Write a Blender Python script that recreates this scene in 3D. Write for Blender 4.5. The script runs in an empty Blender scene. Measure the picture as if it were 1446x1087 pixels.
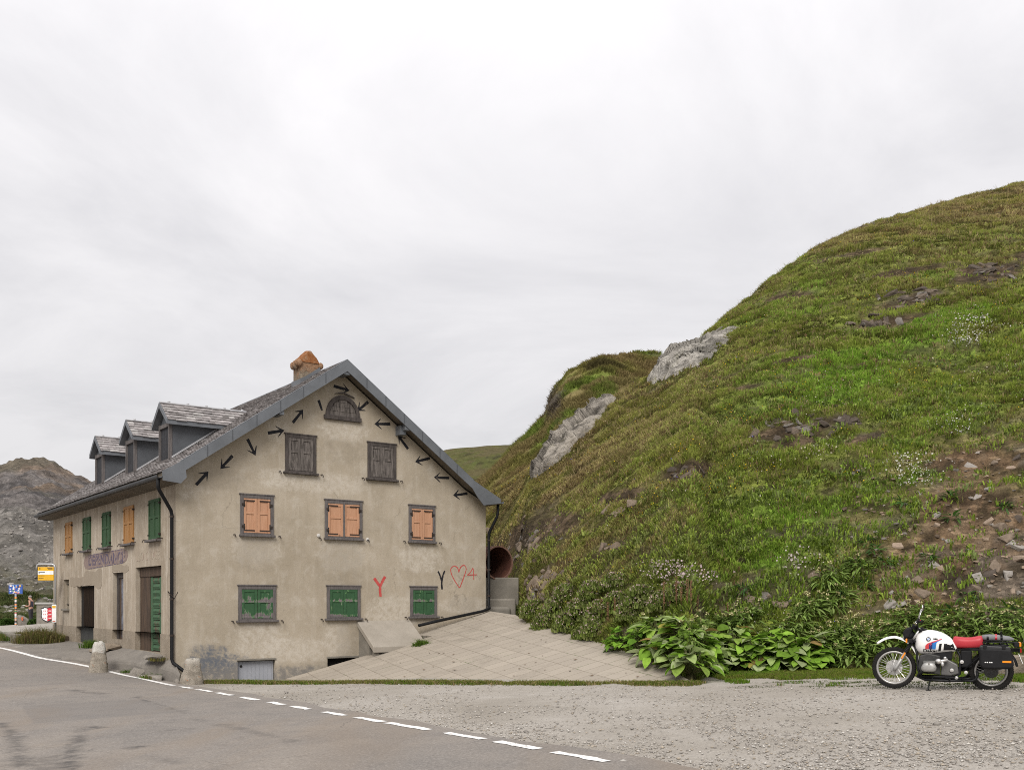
import bpy, bmesh, math, random
import numpy as np
from mathutils import Vector, Matrix, Euler

R = random.Random(11)
rng = np.random.default_rng(11)
SC = bpy.context.scene
COL = SC.collection
PI = math.pi
CAMZ, FOC, CX, HY = 2.1, 1415.0, 723.0, 847.0      # camera height and the calibration of the 1446 px photograph


def pt(px, py, Y):
    return Vector(((px - CX) / FOC * Y, Y, CAMZ - (py - HY) / FOC * Y))


def srgb(r, g, b):
    f = lambda c: (c / 255 / 12.92) if c / 255 <= .04045 else ((c / 255 + .055) / 1.055) ** 2.4
    return (f(r), f(g), f(b))


# ------------------------------------------------------------------ scene graph helpers
def tag(o, label=None, cat=None, group=None, kind=None):
    if label: o['label'] = label
    if cat: o['category'] = cat
    if group: o['group'] = group
    if kind: o['kind'] = kind
    return o


def thing(name, label, cat, loc=(0, 0, 0), rotz=0.0, group=None):
    o = bpy.data.objects.new(name, None)
    o.empty_display_size = .1
    COL.objects.link(o)
    o.location = loc
    o.rotation_euler = (0, 0, rotz)
    return tag(o, label, cat, group)


def copy_tree(o, parent=None):
    c = o.copy()
    COL.objects.link(c)
    if parent is not None:
        c.parent = parent
    for ch in list(o.children):
        copy_tree(ch, c)
    return c


class MB:
    """collects faces and links them as one mesh object"""

    def __init__(s):
        s.v, s.f, s.c, s.col = [], [], [], (1, 1, 1)

    def face(s, pts):
        i = len(s.v)
        s.v.extend([tuple(p) for p in pts])
        s.f.append(tuple(range(i, i + len(pts))))
        s.c.append(s.col)

    def quads(s, V, F):
        i = len(s.v)
        s.v.extend([tuple(p) for p in V])
        for f in F:
            s.f.append(tuple(i + k for k in f))
            s.c.append(s.col)

    def box(s, x0, x1, y0, y1, z0, z1, M=None):
        V = [Vector((x, y, z)) for z in (z0, z1) for y in (y0, y1) for x in (x0, x1)]
        if M is not None:
            V = [M @ p for p in V]
        s.quads(V, [(0, 2, 3, 1), (4, 5, 7, 6), (0, 1, 5, 4), (2, 6, 7, 3), (0, 4, 6, 2), (1, 3, 7, 5)])
        return s

    def prism(s, poly, d, flip=False):
        """poly: list of 3-D points, d: extrusion vector"""
        d = Vector(d)
        A = [Vector(p) for p in poly]
        B = [p + d for p in A]
        n = len(A)
        i = len(s.v)
        s.v.extend([tuple(p) for p in A + B])
        fs = [tuple(range(n))[::-1], tuple(range(n, 2 * n))] + [(k, (k + 1) % n, n + (k + 1) % n, n + k) for k in range(n)]
        for f in fs:
            f = tuple(i + k for k in f)
            s.f.append(f[::-1] if flip else f)
            s.c.append(s.col)
        return s

    def tube(s, pts, r, n=8, cap=True, r2=None):
        P = [Vector(p) for p in pts]
        m = len(P)
        rs = r if isinstance(r, (list, tuple)) else [r + ((r2 - r) * k / (m - 1) if r2 is not None else 0) for k in range(m)]
        i = len(s.v)
        up = Vector((0, 0, 1))
        prev = None
        for k in range(m):
            t = (P[min(k + 1, m - 1)] - P[max(k - 1, 0)]).normalized()
            if prev is None:
                a = t.cross(up)
                if a.length < .05:
                    a = t.cross(Vector((1, 0, 0)))
            else:
                a = prev - t * prev.dot(t)
            a.normalize()
            prev = a
            b = t.cross(a)
            for q in range(n):
                th = 2 * PI * q / n
                s.v.append(tuple(P[k] + (a * math.cos(th) + b * math.sin(th)) * rs[k]))
        for k in range(m - 1):
            for q in range(n):
                q2 = (q + 1) % n
                s.f.append((i + k * n + q, i + k * n + q2, i + (k + 1) * n + q2, i + (k + 1) * n + q))
                s.c.append(s.col)
        if cap:
            s.f.append(tuple(i + q for q in range(n))[::-1]); s.c.append(s.col)
            s.f.append(tuple(i + (m - 1) * n + q for q in range(n))); s.c.append(s.col)
        return s

    def lathe(s, prof, c, axis, n=24, close=False):
        """prof: (radius, along axis) pairs; c centre; axis unit vector"""
        ax = Vector(axis).normalized()
        a = ax.orthogonal().normalized()
        b = ax.cross(a)
        c = Vector(c)
        i = len(s.v)
        m = len(prof)
        for (r, h) in prof:
            for q in range(n):
                th = 2 * PI * q / n
                s.v.append(tuple(c + ax * h + (a * math.cos(th) + b * math.sin(th)) * r))
        for k in range(m if close else m - 1):
            k2 = (k + 1) % m
            for q in range(n):
                q2 = (q + 1) % n
                s.f.append((i + k * n + q, i + k * n + q2, i + k2 * n + q2, i + k2 * n + q))
                s.c.append(s.col)
        if not close:
            if prof[0][0] > 1e-5:
                s.f.append(tuple(i + q for q in range(n))[::-1]); s.c.append(s.col)
            if prof[-1][0] > 1e-5:
                s.f.append(tuple(i + (m - 1) * n + q for q in range(n))); s.c.append(s.col)
        return s

    def ell(s, c, r, n=10, M=None):
        c = Vector(c)
        i = len(s.v)
        m = n // 2 + 1
        for k in range(m + 1):
            ph = -PI / 2 + PI * k / m
            for q in range(n):
                th = 2 * PI * q / n
                p = Vector((math.cos(ph) * math.cos(th) * r[0], math.cos(ph) * math.sin(th) * r[1], math.sin(ph) * r[2]))
                s.v.append(tuple(c + (M @ p if M is not None else p)))
        for k in range(m):
            for q in range(n):
                q2 = (q + 1) % n
                s.f.append((i + k * n + q, i + k * n + q2, i + (k + 1) * n + q2, i + (k + 1) * n + q))
                s.c.append(s.col)
        return s

    def grid(s, P, flip=False, wrap=False):
        """P[k][q] rows of points"""
        m, n = len(P), len(P[0])
        i = len(s.v)
        for row in P:
            s.v.extend([tuple(p) for p in row])
        for k in range(m - 1):
            for q in range(n if wrap else n - 1):
                q2 = (q + 1) % n
                f = (i + k * n + q, i + k * n + q2, i + (k + 1) * n + q2, i + (k + 1) * n + q)
                s.f.append(f[::-1] if flip else f)
                s.c.append(s.col)
        return s

    def build(s, name, mat, parent=None, smooth=False, bevel=0.0, seg=2, subsurf=0, fix=True):
        me = bpy.data.meshes.new(name)
        me.from_pydata(s.v, [], s.f)
        at = me.color_attributes.new('Col', 'FLOAT_COLOR', 'CORNER')
        cs = np.ones((len(me.loops), 4), np.float32)
        k = 0
        for f, c in zip(s.f, s.c):
            cs[k:k + len(f), :3] = c
            k += len(f)
        at.data.foreach_set('color', cs.ravel())
        if fix:
            bm = bmesh.new()
            bm.from_mesh(me)
            bmesh.ops.remove_doubles(bm, verts=bm.verts, dist=1e-5)
            bmesh.ops.recalc_face_normals(bm, faces=bm.faces)
            bm.to_mesh(me)
            bm.free()
        me.materials.append(mat)
        if smooth:
            me.polygons.foreach_set('use_smooth', [True] * len(me.polygons))
        o = bpy.data.objects.new(name, me)
        COL.objects.link(o)
        if parent is not None:
            o.parent = parent
        if bevel:
            b = o.modifiers.new('bevel', 'BEVEL')
            b.width = bevel; b.segments = seg; b.limit_method = 'ANGLE'; b.angle_limit = .6
        if subsurf:
            b = o.modifiers.new('sub', 'SUBSURF')
            b.levels = subsurf; b.render_levels = subsurf
        return o


def np_mesh(name, V, F, mat, colors=None, parent=None, smooth=False):
    """V (n,3), F (m,k) arrays -> one mesh; colors (n,3) per vertex"""
    V = np.ascontiguousarray(V, np.float32)
    F = np.ascontiguousarray(F, np.int32)
    m, k = F.shape
    me = bpy.data.meshes.new(name)
    me.vertices.add(len(V))
    me.vertices.foreach_set('co', V.ravel())
    me.loops.add(m * k)
    me.loops.foreach_set('vertex_index', F.ravel())
    me.polygons.add(m)
    me.polygons.foreach_set('loop_start', np.arange(0, m * k, k, dtype=np.int32))
    me.update(calc_edges=True)
    if colors is not None:
        at = me.color_attributes.new('Col', 'FLOAT_COLOR', 'POINT')
        c4 = np.ones((len(V), 4), np.float32)
        c4[:, :3] = colors
        at.data.foreach_set('color', c4.ravel())
    if smooth:
        me.polygons.foreach_set('use_smooth', np.ones(m, bool))
    me.validate()
    me.materials.append(mat)
    o = bpy.data.objects.new(name, me)
    COL.objects.link(o)
    if parent is not None:
        o.parent = parent
    return o


# ------------------------------------------------------------------ numpy value noise
def _h(ix, iy, seed):
    n = (ix.astype(np.int64) * 374761393 + iy.astype(np.int64) * 668265263 + seed * 974711) & 0xffffffff
    n = ((n ^ (n >> 13)) * 1274126177) & 0xffffffff
    return ((n ^ (n >> 16)) & 0xffff) / 65535.0


def vnoise(x, y, seed=0):
    ix, iy = np.floor(x), np.floor(y)
    fx, fy = x - ix, y - iy
    fx = fx * fx * (3 - 2 * fx); fy = fy * fy * (3 - 2 * fy)
    a, b = _h(ix, iy, seed), _h(ix + 1, iy, seed)
    c, d = _h(ix, iy + 1, seed), _h(ix + 1, iy + 1, seed)
    return (a * (1 - fx) + b * fx) * (1 - fy) + (c * (1 - fx) + d * fx) * fy


def fbm(x, y, seed=0, o=5, g=.5):
    x = np.asarray(x, float); y = np.asarray(y, float)
    t = 0; amp = 1; tot = 0
    for k in range(o):
        t = t + amp * vnoise(x * 2 ** k + 17.3 * k, y * 2 ** k + 5.1 * k, seed + k)
        tot += amp; amp *= g
    return t / tot


def sstep(a, b, x):
    t = np.clip((x - a) / (b - a), 0, 1)
    return t * t * (3 - 2 * t)


# ------------------------------------------------------------------ node materials
class Mat:
    def __init__(s, name, rough=.85, spec=.3):
        s.m = bpy.data.materials.new(name)
        s.m.use_nodes = True
        s.t = s.m.node_tree
        s.b = s.t.nodes['Principled BSDF']
        s.b.inputs['Roughness'].default_value = rough
        s.b.inputs['Specular IOR Level'].default_value = spec
        s._co = None

    def n(s, typ, **kw):
        nd = s.t.nodes.new(typ)
        for k, v in kw.items():
            setattr(nd, k, v)
        return nd

    def put(s, sock, v):
        if isinstance(v, bpy.types.NodeSocket):
            s.t.links.new(v, sock)
        elif v is not None:
            if hasattr(sock.default_value, '__len__') and not hasattr(v, '__len__'):
                v = (v,) * len(sock.default_value)
            if hasattr(sock.default_value, '__len__') and len(sock.default_value) == 4 and len(v) == 3:
                v = (*v, 1)
            sock.default_value = v

    def co(s, which='Object'):
        if s._co is None:
            s._co = s.n('ShaderNodeTexCoord')
        return s._co.outputs[which]

    def mapped(s, v, scale=(1, 1, 1), rot=(0, 0, 0), loc=(0, 0, 0)):
        m = s.n('ShaderNodeMapping')
        s.put(m.inputs['Vector'], v)
        m.inputs['Scale'].default_value = scale
        m.inputs['Rotation'].default_value = rot
        m.inputs['Location'].default_value = loc
        return m.outputs[0]

    def noise(s, v, scale, detail=6, rough=.6, dist=0.0, out='Fac'):
        nd = s.n('ShaderNodeTexNoise')
        s.put(nd.inputs['Vector'], v)
        nd.inputs['Scale'].default_value = scale
        nd.inputs['Detail'].default_value = detail
        nd.inputs['Roughness'].default_value = rough
        nd.inputs['Distortion'].default_value = dist
        return nd.outputs[out]

    def voro(s, v, scale, feature='F1', out='Distance', rnd=1.0):
        nd = s.n('ShaderNodeTexVoronoi', feature=feature)
        s.put(nd.inputs['Vector'], v)
        nd.inputs['Scale'].default_value = scale
        nd.inputs['Randomness'].default_value = rnd
        return nd.outputs[out]

    def ramp(s, fac, stops, interp='LINEAR'):
        nd = s.n('ShaderNodeValToRGB')
        r = nd.color_ramp
        r.interpolation = interp
        while len(r.elements) < len(stops):
            r.elements.new(.5)
        for e, (p, c) in zip(r.elements, stops):
            e.position = p
            c = (c, c, c) if not hasattr(c, '__len__') else c
            e.color = (*c[:3], 1)
        s.put(nd.inputs[0], fac)
        return nd.outputs[0]

    def mix(s, fac, a, b, blend='MIX'):
        nd = s.n('ShaderNodeMix', data_type='RGBA', blend_type=blend)
        s.put(nd.inputs[0], fac)
        s.put(nd.inputs[6], a)
        s.put(nd.inputs[7], b)
        return nd.outputs[2]

    def math(s, op, a, b=0.0, c=None, clamp=False):
        nd = s.n('ShaderNodeMath', operation=op, use_clamp=clamp)
        s.put(nd.inputs[0], a)
        s.put(nd.inputs[1], b)
        if c is not None:
            s.put(nd.inputs[2], c)
        return nd.outputs[0]

    def rng(s, v, a, b, c=0.0, d=1.0, smooth=True):
        nd = s.n('ShaderNodeMapRange', interpolation_type='SMOOTHSTEP' if smooth else 'LINEAR')
        s.put(nd.inputs[0], v)
        for k, x in enumerate((a, b, c, d)):
            s.put(nd.inputs[k + 1], x)
        return nd.outputs[0]

    def xyz(s, v):
        nd = s.n('ShaderNodeSeparateXYZ')
        s.put(nd.inputs[0], v)
        return nd.outputs

    def attr(s, name='Col'):
        return s.n('ShaderNodeAttribute', attribute_name=name).outputs['Color']

    def bump(s, h, strength=.5, dist=.02):
        nd = s.n('ShaderNodeBump')
        nd.inputs['Strength'].default_value = strength
        nd.inputs['Distance'].default_value = dist
        s.put(nd.inputs['Height'], h)
        s.t.links.new(nd.outputs[0], s.b.inputs['Normal'])

    def base(s, c):
        s.put(s.b.inputs['Base Color'], c)
        return s

    def blob(s, P, cx, cz, rx, rz, wob, ax=('X', 'Z')):
        """soft-edged wandering patch in an object's own plane"""
        a = s.math('DIVIDE', s.math('SUBTRACT', P[ax[0]], cx), rx)
        b = s.math('DIVIDE', s.math('SUBTRACT', P[ax[1]], cz), rz)
        d = s.math('ADD', s.math('POWER', s.math('ABSOLUTE', a), 3.0), s.math('POWER', s.math('ABSOLUTE', b), 3.0))
        d = s.math('ADD', d, wob)
        return s.rng(d, 1.35, .1)


def simple(name, c1, c2=None, scale=6.0, rough=.8, bump=.15, bscale=None, dist=.01, metal=0.0, spec=.3, stretch=(1, 1, 1), tint=False):
    m = Mat(name, rough, spec)
    v = m.mapped(m.co(), stretch)
    c2 = c2 or tuple(x * .7 for x in c1)
    n1 = m.noise(v, scale, 8, .65)
    c = m.mix(m.rng(n1, .3, .7), c1, c2)
    n2 = m.noise(v, scale * 7, 4, .6)
    c = m.mix(m.rng(n2, .2, .8, 0, .35), c, tuple(x * .75 for x in c1))
    if tint:
        c = m.mix(1.0, c, m.attr(), 'MULTIPLY')
    m.base(c)
    if bump:
        m.bump(m.noise(v, bscale or scale * 5, 8, .65), bump, dist)
    m.b.inputs['Metallic'].default_value = metal
    return m.m


def flat(name, c, rough=.5, metal=0.0, spec=.5):
    """paint / plastic / metal with a little wear in gloss and tone"""
    m = Mat(name, rough, spec)
    n = m.noise(m.co(), 9, 6, .6)
    m.base(m.mix(m.rng(n, .35, .75, 0, .5), c, tuple(x * .72 for x in c)))
    m.put(m.b.inputs['Roughness'], m.rng(n, .2, .8, rough * .8, min(1, rough * 1.3)))
    m.b.inputs['Metallic'].default_value = metal
    return m.m


def attr_mat(name, rough=.8, bump=0, bscale=30, transl=0.0, dist=.02, fine=0.0, spec=.2):
    m = Mat(name, rough, spec)
    c = m.attr()
    if fine:
        n = m.noise(m.co(), fine, 6, .7)
        c = m.mix(1.0, c, m.ramp(n, [(.25, .55), (.5, 1.0), (.8, 1.35)]), 'MULTIPLY')
    m.base(c)
    if bump:
        m.bump(m.noise(m.co(), bscale, 8, .65), bump, dist)
    if transl:
        tr = m.n('ShaderNodeBsdfTranslucent')
        m.put(tr.inputs[0], c)
        ms = m.n('ShaderNodeMixShader')
        ms.inputs[0].default_value = transl
        m.t.links.new(m.b.outputs[0], ms.inputs[1])
        m.t.links.new(tr.outputs[0], ms.inputs[2])
        m.t.links.new(ms.outputs[0], m.t.nodes['Material Output'].inputs[0])
    return m.m
# ------------------------------------------------------------------ camera, light, sky
cam = bpy.data.cameras.new('camera')
cam.sensor_width = 36.0
cam.lens = FOC / 1446 * 36
cam.shift_y = (HY - 543.5) / 1446
cam.clip_start, cam.clip_end = .1, 4000
camo = bpy.data.objects.new('camera', cam)
camo.location = (0, 0, CAMZ)
camo.rotation_euler = (PI / 2, 0, 0)
COL.objects.link(camo)
SC.camera = camo

SUN_EL, SUN_AZ = math.radians(42), math.radians(-170)      # azimuth measured from +Y towards +X
world = bpy.data.worlds.new('World')
SC.world = world
world.use_nodes = True
wt = world.node_tree
for n_ in list(wt.nodes):
    wt.nodes.remove(n_)


def wn(typ, **kw):
    nd = wt.nodes.new(typ)
    for k, v in kw.items():
        setattr(nd, k, v)
    return nd


w_out = wn('ShaderNodeOutputWorld')
w_bg = wn('ShaderNodeBackground')
w_bg.inputs['Strength'].default_value = .1
w_sky = wn('ShaderNodeTexSky', sky_type='NISHITA', sun_disc=False)
w_sky.sun_elevation = SUN_EL
w_sky.sun_rotation = SUN_AZ
w_sky.dust_density = 2.0
w_co = wn('ShaderNodeTexCoord')
w_sep = wn('ShaderNodeSeparateXYZ')
wt.links.new(w_co.outputs['Generated'], w_sep.inputs[0])
# flat cloud layer: direction projected on a plane overhead
w_z = wn('ShaderNodeMath', operation='MAXIMUM'); w_z.inputs[1].default_value = 0.0
wt.links.new(w_sep.outputs['Z'], w_z.inputs[0])
w_za = wn('ShaderNodeMath', operation='ADD'); w_za.inputs[1].default_value = .16
wt.links.new(w_z.outputs[0], w_za.inputs[0])
w_px = wn('ShaderNodeMath', operation='DIVIDE'); w_py = wn('ShaderNodeMath', operation='DIVIDE')
wt.links.new(w_sep.outputs['X'], w_px.inputs[0]); wt.links.new(w_za.outputs[0], w_px.inputs[1])
wt.links.new(w_sep.outputs['Y'], w_py.inputs[0]); wt.links.new(w_za.outputs[0], w_py.inputs[1])
w_c = wn('ShaderNodeCombineXYZ')
wt.links.new(w_px.outputs[0], w_c.inputs[0]); wt.links.new(w_py.outputs[0], w_c.inputs[1])
w_n1 = wn('ShaderNodeTexNoise'); w_n1.inputs['Scale'].default_value = 1.15; w_n1.inputs['Detail'].default_value = 9
w_n1.inputs['Roughness'].default_value = .58; w_n1.inputs['Distortion'].default_value = .5
wt.links.new(w_c.outputs[0], w_n1.inputs['Vector'])
w_r = wn('ShaderNodeValToRGB')
w_r.color_ramp.elements[0].position = .32; w_r.color_ramp.elements[0].color = (.785, .772, .79, 1)
w_r.color_ramp.elements[1].position = .62; w_r.color_ramp.elements[1].color = (1.0, .978, .985, 1)
wt.links.new(w_n1.outputs['Fac'], w_r.inputs[0])
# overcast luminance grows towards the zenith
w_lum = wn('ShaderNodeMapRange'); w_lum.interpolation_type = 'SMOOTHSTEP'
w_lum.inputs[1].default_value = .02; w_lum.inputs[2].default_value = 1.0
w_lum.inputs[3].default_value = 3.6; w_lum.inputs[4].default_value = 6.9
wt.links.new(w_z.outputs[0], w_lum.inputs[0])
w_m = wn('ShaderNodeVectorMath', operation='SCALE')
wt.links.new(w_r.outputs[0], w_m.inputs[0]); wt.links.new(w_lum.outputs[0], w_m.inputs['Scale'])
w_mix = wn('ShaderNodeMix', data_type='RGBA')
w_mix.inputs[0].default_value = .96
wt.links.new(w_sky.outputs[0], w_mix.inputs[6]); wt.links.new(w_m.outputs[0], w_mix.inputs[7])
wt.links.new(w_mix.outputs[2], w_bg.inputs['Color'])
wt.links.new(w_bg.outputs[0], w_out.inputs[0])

sun = bpy.data.lights.new('sun', 'SUN')
sun.energy = 1.5
sun.angle = math.radians(30)
sun.color = (1.0, .96, .9)
suno = bpy.data.objects.new('sun', sun)
COL.objects.link(suno)
sd = Vector((math.sin(SUN_AZ) * math.cos(SUN_EL), math.cos(SUN_AZ) * math.cos(SUN_EL), math.sin(SUN_EL)))
suno.rotation_euler = sd.to_track_quat('Z', 'Y').to_euler()

SC.view_settings.view_transform = 'Standard'
SC.view_settings.look = 'None'
SC.view_settings.exposure = 1.12
SC.view_settings.gamma = 1.0
SC.cycles.max_bounces = 5
SC.cycles.diffuse_bounces = 3
SC.cycles.use_denoising = False
SC.cycles.filter_width = 1.0

# ------------------------------------------------------------------ ground heights: thin-plate spline through surveyed points (x, y, z below the camera)
bp = lambda x, y: (x, y, -1.6 + .0363 * x - .0074 * y)
CTRL = [bp(*q) for q in [(0, 0), (0, 8), (4, 7), (-5, 9), (7.1, 16.5), (3.5, 19.5), (10, 14), (13, 19), (0, 20.5), (16, 6), (-5, -6), (9, -5),
                         (-.6, 12.5), (-3.68, 17.2), (-6.15, 21.05), (-6.8, 25), (-12, 12), (6, 22), (18, 17), (-3, 23.5)]]
CTRL += [(-8.02, 24, -2.05), (-9.31, 25.2, -2.0), (-11.1, 27, -1.88), (-13.59, 29, -1.71), (-15.9, 31.2, -1.52), (-19.5, 35.5, -1.40), (-27, 42, -1.45),
         (-12, 22.5, -2.0), (-15, 24.8, -1.85), (-18.5, 27, -1.65), (-23, 31, -1.55), (-30, 36, -1.6), (-16, 18, -2.1), (-24, 22, -1.95),
         (-19, 40, -1.25), (-25.2, 55, -1.25), (-28.3, 56, -1.62), (-29.5, 60, -1.47), (-40, 56, -2.0), (-45, 45, -2.0), (-28, 66, -1.5),
         (-10, 29.5, -1.6), (-8.2, 26.5, -2.1), (-5, 28, -2.12), (-1.5, 31.5, -1.6), (-12, 40, -1.2), (0, 36, -1.4), (4, 28, -1.6), (12, 24, -1.4)]
CTRL += [(r_ * math.cos(t_), r_ * math.sin(t_), -2.0) for r_ in (120, 420, 1400) for t_ in np.linspace(0, 2 * PI, 10, endpoint=False)]
_cp = np.array(CTRL, float)


def _tps(P, Q):
    d2 = ((P[:, None, :] - Q[None, :, :]) ** 2).sum(-1)
    return .5 * d2 * np.log(np.maximum(d2, 1e-12))


_n = len(_cp)
_A = np.zeros((_n + 3, _n + 3))
_A[:_n, :_n] = _tps(_cp[:, :2], _cp[:, :2])
_A[:_n, _n] = 1; _A[:_n, _n + 1:] = _cp[:, :2]
_A[_n, :_n] = 1; _A[_n + 1:, :_n] = _cp[:, :2].T
_w = np.linalg.solve(_A, np.r_[_cp[:, 2], 0, 0, 0])


def gz(x, y):
    """ground height in world units"""
    x = np.asarray(x, float); y = np.asarray(y, float)
    s = x.shape
    P = np.c_[x.ravel(), y.ravel()]
    o = np.empty(len(P))
    for k in range(0, len(P), 20000):
        q = P[k:k + 20000]
        o[k:k + 20000] = _tps(q, _cp[:, :2]) @ _w[:_n] + _w[_n] + q @ _w[_n + 1:]
    return (o + CAMZ).reshape(s)


def gzf(x, y):
    return float(gz(np.array([x]), np.array([y]))[0])


def axis(lo, hi, step, far_lo, far_hi):
    a = list(np.arange(lo, hi + step / 2, step))
    d = step; x = lo
    left = []
    while x > far_lo:
        d *= 1.25; x -= d; left.append(x)
    d = step; x = hi
    right = []
    while x < far_hi:
        d *= 1.25; x += d; right.append(x)
    return np.array(left[::-1] + a + right)


# gravel / ground sheet
m = Mat('gravel_ground', .95, .1)
P_ = m.co()
n1 = m.noise(P_, .35, 6, .6, .6)
n2 = m.noise(P_, 2.2, 6, .7)
n3 = m.voro(P_, 52)
n4 = m.voro(P_, 52, out='Color')
c = m.ramp(n1, [(.30, (.285, .258, .22)), (.5, (.365, .336, .296)), (.7, (.425, .397, .36))])
c = m.mix(m.rng(n2, .35, .7, 0, .4), c, (.27, .242, .205))
g_ = m.n('ShaderNodeRGBToBW'); m.put(g_.inputs[0], n4)
c = m.mix(.75, c, m.ramp(g_.outputs[0], [(.2, .80), (.5, .98), (.62, 1.0), (.8, 1.15)]), 'MULTIPLY')
c = m.mix(m.rng(n3, .0, .5, .0, .25), c, (.10, .092, .085))
m.base(c)
m.bump(m.math('ADD', m.math('MULTIPLY', n3, -.8), m.math('MULTIPLY', n2, .6)), .45, .02)
M_GRAVEL = m.m

gx = axis(-24, 16, .4, -900, 900)
gy = axis(-6, 44, .4, -200, 1200)
GXX, GYY = np.meshgrid(gx, gy)
GZZ = gz(GXX, GYY) + (fbm(GXX * .8, GYY * .8, 3, 3) - .5) * .02
idx = np.arange(GXX.size).reshape(GXX.shape)
F_ = np.c_[idx[:-1, :-1].ravel(), idx[:-1, 1:].ravel(), idx[1:, 1:].ravel(), idx[1:, :-1].ravel()]
tag(np_mesh('ground', np.c_[GXX.ravel(), GYY.ravel(), GZZ.ravel()], F_, M_GRAVEL, smooth=True), kind='structure')

# ------------------------------------------------------------------ plane of the paved ramp beside the house
rA, rB, rC = pt(403, 958, 26.6), pt(982, 964, 19.45), pt(690, 862, 30.6)
_nr = (rB - rA).cross(rC - rA)


def rz(x, y):
    return rA.z - (_nr.x * (x - rA.x) + _nr.y * (y - rA.y)) / _nr.z


def rp(px, py):
    """point of the ramp plane seen at a pixel"""
    d = Vector(((px - CX) / FOC, 1, -(py - HY) / FOC))
    o = Vector((0, 0, CAMZ))
    return o + d * ((rA - o).dot(_nr) / d.dot(_nr))


# ------------------------------------------------------------------ road
EDGE = [(-46, 49), (-36, 44.5), (-27, 39.9), (-20.6, 35.4), (-15.9, 31.2), (-13.59, 29), (-11.13, 27), (-9.31, 25.2), (-7.9, 23.6), (-6.15, 21.05), (-3.68, 17.2), (-2.12, 14.8),
        (-.6, 12.5), (.73, 10.39), (2.4, 7.6), (4.3, 4), (5.8, 0), (7.2, -5), (9, -14)]


def smooth_line(pts, step=.15, it=2):
    P = [np.array(p, float) for p in pts]
    out = []
    for k in range(len(P) - 1):                                     # Catmull-Rom
        p0, p1, p2, p3 = P[max(k - 1, 0)], P[k], P[k + 1], P[min(k + 2, len(P) - 1)]
        n = max(2, int(np.linalg.norm(p2 - p1) / step))
        for t in np.arange(n) / n:
            out.append(.5 * (2 * p1 + (p2 - p0) * t + (2 * p0 - 5 * p1 + 4 * p2 - p3) * t * t + (3 * p1 - p0 - 3 * p2 + p3) * t ** 3))
    out.append(P[-1])
    return np.array(out)


RL = smooth_line(EDGE)
tg = np.gradient(RL, axis=0)
tg /= np.linalg.norm(tg, axis=1)[:, None]
for _ in range(30):
    tg[1:-1] = (tg[:-2] + tg[1:-1] + tg[2:]) / 3
RN = np.c_[tg[:, 1], -tg[:, 0]]                                     # to the road's left seen from the far end: towards the carriageway
if (RN[len(RN) // 2] @ np.array([-1, -1])) < 0:
    RN = -RN

def gp(px, py):
    """ground point seen at a pixel"""
    lo, hi = 4.0, 80.0
    Ys = np.linspace(lo, hi, 1500)
    X = (px - CX) / FOC * Ys
    zz = CAMZ - (py - HY) / FOC * Ys
    d = zz - gz(X, Ys)
    k = np.where(d < 0)[0]
    k = k[0] if len(k) else len(Ys) - 1
    return (float(X[k]), float(Ys[k]))



m = Mat('asphalt', .9, .2)
P_ = m.co()
n1 = m.noise(P_, .28, 5, .6, .8)
n2 = m.noise(P_, 1.5, 7, .7, .4)
n3 = m.noise(P_, 32, 6, .75)
c = m.ramp(n1, [(.32, (.165, .151, .138)), (.5, (.192, .172, .154)), (.68, (.215, .19, .165))])
c = m.mix(m.rng(n2, .42, .75, 0, .5), c, (.112, .105, .102))
c = m.mix(m.rng(n3, .48, .68, 0, .65), c, (.31, .285, .26))
c = m.mix(m.rng(n3, .48, .30, 0, .6), c, (.085, .078, .072))
tan_ = m.noise(m.mapped(P_, (.5, .12, 1), (0, 0, .6)), 1.0, 5, .6, .5)
c = m.mix(m.rng(tan_, .50, .72, 0, .5), c, (.205, .162, .122))
# repaired rectangle and old tyre marks worn into the surface
wob_ = m.math('MULTIPLY', m.math('SUBTRACT', m.noise(P_, 3.0, 7, .7), .5), .35)
wear = m.noise(P_, 2.3, 6, .7)


def strip(a, b, hw_, soft=.5):
    a, b = Vector(a), Vector(b)
    mp = m.mapped(P_, (1, 1, 1), (0, 0, 0), (-(a.x + b.x) / 2, -(a.y + b.y) / 2, 0))
    q = m.xyz(m.mapped(mp, (1, 1, 1), (0, 0, -math.atan2(b.y - a.y, b.x - a.x))))
    d = m.math('MAXIMUM', m.math('SUBTRACT', m.math('ABSOLUTE', q['X']), (b - a).length / 2), m.math('SUBTRACT', m.math('ABSOLUTE', q['Y']), hw_))
    return m.rng(m.math('ADD', d, m.math('MULTIPLY', wob_, soft)), .05 * soft + .005, -.08 * soft)


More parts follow.
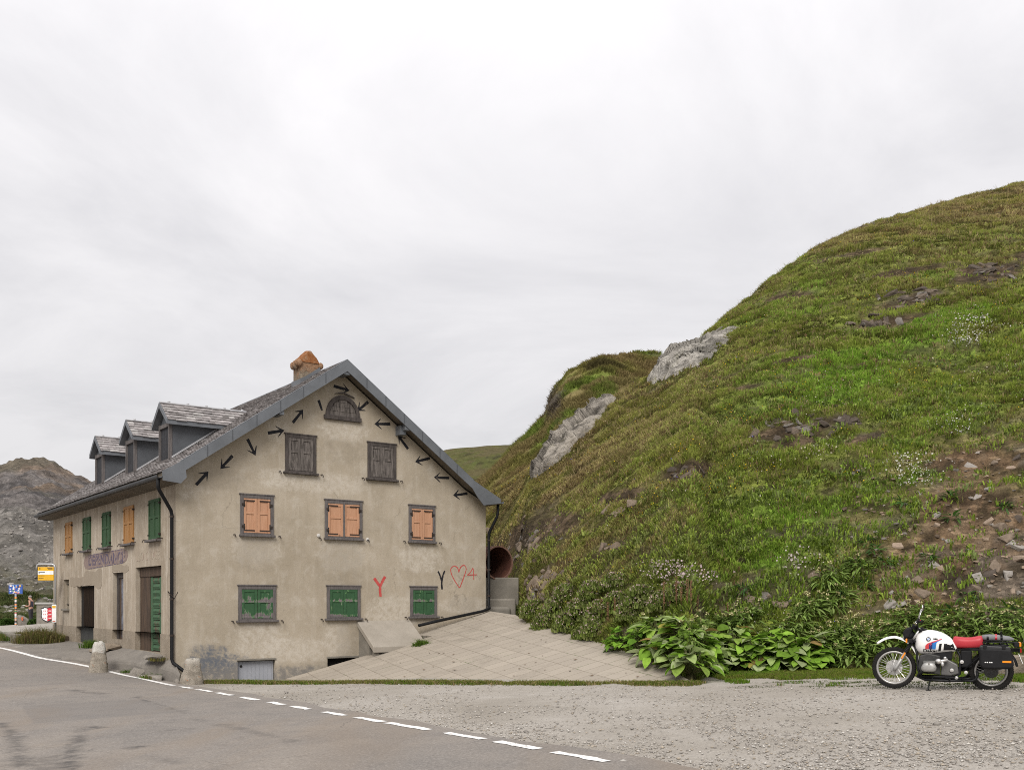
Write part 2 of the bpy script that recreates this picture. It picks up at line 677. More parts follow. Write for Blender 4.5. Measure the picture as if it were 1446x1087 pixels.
A0, A1, B0, B1 = gp(20, 996), gp(60, 1026), gp(192, 985), gp(262, 1011)
mid_ = lambda a, b: ((a[0] + b[0]) / 2, (a[1] + b[1]) / 2)
wd_ = (Vector(A0) - Vector(A1)).length / 2
c = m.mix(m.math('MULTIPLY', strip(mid_(A0, A1), mid_(B0, B1), wd_ * .8, .5), .4), c, (.135, .126, .120))
for p0_, p1_, w_, s_ in [((95, 1095), (103, 1062), .10, .6), ((103, 1064), (116, 1030), .11, .6), ((112, 1027), (142, 1030), .10, .6), ((0, 1022), (22, 1040), .10, .5), ((22, 1040), (28, 1087), .12, .5), ((100, 975), (148, 981), .14, .5),
                         ((180, 1060), (206, 1055), .14, .6), ((225, 1034), (280, 1030), .12, .4), ((190, 985), (266, 1009), .05, .6), ((205, 1070), (255, 1080), .09, .3), ((60, 1070), (75, 1100), .2, .3), ((270, 1015), (420, 1050), .10, .3)]:
    f_ = m.math('MULTIPLY', strip(gp(*p0_), gp(*p1_), w_, 1.6), m.rng(wear, .34, .60, 0, min(1, s_ * 1.35)))
    c = m.mix(f_, c, (.062, .058, .056))
# fine cracks
vk = m.voro(m.mix(.25, P_, m.noise(P_, 1.2, 4, .6, out='Color')), .55, feature='DISTANCE_TO_EDGE')
c = m.mix(m.math('MULTIPLY', m.rng(vk, 0, .006, .5, 0), m.rng(n1, .52, .62)), c, (.07, .065, .06))
m.base(c)
m.bump(n3, .5, .012)
M_ASPH = m.m

mb = MB()
wofs = np.linspace(-.35, 6.6, 26)
rows = []
for k in range(0, len(RL), 2):
    j = (vnoise(np.array([k * .15]), np.array([0.]), 5)[0] - .5) * .22
    q = RL[k] + np.outer(wofs + np.where(np.arange(26) == 0, j, 0), RN[k])
    rows.append(q)
Q = np.array(rows)
Zr = gz(Q[..., 0], Q[..., 1]) + .024
mb.grid(np.dstack([Q, Zr]))
tag(mb.build('road', M_ASPH, smooth=True, fix=False), kind='structure')

m = Mat('road_paint', .7, .3)
n1 = m.noise(m.co(), 14, 8, .75)
m.base(m.mix(m.rng(n1, .50, .64, 0, .9), (.72, .71, .69), (.24, .22, .20)))
M_PAINT = m.m


def paint_strip(k0, k1, w=.13, d=.0, z=.03, wob=.008):
    mb = MB()
    rows = []
    for k in range(k0, k1 + 1):
        a = vnoise(np.array([k * .9, k * .9 + 50]), np.array([1., 7.]), 9) - .5
        q = np.array([RL[k] + RN[k] * (d - w / 2 + a[0] * wob), RL[k] + RN[k] * (d + w / 2 + a[1] * wob)])
        z_ = gz(q[:, 0], q[:, 1]) + z
        rows.append(np.c_[q, z_])
    mb.grid(rows)
    return mb


upx = RL[:, 0] / np.maximum(RL[:, 1], .5) * FOC + CX


def near(px):
    ok = np.where(RL[:, 1] > 3)[0]
    return int(ok[np.argmin(np.abs(upx[ok] - px))])


tag(paint_strip(2, near(247), .14).build('road_line', M_PAINT, fix=False), kind='structure')
for a_, b_ in [(251, 274), (277, 301), (305, 331), (337, 366), (376, 404), (410, 442), (456, 491), (500, 545), (546, 608), (629, 681), (696, 760), (786, 857)]:
    tag(paint_strip(near(a_ + 2.5), near(b_ - 2.5), .135, wob=.05).build('road_line', M_PAINT, fix=False), kind='structure')

# ------------------------------------------------------------------ hills
class Hill:
    """a slope surveyed along bearings from the road: foot and crest distance and height per bearing"""

    def __init__(s, c, fY, fz, cY, cpy, bulge=.28, amp=.3, seed=1, power=1.0, wl=6.0, terr=0.0, jag=0.0):
        s.c, s.fY, s.fz, s.cY, s.cpy = [np.array(a, float) for a in (c, fY, fz, cY, cpy)]
        s.bulge, s.amp, s.seed, s.power, s.wl, s.terr, s.jag = bulge, amp, seed, power, wl, terr, jag

    def at(s, px, t):
        px = np.asarray(px, float); t = np.asarray(t, float)
        I = lambda a: np.interp(px, s.c, a)
        u = (px - CX) / FOC
        fY, cY, fz = I(s.fY), I(s.cY), I(s.fz)
        Y = fY + t * (cY - fY)
        zc = -(I(s.cpy) - HY) / FOC * cY
        tt = np.clip(t, 0, 1)
        h = tt * (1 + s.bulge * (1 - tt))
        h = h ** s.power
        z = fz + (zc - fz) * h
        over = np.maximum(t - 1, 0) * (cY - fY)
        z = z + over * (zc / cY) * .6 - .035 * over ** 2
        z = np.where(t < 0, fz + t * (cY - fY) * .5, z)
        X = u * Y
        w = sstep(0, .12, t) * (1 - (.65 if not s.jag else .1) * sstep(.8, 1.0, t))
        d = (fbm(X / s.wl, Y / s.wl, s.seed, 5) - .5) * s.amp * 2
        ridg = np.abs(fbm(X / (s.wl * .35), (Y + z) / (s.wl * .22), s.seed + 31, 4) - .5)
        d = d + (.16 - ridg) * s.amp * 1.1
        if s.terr:
            q = (z + .22 * X + fbm(X / 2.6, Y / 2.6, s.seed + 51, 4) * 2.6) / .85
            d = d + (((q % 1.0) ** 1.6) - .4) * s.terr * (.3 + .7 * sstep(.45, .6, fbm(X / 4.0, (Y + z) / 3.0, s.seed + 61, 3)))
        if s.jag:
            d = d + (fbm(X / (s.wl * .12), (Y + z) / (s.wl * .12), s.seed + 71, 4) - .5) * s.jag
        return np.stack([X, Y, z + CAMZ + d * w], -1)

    def normal(s, px, t):
        e = 1e-2
        a = s.at(px + 3, t) - s.at(px - 3, t)
        b = s.at(px, t + e) - s.at(px, t - e)
        n = np.cross(a, b)
        n /= np.linalg.norm(n, axis=-1, keepdims=True) + 1e-12
        return np.where(n[..., 2:3] < 0, -n, n)

    def find(s, px, py):
        """the slope point seen at a bearing and height"""
        t = np.linspace(0, 1.02, 500)
        P = s.at(np.full(500, float(px)), t)
        y = HY - (P[:, 2] - CAMZ) / P[:, 1] * FOC
        k = np.where(y <= py)[0]
        k = k[0] if len(k) else 499
        return Vector(P[k]), Vector(s.normal(np.array([float(px)]), np.array([t[k]]))[0]), t[k]


near_hill = Hill(
    [440, 520, 600, 660, 690, 720, 760, 800, 850, 905, 960, 1000, 1045, 1100, 1147, 1222, 1297, 1372, 1446, 1700, 2100, 2600],
    [50, 45, 41.5, 38.5, 36.5, 31, 28.4, 26.6, 24.7, 23.4, 22.4, 22.0, 21.9, 21.7, 21.6, 21.4, 21.0, 20.4, 19.9, 18, 15, 12],
    [-.3, -.3, -.3, -.4, -.5, -.8, -1.05, -1.3, -1.5, -1.55, -1.55, -1.55, -1.55, -1.5, -1.5, -1.5, -1.45, -1.4, -1.35, -1.2, -1.1, -1.0],
    [56, 50, 46, 42.5, 41, 40, 39, 38.5, 38, 38, 38, 38.2, 39, 41, 42.5, 45, 47.5, 50, 52, 58, 60, 60],
    [800, 790, 760, 720, 700, 684, 656, 618, 574, 541, 508, 470, 432, 389, 356, 321, 297, 277, 258, 215, 200, 230],
    bulge=.28, amp=.40, seed=4, wl=5.0, terr=.17)
back_hill = Hill(
    [420, 560, 640, 690, 730, 745, 770, 776, 785, 802, 827, 850, 862, 880, 919, 939, 980, 1040, 1120, 1250],
    [62, 58, 55, 53, 52, 52, 52, 52, 52, 52, 52, 52, 52, 52, 52, 52, 53, 54, 56, 60],
    [-1] * 20,
    [95, 90, 84, 82, 80, 80, 79, 79, 79, 78, 78, 78, 78, 80, 82, 82, 82, 82, 82, 84],
    [800, 770, 715, 668, 628, 614, 589, 566, 548, 528, 516, 507, 507, 501, 497, 499, 506, 520, 540, 560],
    bulge=.2, amp=.9, seed=21, wl=7.0, terr=.3)
far_hill = Hill(
    [480, 560, 600, 636, 660, 690, 728, 780, 860],
    [110, 105, 100, 100, 100, 100, 100, 105, 110], [-1] * 9,
    [160, 155, 150, 148, 148, 148, 148, 150, 155],
    [660, 650, 640, 634, 631, 629, 628, 632, 640],
    bulge=.25, amp=.9, seed=33, wl=14.0)
mountain = Hill(
    [-1500, -900, -500, -250, -100, 0, 15, 35, 60, 75, 90, 110, 130, 155, 180, 210, 260, 320, 400, 520],
    [68, 66, 64, 66, 70, 74, 74, 74, 74, 75, 76, 78, 80, 82, 84, 86, 88, 90, 95, 100], [-1.6] * 20,
    [420] * 20,
    [560, 600, 660, 676, 664, 653, 648, 646, 651, 656, 663, 671, 681, 689, 701, 711, 722, 735, 745, 760],
    bulge=0, amp=6.0, seed=45, power=1.55, wl=38.0, jag=4.0)

# the foot of the slope meets the upper edge of the ramp
for px_, py_ in ((746, 878), (800, 893), (865, 912), (930, 936), (978, 960)):
    q_ = rp(px_, py_)
    i_ = np.searchsorted(near_hill.c, px_)
    if near_hill.c[min(i_, len(near_hill.c) - 1)] == px_:
        near_hill.fY[i_] = q_.y; near_hill.fz[i_] = q_.z - CAMZ - .03
        continue
    cY_, cp_ = np.interp(px_, near_hill.c, near_hill.cY), np.interp(px_, near_hill.c, near_hill.cpy)
    for nm, v_ in (('c', px_), ('fY', q_.y), ('fz', q_.z - CAMZ - .03), ('cY', cY_), ('cpy', cp_)):
        setattr(near_hill, nm, np.insert(getattr(near_hill, nm), i_, v_))
for c_ in (760, 850, 905, 960):
    i_ = int(np.where(near_hill.c == c_)[0][0])
    for nm in ('c', 'fY', 'fz', 'cY', 'cpy'):
        setattr(near_hill, nm, np.delete(getattr(near_hill, nm), i_))

i_ = int(np.where(near_hill.c == 720)[0][0])
near_hill.fY[i_] = 34.2; near_hill.fz[i_] = -.35
for nm, v_ in (('c', 736.), ('fY', 31.9), ('fz', -.45), ('cY', float(np.interp(736, near_hill.c, near_hill.cY))), ('cpy', float(np.interp(736, near_hill.c, near_hill.cpy)))):
    setattr(near_hill, nm, np.insert(getattr(near_hill, nm), i_ + 1, v_))

# colours by kind of ground (linear albedo)
GREEN = np.array((.195, .245, .042)); VIVID = np.array((.170, .290, .036)); OLIVE = np.array((.26, .238, .075))
STRAW = np.array((.38, .30, .15)); BROWN = np.array((.19, .135, .072)); DARKB = np.array((.048, .036, .022))
SOIL = np.array((.150, .098, .058)); SOIL2 = np.array((.215, .152, .098)); ROCK = np.array((.140, .112, .085)); PALE = np.array((.36, .34, .31))


def lerp(a, b, f):
    f = np.asarray(f)[..., None]
    return a * (1 - f) + b * f


def near_masks(px, t, P):
    """earth (bare soil), dry (browner grass), vivid (fresh green), lush per point of the near slope"""
    X, Y, Z = P[..., 0], P[..., 1], P[..., 2]
    n1 = fbm(X / 4.5, (Y + Z) / 4.5, 61, 5)
    n2 = fbm(X / 1.3, (Y + Z) / 1.3, 71, 5)
    py = HY - (Z - CAMZ) / Y * FOC
    # bare cut bank: low on the right, and the rubble beside the house
    bank = sstep(1130, 1370, px + (n1 - .5) * 420) * sstep(600, 700, py + (n1 - .5) * 160)
    bank = np.maximum(bank, sstep(.30, .12, t + (n2 - .5) * .25) * .75 * sstep(1100, 1220, px))
    rub = sstep(915, 760, px + (n2 - .5) * 150) * sstep(.75, .5, t + (n1 - .5) * .4) * .85
    low = sstep(.32, .12, t + (n1 - .5) * .3) * sstep(.47, .58, n2) * .85
    led = np.zeros_like(X)
    for cx_, cy_, rx, ry in LEDGES:
        a = ((px - cx_) * .9 + (py - cy_) * .35) / rx
        b = ((py - cy_) + (px - cx_) * .18) / ry
        led = np.maximum(led, sstep(1.3, .5, np.sqrt(a * a + b * b) + (n2 - .5) * 1.5))
    scat = sstep(.585, .66, fbm(X / 1.8, (Y + Z) / .9, 91, 5)) * .8
    earth = np.clip(np.maximum.reduce([bank, rub * sstep(.40, .56, n2), low, led, scat * .75]), 0, 1)
    dry = sstep(1150, 780, px + (n1 - .5) * 500 + (py - 700) * .35)
    dry = np.maximum(dry, sstep(430, 330, py + (n1 - .5) * 140) * .9)
    dry = np.clip(dry * .86 + (n1 - .47) * 1.3, 0, 1)
    vivid = sstep(.5, .64, fbm(X / 3.2, (Y + Z) / 2.2, 81, 4)) * (1 - dry * .8)
    global BANK
    BANK = bank
    return earth, dry, vivid, n1, n2


LEDGES = [(1110, 608, 52, 14), (1170, 595, 60, 18), (1230, 615, 40, 12), (1295, 420, 70, 13), (1400, 385, 60, 20), (1250, 456, 48, 10), (1130, 625, 50, 10), (965, 668, 34, 16), (1120, 418, 44, 7), (1360, 650, 60, 14), (980, 862, 10, 8),
          (1270, 385, 60, 6), (1200, 360, 50, 5), (1060, 545, 24, 5), (1120, 508, 24, 5), (880, 700, 40, 12), (765, 750, 60, 30), (870, 770, 30, 12)]


def near_color(px, t, P):
    earth, dry, vivid, n1, n2 = near_masks(px, t, P)
    X, Y, Z = P[..., 0], P[..., 1], P[..., 2]
    n3 = fbm(X / .45, (Y + Z) / .45, 101, 4)
    g = lerp(GREEN, VIVID, vivid)
    g = lerp(g, lerp(OLIVE, BROWN, sstep(.5, .7, n2)), dry * .9)
    g = lerp(g, DARKB, sstep(.42, .3, n3) * .6)
    so = lerp(lerp(SOIL, SOIL2, sstep(.45, .65, n3)), ROCK, sstep(.5, .62, n2))
    so = lerp(so, DARKB, sstep(.42, .33, n3) * .8)
    so = lerp(lerp(so, DARKB * 1.1, .85 - .3 * sstep(.5, .65, n3)), so, BANK)
    return lerp(g * .8, so, earth)


def hill_mesh(hill, name, pxs, ts, colf, mat, kind='structure'):
    PX, T = np.meshgrid(pxs, ts)
    P = hill.at(PX, T)
    Cc = colf(PX, T, P)
    idx = np.arange(PX.size).reshape(PX.shape)
    F = np.c_[idx[:-1, :-1].ravel(), idx[:-1, 1:].ravel(), idx[1:, 1:].ravel(), idx[1:, :-1].ravel()]
    return tag(np_mesh(name, P.reshape(-1, 3), F, mat, Cc.reshape(-1, 3), smooth=True), kind=kind)


m = Mat('grassy_slope', .95, .08)
c = m.attr()
n1 = m.noise(m.co(), 3.2, 10, .75); n2 = m.noise(m.co(), 17, 6, .75)
vk = m.voro(m.mapped(m.co(), (1, 1, 2.2), (.5, .2, .4)), 5.5, out='Color')
gb = m.n('ShaderNodeRGBToBW'); m.put(gb.inputs[0], vk)
c = m.mix(1.0, c, m.ramp(n1, [(.28, .40), (.48, .95), (.62, 1.15), (.78, 1.6)]), 'MULTIPLY')
c = m.mix(1.0, c, m.ramp(n2, [(.3, .55), (.5, 1.0), (.7, 1.4)]), 'MULTIPLY')
c = m.mix(.7, c, m.ramp(gb.outputs[0], [(.25, .65), (.5, 1.0), (.72, 1.1), (.8, 1.7)]), 'MULTIPLY')
m.base(c)
m.bump(m.math('ADD', m.math('ADD', n1, m.math('MULTIPLY', n2, .35)), m.math('MULTIPLY', gb.outputs[0], .35)), 1.0, .16)
M_SLOPE = m.m
M_FARSLOPE = attr_mat('far_slope', .95, .9, 1.6, dist=.4, fine=1.3, spec=.1)
m = Mat('mountain_rock', .95, .1)
P_ = m.co()
a_ = m.attr()
n_ = m.noise(P_, .16, 12, .75, .4)
c = m.mix(1.0, a_, m.ramp(n_, [(.3, .35), (.45, .8), (.58, 1.15), (.75, 1.7)]), 'MULTIPLY')
vk = m.voro(m.mapped(P_, (1, 1, .7)), .9, out='Color')
gb = m.n('ShaderNodeRGBToBW'); m.put(gb.inputs[0], vk)
c = m.mix(.8, c, m.ramp(gb.outputs[0], [(.25, .78), (.5, .97), (.68, 1.03), (.8, 1.3)]), 'MULTIPLY')
m.base(c)
m.bump(m.math('ADD', n_, m.math('MULTIPLY', gb.outputs[0], .3)), 1.0, 3.0)
M_MOUNT = m.m

hill_mesh(near_hill, 'hillside', np.r_[np.linspace(440, 660, 30), np.linspace(664, 1500, 420), np.linspace(1510, 2600, 70)],
          np.r_[-.08, np.linspace(0, 1, 190), np.linspace(1.02, 1.8, 24)], near_color, M_SLOPE)


def back_color(px, t, P):
    X, Y, Z = P[..., 0], P[..., 1], P[..., 2]
    n1 = fbm(X / 9, (Y + Z) / 9, 161, 5); n2 = fbm(X / 2.2, (Y + Z) / 2.2, 171, 5)
    g = lerp(np.array((.165, .150, .048)), np.array((.125, .165, .032)), sstep(.42, .62, n1 + (px - 850) * .0006))
    g = lerp(g, np.array((.19, .14, .07)), sstep(.46, .62, n2) * .8)
    crag = sstep(1.0, .4, np.sqrt(((px - 784) / 20) ** 2 + (((HY - (Z - CAMZ) / Y * FOC) - 572) / 32) ** 2) + (n2 - .5) * 1.2)
    g = lerp(g, lerp(np.array((.15, .13, .105)), np.array((.08, .065, .05)), sstep(.45, .6, n2)), crag)
    return lerp(g, DARKB, sstep(.42, .3, n2) * .7)


hill_mesh(back_hill, 'hills', np.linspace(420, 1250, 260), np.r_[-.1, np.linspace(0, 1, 90), np.linspace(1.03, 2, 14)], back_color, M_FARSLOPE)
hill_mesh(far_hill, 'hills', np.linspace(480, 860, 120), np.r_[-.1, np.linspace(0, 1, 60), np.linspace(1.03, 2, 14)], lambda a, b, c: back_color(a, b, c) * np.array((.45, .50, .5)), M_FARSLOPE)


def mount_color(px, t, P):
    X, Y, Z = P[..., 0], P[..., 1], P[..., 2]
    n1 = fbm(X / 40, (Y + 2 * Z) / 40, 261, 5); n2 = fbm(X / 12, (Y + 2 * Z) / 12, 271, 5)
    n3 = fbm(X / 3.5, (Y + 2 * Z) / 3.5, 281, 4)
    rock = lerp(np.array((.175, .158, .15)), np.array((.10, .092, .09)), sstep(.4, .62, n2))
    rock = lerp(rock, np.array((.21, .155, .11)), sstep(.53, .68, n1) * .8)
    rock = lerp(rock, np.array((.125, .118, .09)), sstep(.52, .66, fbm(X / 22, (Y + Z) / 22, 291, 4)) * .6)
    talus = lerp(np.array((.25, .232, .212)), np.array((.165, .153, .138)), sstep(.4, .6, n2))
    green = lerp(np.array((.105, .118, .045)), np.array((.13, .115, .06)), sstep(.4, .6, n3))
    c_ = lerp(rock, talus, sstep(.62, .42, t + (n1 - .5) * .35))
    c_ = lerp(c_, green, sstep(.35, .05, t + (n1 - .5) * .25) * sstep(.34, .5, n2 * .5 + n3 * .5) * .95)
    return c_


hill_mesh(mountain, 'mountain', np.r_[np.linspace(-1500, -120, 60), np.linspace(-110, 330, 260), np.linspace(336, 520, 20)],
          np.r_[-.03, np.linspace(0, 1, 200) ** 1.5, np.linspace(1.02, 1.4, 8)], mount_color, M_MOUNT)
# ------------------------------------------------------------------ house materials (object space = house space: x along the gable, y along the road front, z up)
def plaster(name, base, dark, light, blobs_light=(), blobs_grey=(), blobs_dark=(), streaks=0.0, ax=('X', 'Z'), bump=.35):
    m = Mat(name, .95, .1)
    P = m.co(); s = m.xyz(P)
    n1 = m.noise(P, .55, 7, .65, .4)
    n2 = m.noise(P, 2.6, 8, .7, .3)
    n3 = m.noise(P, 26, 6, .7)
    c = m.mix(m.rng(n1, .30, .70), dark, base)
    c = m.mix(m.rng(n2, .46, .72, 0, .55), c, light)
    c = m.mix(m.rng(n2, .46, .30, 0, .45), c, dark)
    c = m.mix(m.rng(n3, .25, .75, .28, 0), c, tuple(x * .55 for x in base))
    if streaks:
        v = m.mapped(P, (1, 1, .09))
        ns = m.noise(v, 5.0, 6, .7)
        c = m.mix(m.rng(ns, .50, .68, 0, streaks), c, light)
        c = m.mix(m.rng(ns, .46, .32, 0, streaks * .8), c, tuple(x * .55 for x in base))
    wob = m.math('MULTIPLY', m.math('SUBTRACT', m.noise(P, 3.4, 9, .75), .5), 4.5)
    for bl, colr, st in ((blobs_light, light, .75), (blobs_grey, (.125, .132, .148), 1.15), (blobs_dark, tuple(x * .62 for x in base), .6)):
        for (cx, cz, rx, rz) in bl:
            f = m.blob(s, cx, cz, rx, rz, wob, ax)
            f = m.math('MULTIPLY', f, m.rng(m.noise(P, 6.5, 7, .75), .34, .64, .05 * st, st))
            c = m.mix(f, c, colr)
    # hairline cracks
    vv = m.mix(.38, P, m.noise(P, 1.6, 5, .6, out='Color'))
    vk = m.voro(vv, .42, feature='DISTANCE_TO_EDGE')
    c = m.mix(m.math('MULTIPLY', m.rng(vk, .0, .004, .5, 0), m.rng(n1, .52, .64)), c, tuple(x * .4 for x in base))
    m.base(c)
    m.bump(m.math('ADD', m.math('MULTIPLY', n3, .45), n2), bump, .03)
    return m.m


TAN, TAND, TANL = (.396, .342, .268), (.305, .26, .197), (.48, .437, .375)
M_GABLE = plaster('gable_plaster', TAN, TAND, TANL,
                  blobs_light=[(2.1, 3.45, .7, .45), (4.6, 3.35, .75, .5), (2.2, 1.05, .7, .5), (3.2, .75, 1.0, .35), (4.6, 6.75, .8, .3), (4.4, 1.0, .45, .5), (2.7, 6.9, .35, .6), (7.1, 3.3, .8, .4), (6.2, 1.75, .9, .5), (8.6, 1.95, .9, .25), (.3, 5.0, .15, .4), (3.8, 5.3, 1.6, .3), (2.7, 5.35, .5, .25)],
                  blobs_grey=[(.85, .55, .6, .42), (1.2, .30, .75, .42), (1.5, .12, .7, .35), (3.2, .10, .9, .24)],
                  blobs_dark=[(4.75, .95, .35, .6), (8.6, 2.0, .55, .22), (4.6, 6.2, .8, .35), (4.6, 3.0, .7, .7), (2.1, 3.3, .55, .5), (4.7, .1, 5, .35), (1.0, 5.2, .9, .3)], streaks=.22, bump=.3)
M_FRONT = plaster('front_plaster', (.39, .335, .268), (.285, .235, .178), (.48, .43, .365),
                  blobs_dark=[(.35, 2.5, .4, 2.5), (11.9, 1.4, .5, .5), (4.2, 4.4, 2.4, .5)], streaks=.75, ax=('Y', 'Z'), bump=.4)
M_SMOOTHP = plaster('repaired_plaster', (.30, .255, .20), (.265, .22, .17), (.335, .29, .235), ax=('Y', 'Z'), bump=.2)
M_PLINTH = plaster('plinth_plaster', (.30, .252, .195), (.22, .185, .145), (.37, .325, .27), streaks=.2, ax=('Y', 'Z'), bump=.9)
M_ZINC = simple('zinc_sheet', (.150, .160, .175), (.105, .112, .122), 1.6, .55, .15, 20, .01, metal=.25, spec=.4)
M_ZINCD = simple('dark_zinc_sheet', (.095, .102, .112), (.072, .076, .084), 2.5, .6, .2, 25, .01, metal=.2)
M_BLACKP = flat('black_pipe_paint', (.008, .008, .009), .6, spec=.2)
M_IRON = simple('black_iron', (.018, .017, .016), (.05, .03, .02), 20, .7, .3, 60, .003)
M_SILL = simple('weathered_grey_wood', (.135, .122, .118), (.075, .066, .064), 5, .9, .5, 50, .006, stretch=(6, 1, 1))
M_OLDWOOD = simple('blackened_wood', (.165, .145, .132), (.030, .025, .022), 9, .9, .6, 60, .008, stretch=(3, 3, .4))
M_SOFFIT = simple('soffit_boards', (.150, .125, .095), (.085, .070, .052), 3, .9, .4, 40, .006)
M_DARK = simple('dark_void', (.010, .009, .008), (.015, .013, .011), 5, .95, .1)  # near-black colour stands for the shade inside openings
M_ARROW = 0
M_RED = simple('red_spray_paint', (.42, .045, .045), (.48, .11, .09), 9, .8, .05, 40, .002)
M_CONC = simple('concrete', (.315, .283, .24), (.25, .222, .185), 1.6, .9, .35, 45, .006)
M_CONCD = simple('stained_concrete', (.22, .20, .17), (.14, .127, .107), 1.8, .92, .4, 35, .008)


def wood_orange(name, c1, c2):
    m = Mat(name, .65, .3)
    P = m.co()
    n1 = m.noise(m.mapped(P, (9, 9, .7)), 3.0, 7, .65, .6)
    n2 = m.noise(P, 1.6, 4, .6)
    c = m.mix(m.rng(n1, .3, .7), c1, c2)
    c = m.mix(m.rng(n2, .4, .7, 0, .35), c, tuple(x * .75 for x in c1))
    kn = m.voro(m.mapped(P, (1, 1, .6)), 3.2)
    c = m.mix(m.rng(kn, .03, .10, .7, 0), c, tuple(x * .35 for x in c2))
    m.base(c)
    m.bump(n1, .2, .004)
    return m.m


M_ORANGE = wood_orange('new_larch_wood', (.47, .265, .165), (.38, .20, .115))
M_OCHRE = wood_orange('ochre_varnished_wood', (.34, .18, .065), (.25, .12, .04))


def peeling(name, paint, wood, lo, hi, under=None, vert=.35, rails=()):
    m = Mat(name, .75, .25)
    P = m.co()
    n1 = m.noise(m.mapped(P, (2.2, 2.2, 2.2 * vert)), 2.2, 9, .72, .5)
    z_ = m.xyz(P)['Z']
    for zc, up, amp in rails:                                       # paint is lost above each rail where water stands
        f = m.math('MULTIPLY', m.rng(z_, zc - .035, zc - .03), m.rng(z_, zc + up, zc))
        n1 = m.math('ADD', n1, m.math('MULTIPLY', f, amp))
    n3 = m.noise(m.mapped(P, (7, 7, 1)), 6, 5, .7)
    wd = m.mix(m.rng(n3, .3, .7), wood, tuple(x * .5 for x in wood))
    n2 = m.noise(P, 5, 5, .6)
    pc = m.mix(m.rng(n2, .3, .7, 0, .5), paint, tuple(x * .7 for x in paint))
    c = m.mix(m.rng(n1, lo, lo + .012), pc, under or wd)
    c = m.mix(m.rng(n1, hi, hi + .012), c, wd)
    m.base(c)
    m.bump(m.math('ADD', m.math('MULTIPLY', m.rng(n1, hi, hi + .02), -1.0), m.math('MULTIPLY', n3, .3)), .5, .006)
    return m.m


M_ARROW = peeling('worn_black_wall_paint', (.014, .014, .018), (.22, .18, .135), .57, .61, (.05, .046, .044), .8)
GREENP = (.034, .088, .040)
M_GPEEL = peeling('peeling_green_paint', GREENP, (.19, .165, .165), .56, .575, (.12, .26, .10), rails=((2.075, .17, .16), (1.66, .16, .12)))
M_GPEEL2 = peeling('sound_green_paint', GREENP, (.19, .165, .165), .59, .61, (.13, .27, .10), rails=((2.085, .10, .14), (1.68, .07, .13)))
M_GFRONT = peeling('old_green_paint', (.034, .075, .034), (.09, .07, .05), .60, .62, (.07, .12, .06), .2)
M_GDOOR = peeling('worn_green_door', (.050, .105, .055), (.105, .075, .050), .545, .56, (.085, .11, .062), .3)

# ------------------------------------------------------------------ house
GD = Vector((.8077, .5896, 0)); AD = Vector((-.5896, .8077, 0))
HC = Vector(((248 - CX) / FOC * 25, 25, 0))
HROT = math.atan2(.5896, .8077)
house = thing('stone_house', 'old tan plastered house with slate roof, dormers, boarded shutters and painted arrows', 'house', HC, HROT)
W, LEN = 9.40, 13.86
RS = [(-.468, 5.207), (-.004, 5.48), (4.5, 8.6), (8.644, 5.609), (9.62, 5.12)]     # roof section, top side
OV = .45


def rt(u):
    return float(np.interp(u, [p[0] for p in RS], [p[1] for p in RS]))


def hw(u, v, w):
    return HC + GD * u + AD * v + Vector((0, 0, w))


# walls: gable with two cellar openings, road front with doors and a slot window
def wall_cells(mb, f, n0, n1, w0, w1, holes, depth, flipped):
    us = sorted({n0, n1, *[h[0] for h in holes], *[h[1] for h in holes]})
    ws = sorted({w0, w1, *[h[2] for h in holes], *[h[3] for h in holes]})
    for a, b in zip(us[:-1], us[1:]):
        for c, d in zip(ws[:-1], ws[1:]):
            if any(h[0] <= a and b <= h[1] and h[2] <= c and d <= h[3] for h in holes):
                continue
            mb.face([f(a, 0, c), f(b, 0, c), f(b, 0, d), f(a, 0, d)])
    for a, b, c, d in holes:
        for (p, q) in (((a, c), (b, c)), ((b, c), (b, d)), ((b, d), (a, d)), ((a, d), (a, c))):
            mb.face([f(p[0], 0, p[1]), f(q[0], 0, q[1]), f(q[0], depth, q[1]), f(p[0], depth, p[1])])
        mb.face([f(a, depth, c), f(b, depth, c), f(b, depth, d), f(a, depth, d)])


BAS = [(1.595, 2.627, -.06, .52), (4.134, 5.06, -.3, .50)]
mb = MB()
wall_cells(mb, lambda u, d, w: (u, d, w), 0, W, -1.0, 4.9, BAS, .28, False)
mb.face([(0, 0, 4.9), (W, 0, 4.9), (W, 0, rt(W) - .2), (8.644, 0, rt(8.644) - .2), (4.5, 0, 8.4), (0, 0, rt(0) - .2)])
mb.face([(0, LEN, -1), (0, LEN, rt(0) - .2), (4.5, LEN, 8.4), (8.644, LEN, rt(8.644) - .2), (W, LEN, rt(W) - .2), (W, LEN, -1)])
mb.face([(W, 0, -1), (W, LEN, -1), (W, LEN, rt(W) - .2), (W, 0, rt(W) - .2)])
mb.build('gable_wall', M_GABLE, house)
DOORS = [(8.02, 10.34, .70, 2.56), (4.714, 5.85, .95, 2.905), (1.164, 3.475, .72, 3.0), (11.425, 12.27, 1.80, 2.81)]
PLT = 1.23
mb = MB()
wall_cells(mb, lambda v, d, w: (d, v, w), 0, LEN, PLT, rt(0) - .2, [(a, b, max(c, PLT), d) for a, b, c, d in DOORS], .22, True)
mb.build('front_wall', M_FRONT, house)
mb = MB()
wall_cells(mb, lambda v, d, w: (d - .025, v, w), 0, LEN, -1.0, PLT, [(a, b, c, PLT) for a, b, c, d in DOORS[:3]], .245, True)
mb.face([(-.025, 0, PLT), (-.025, LEN, PLT), (0, LEN, PLT), (0, 0, PLT)])
mb.face([(-.025, 0, -1), (-.025, 0, PLT), (0, 0, PLT), (0, 0, -1)])
mb.build('plinth', M_PLINTH, house)


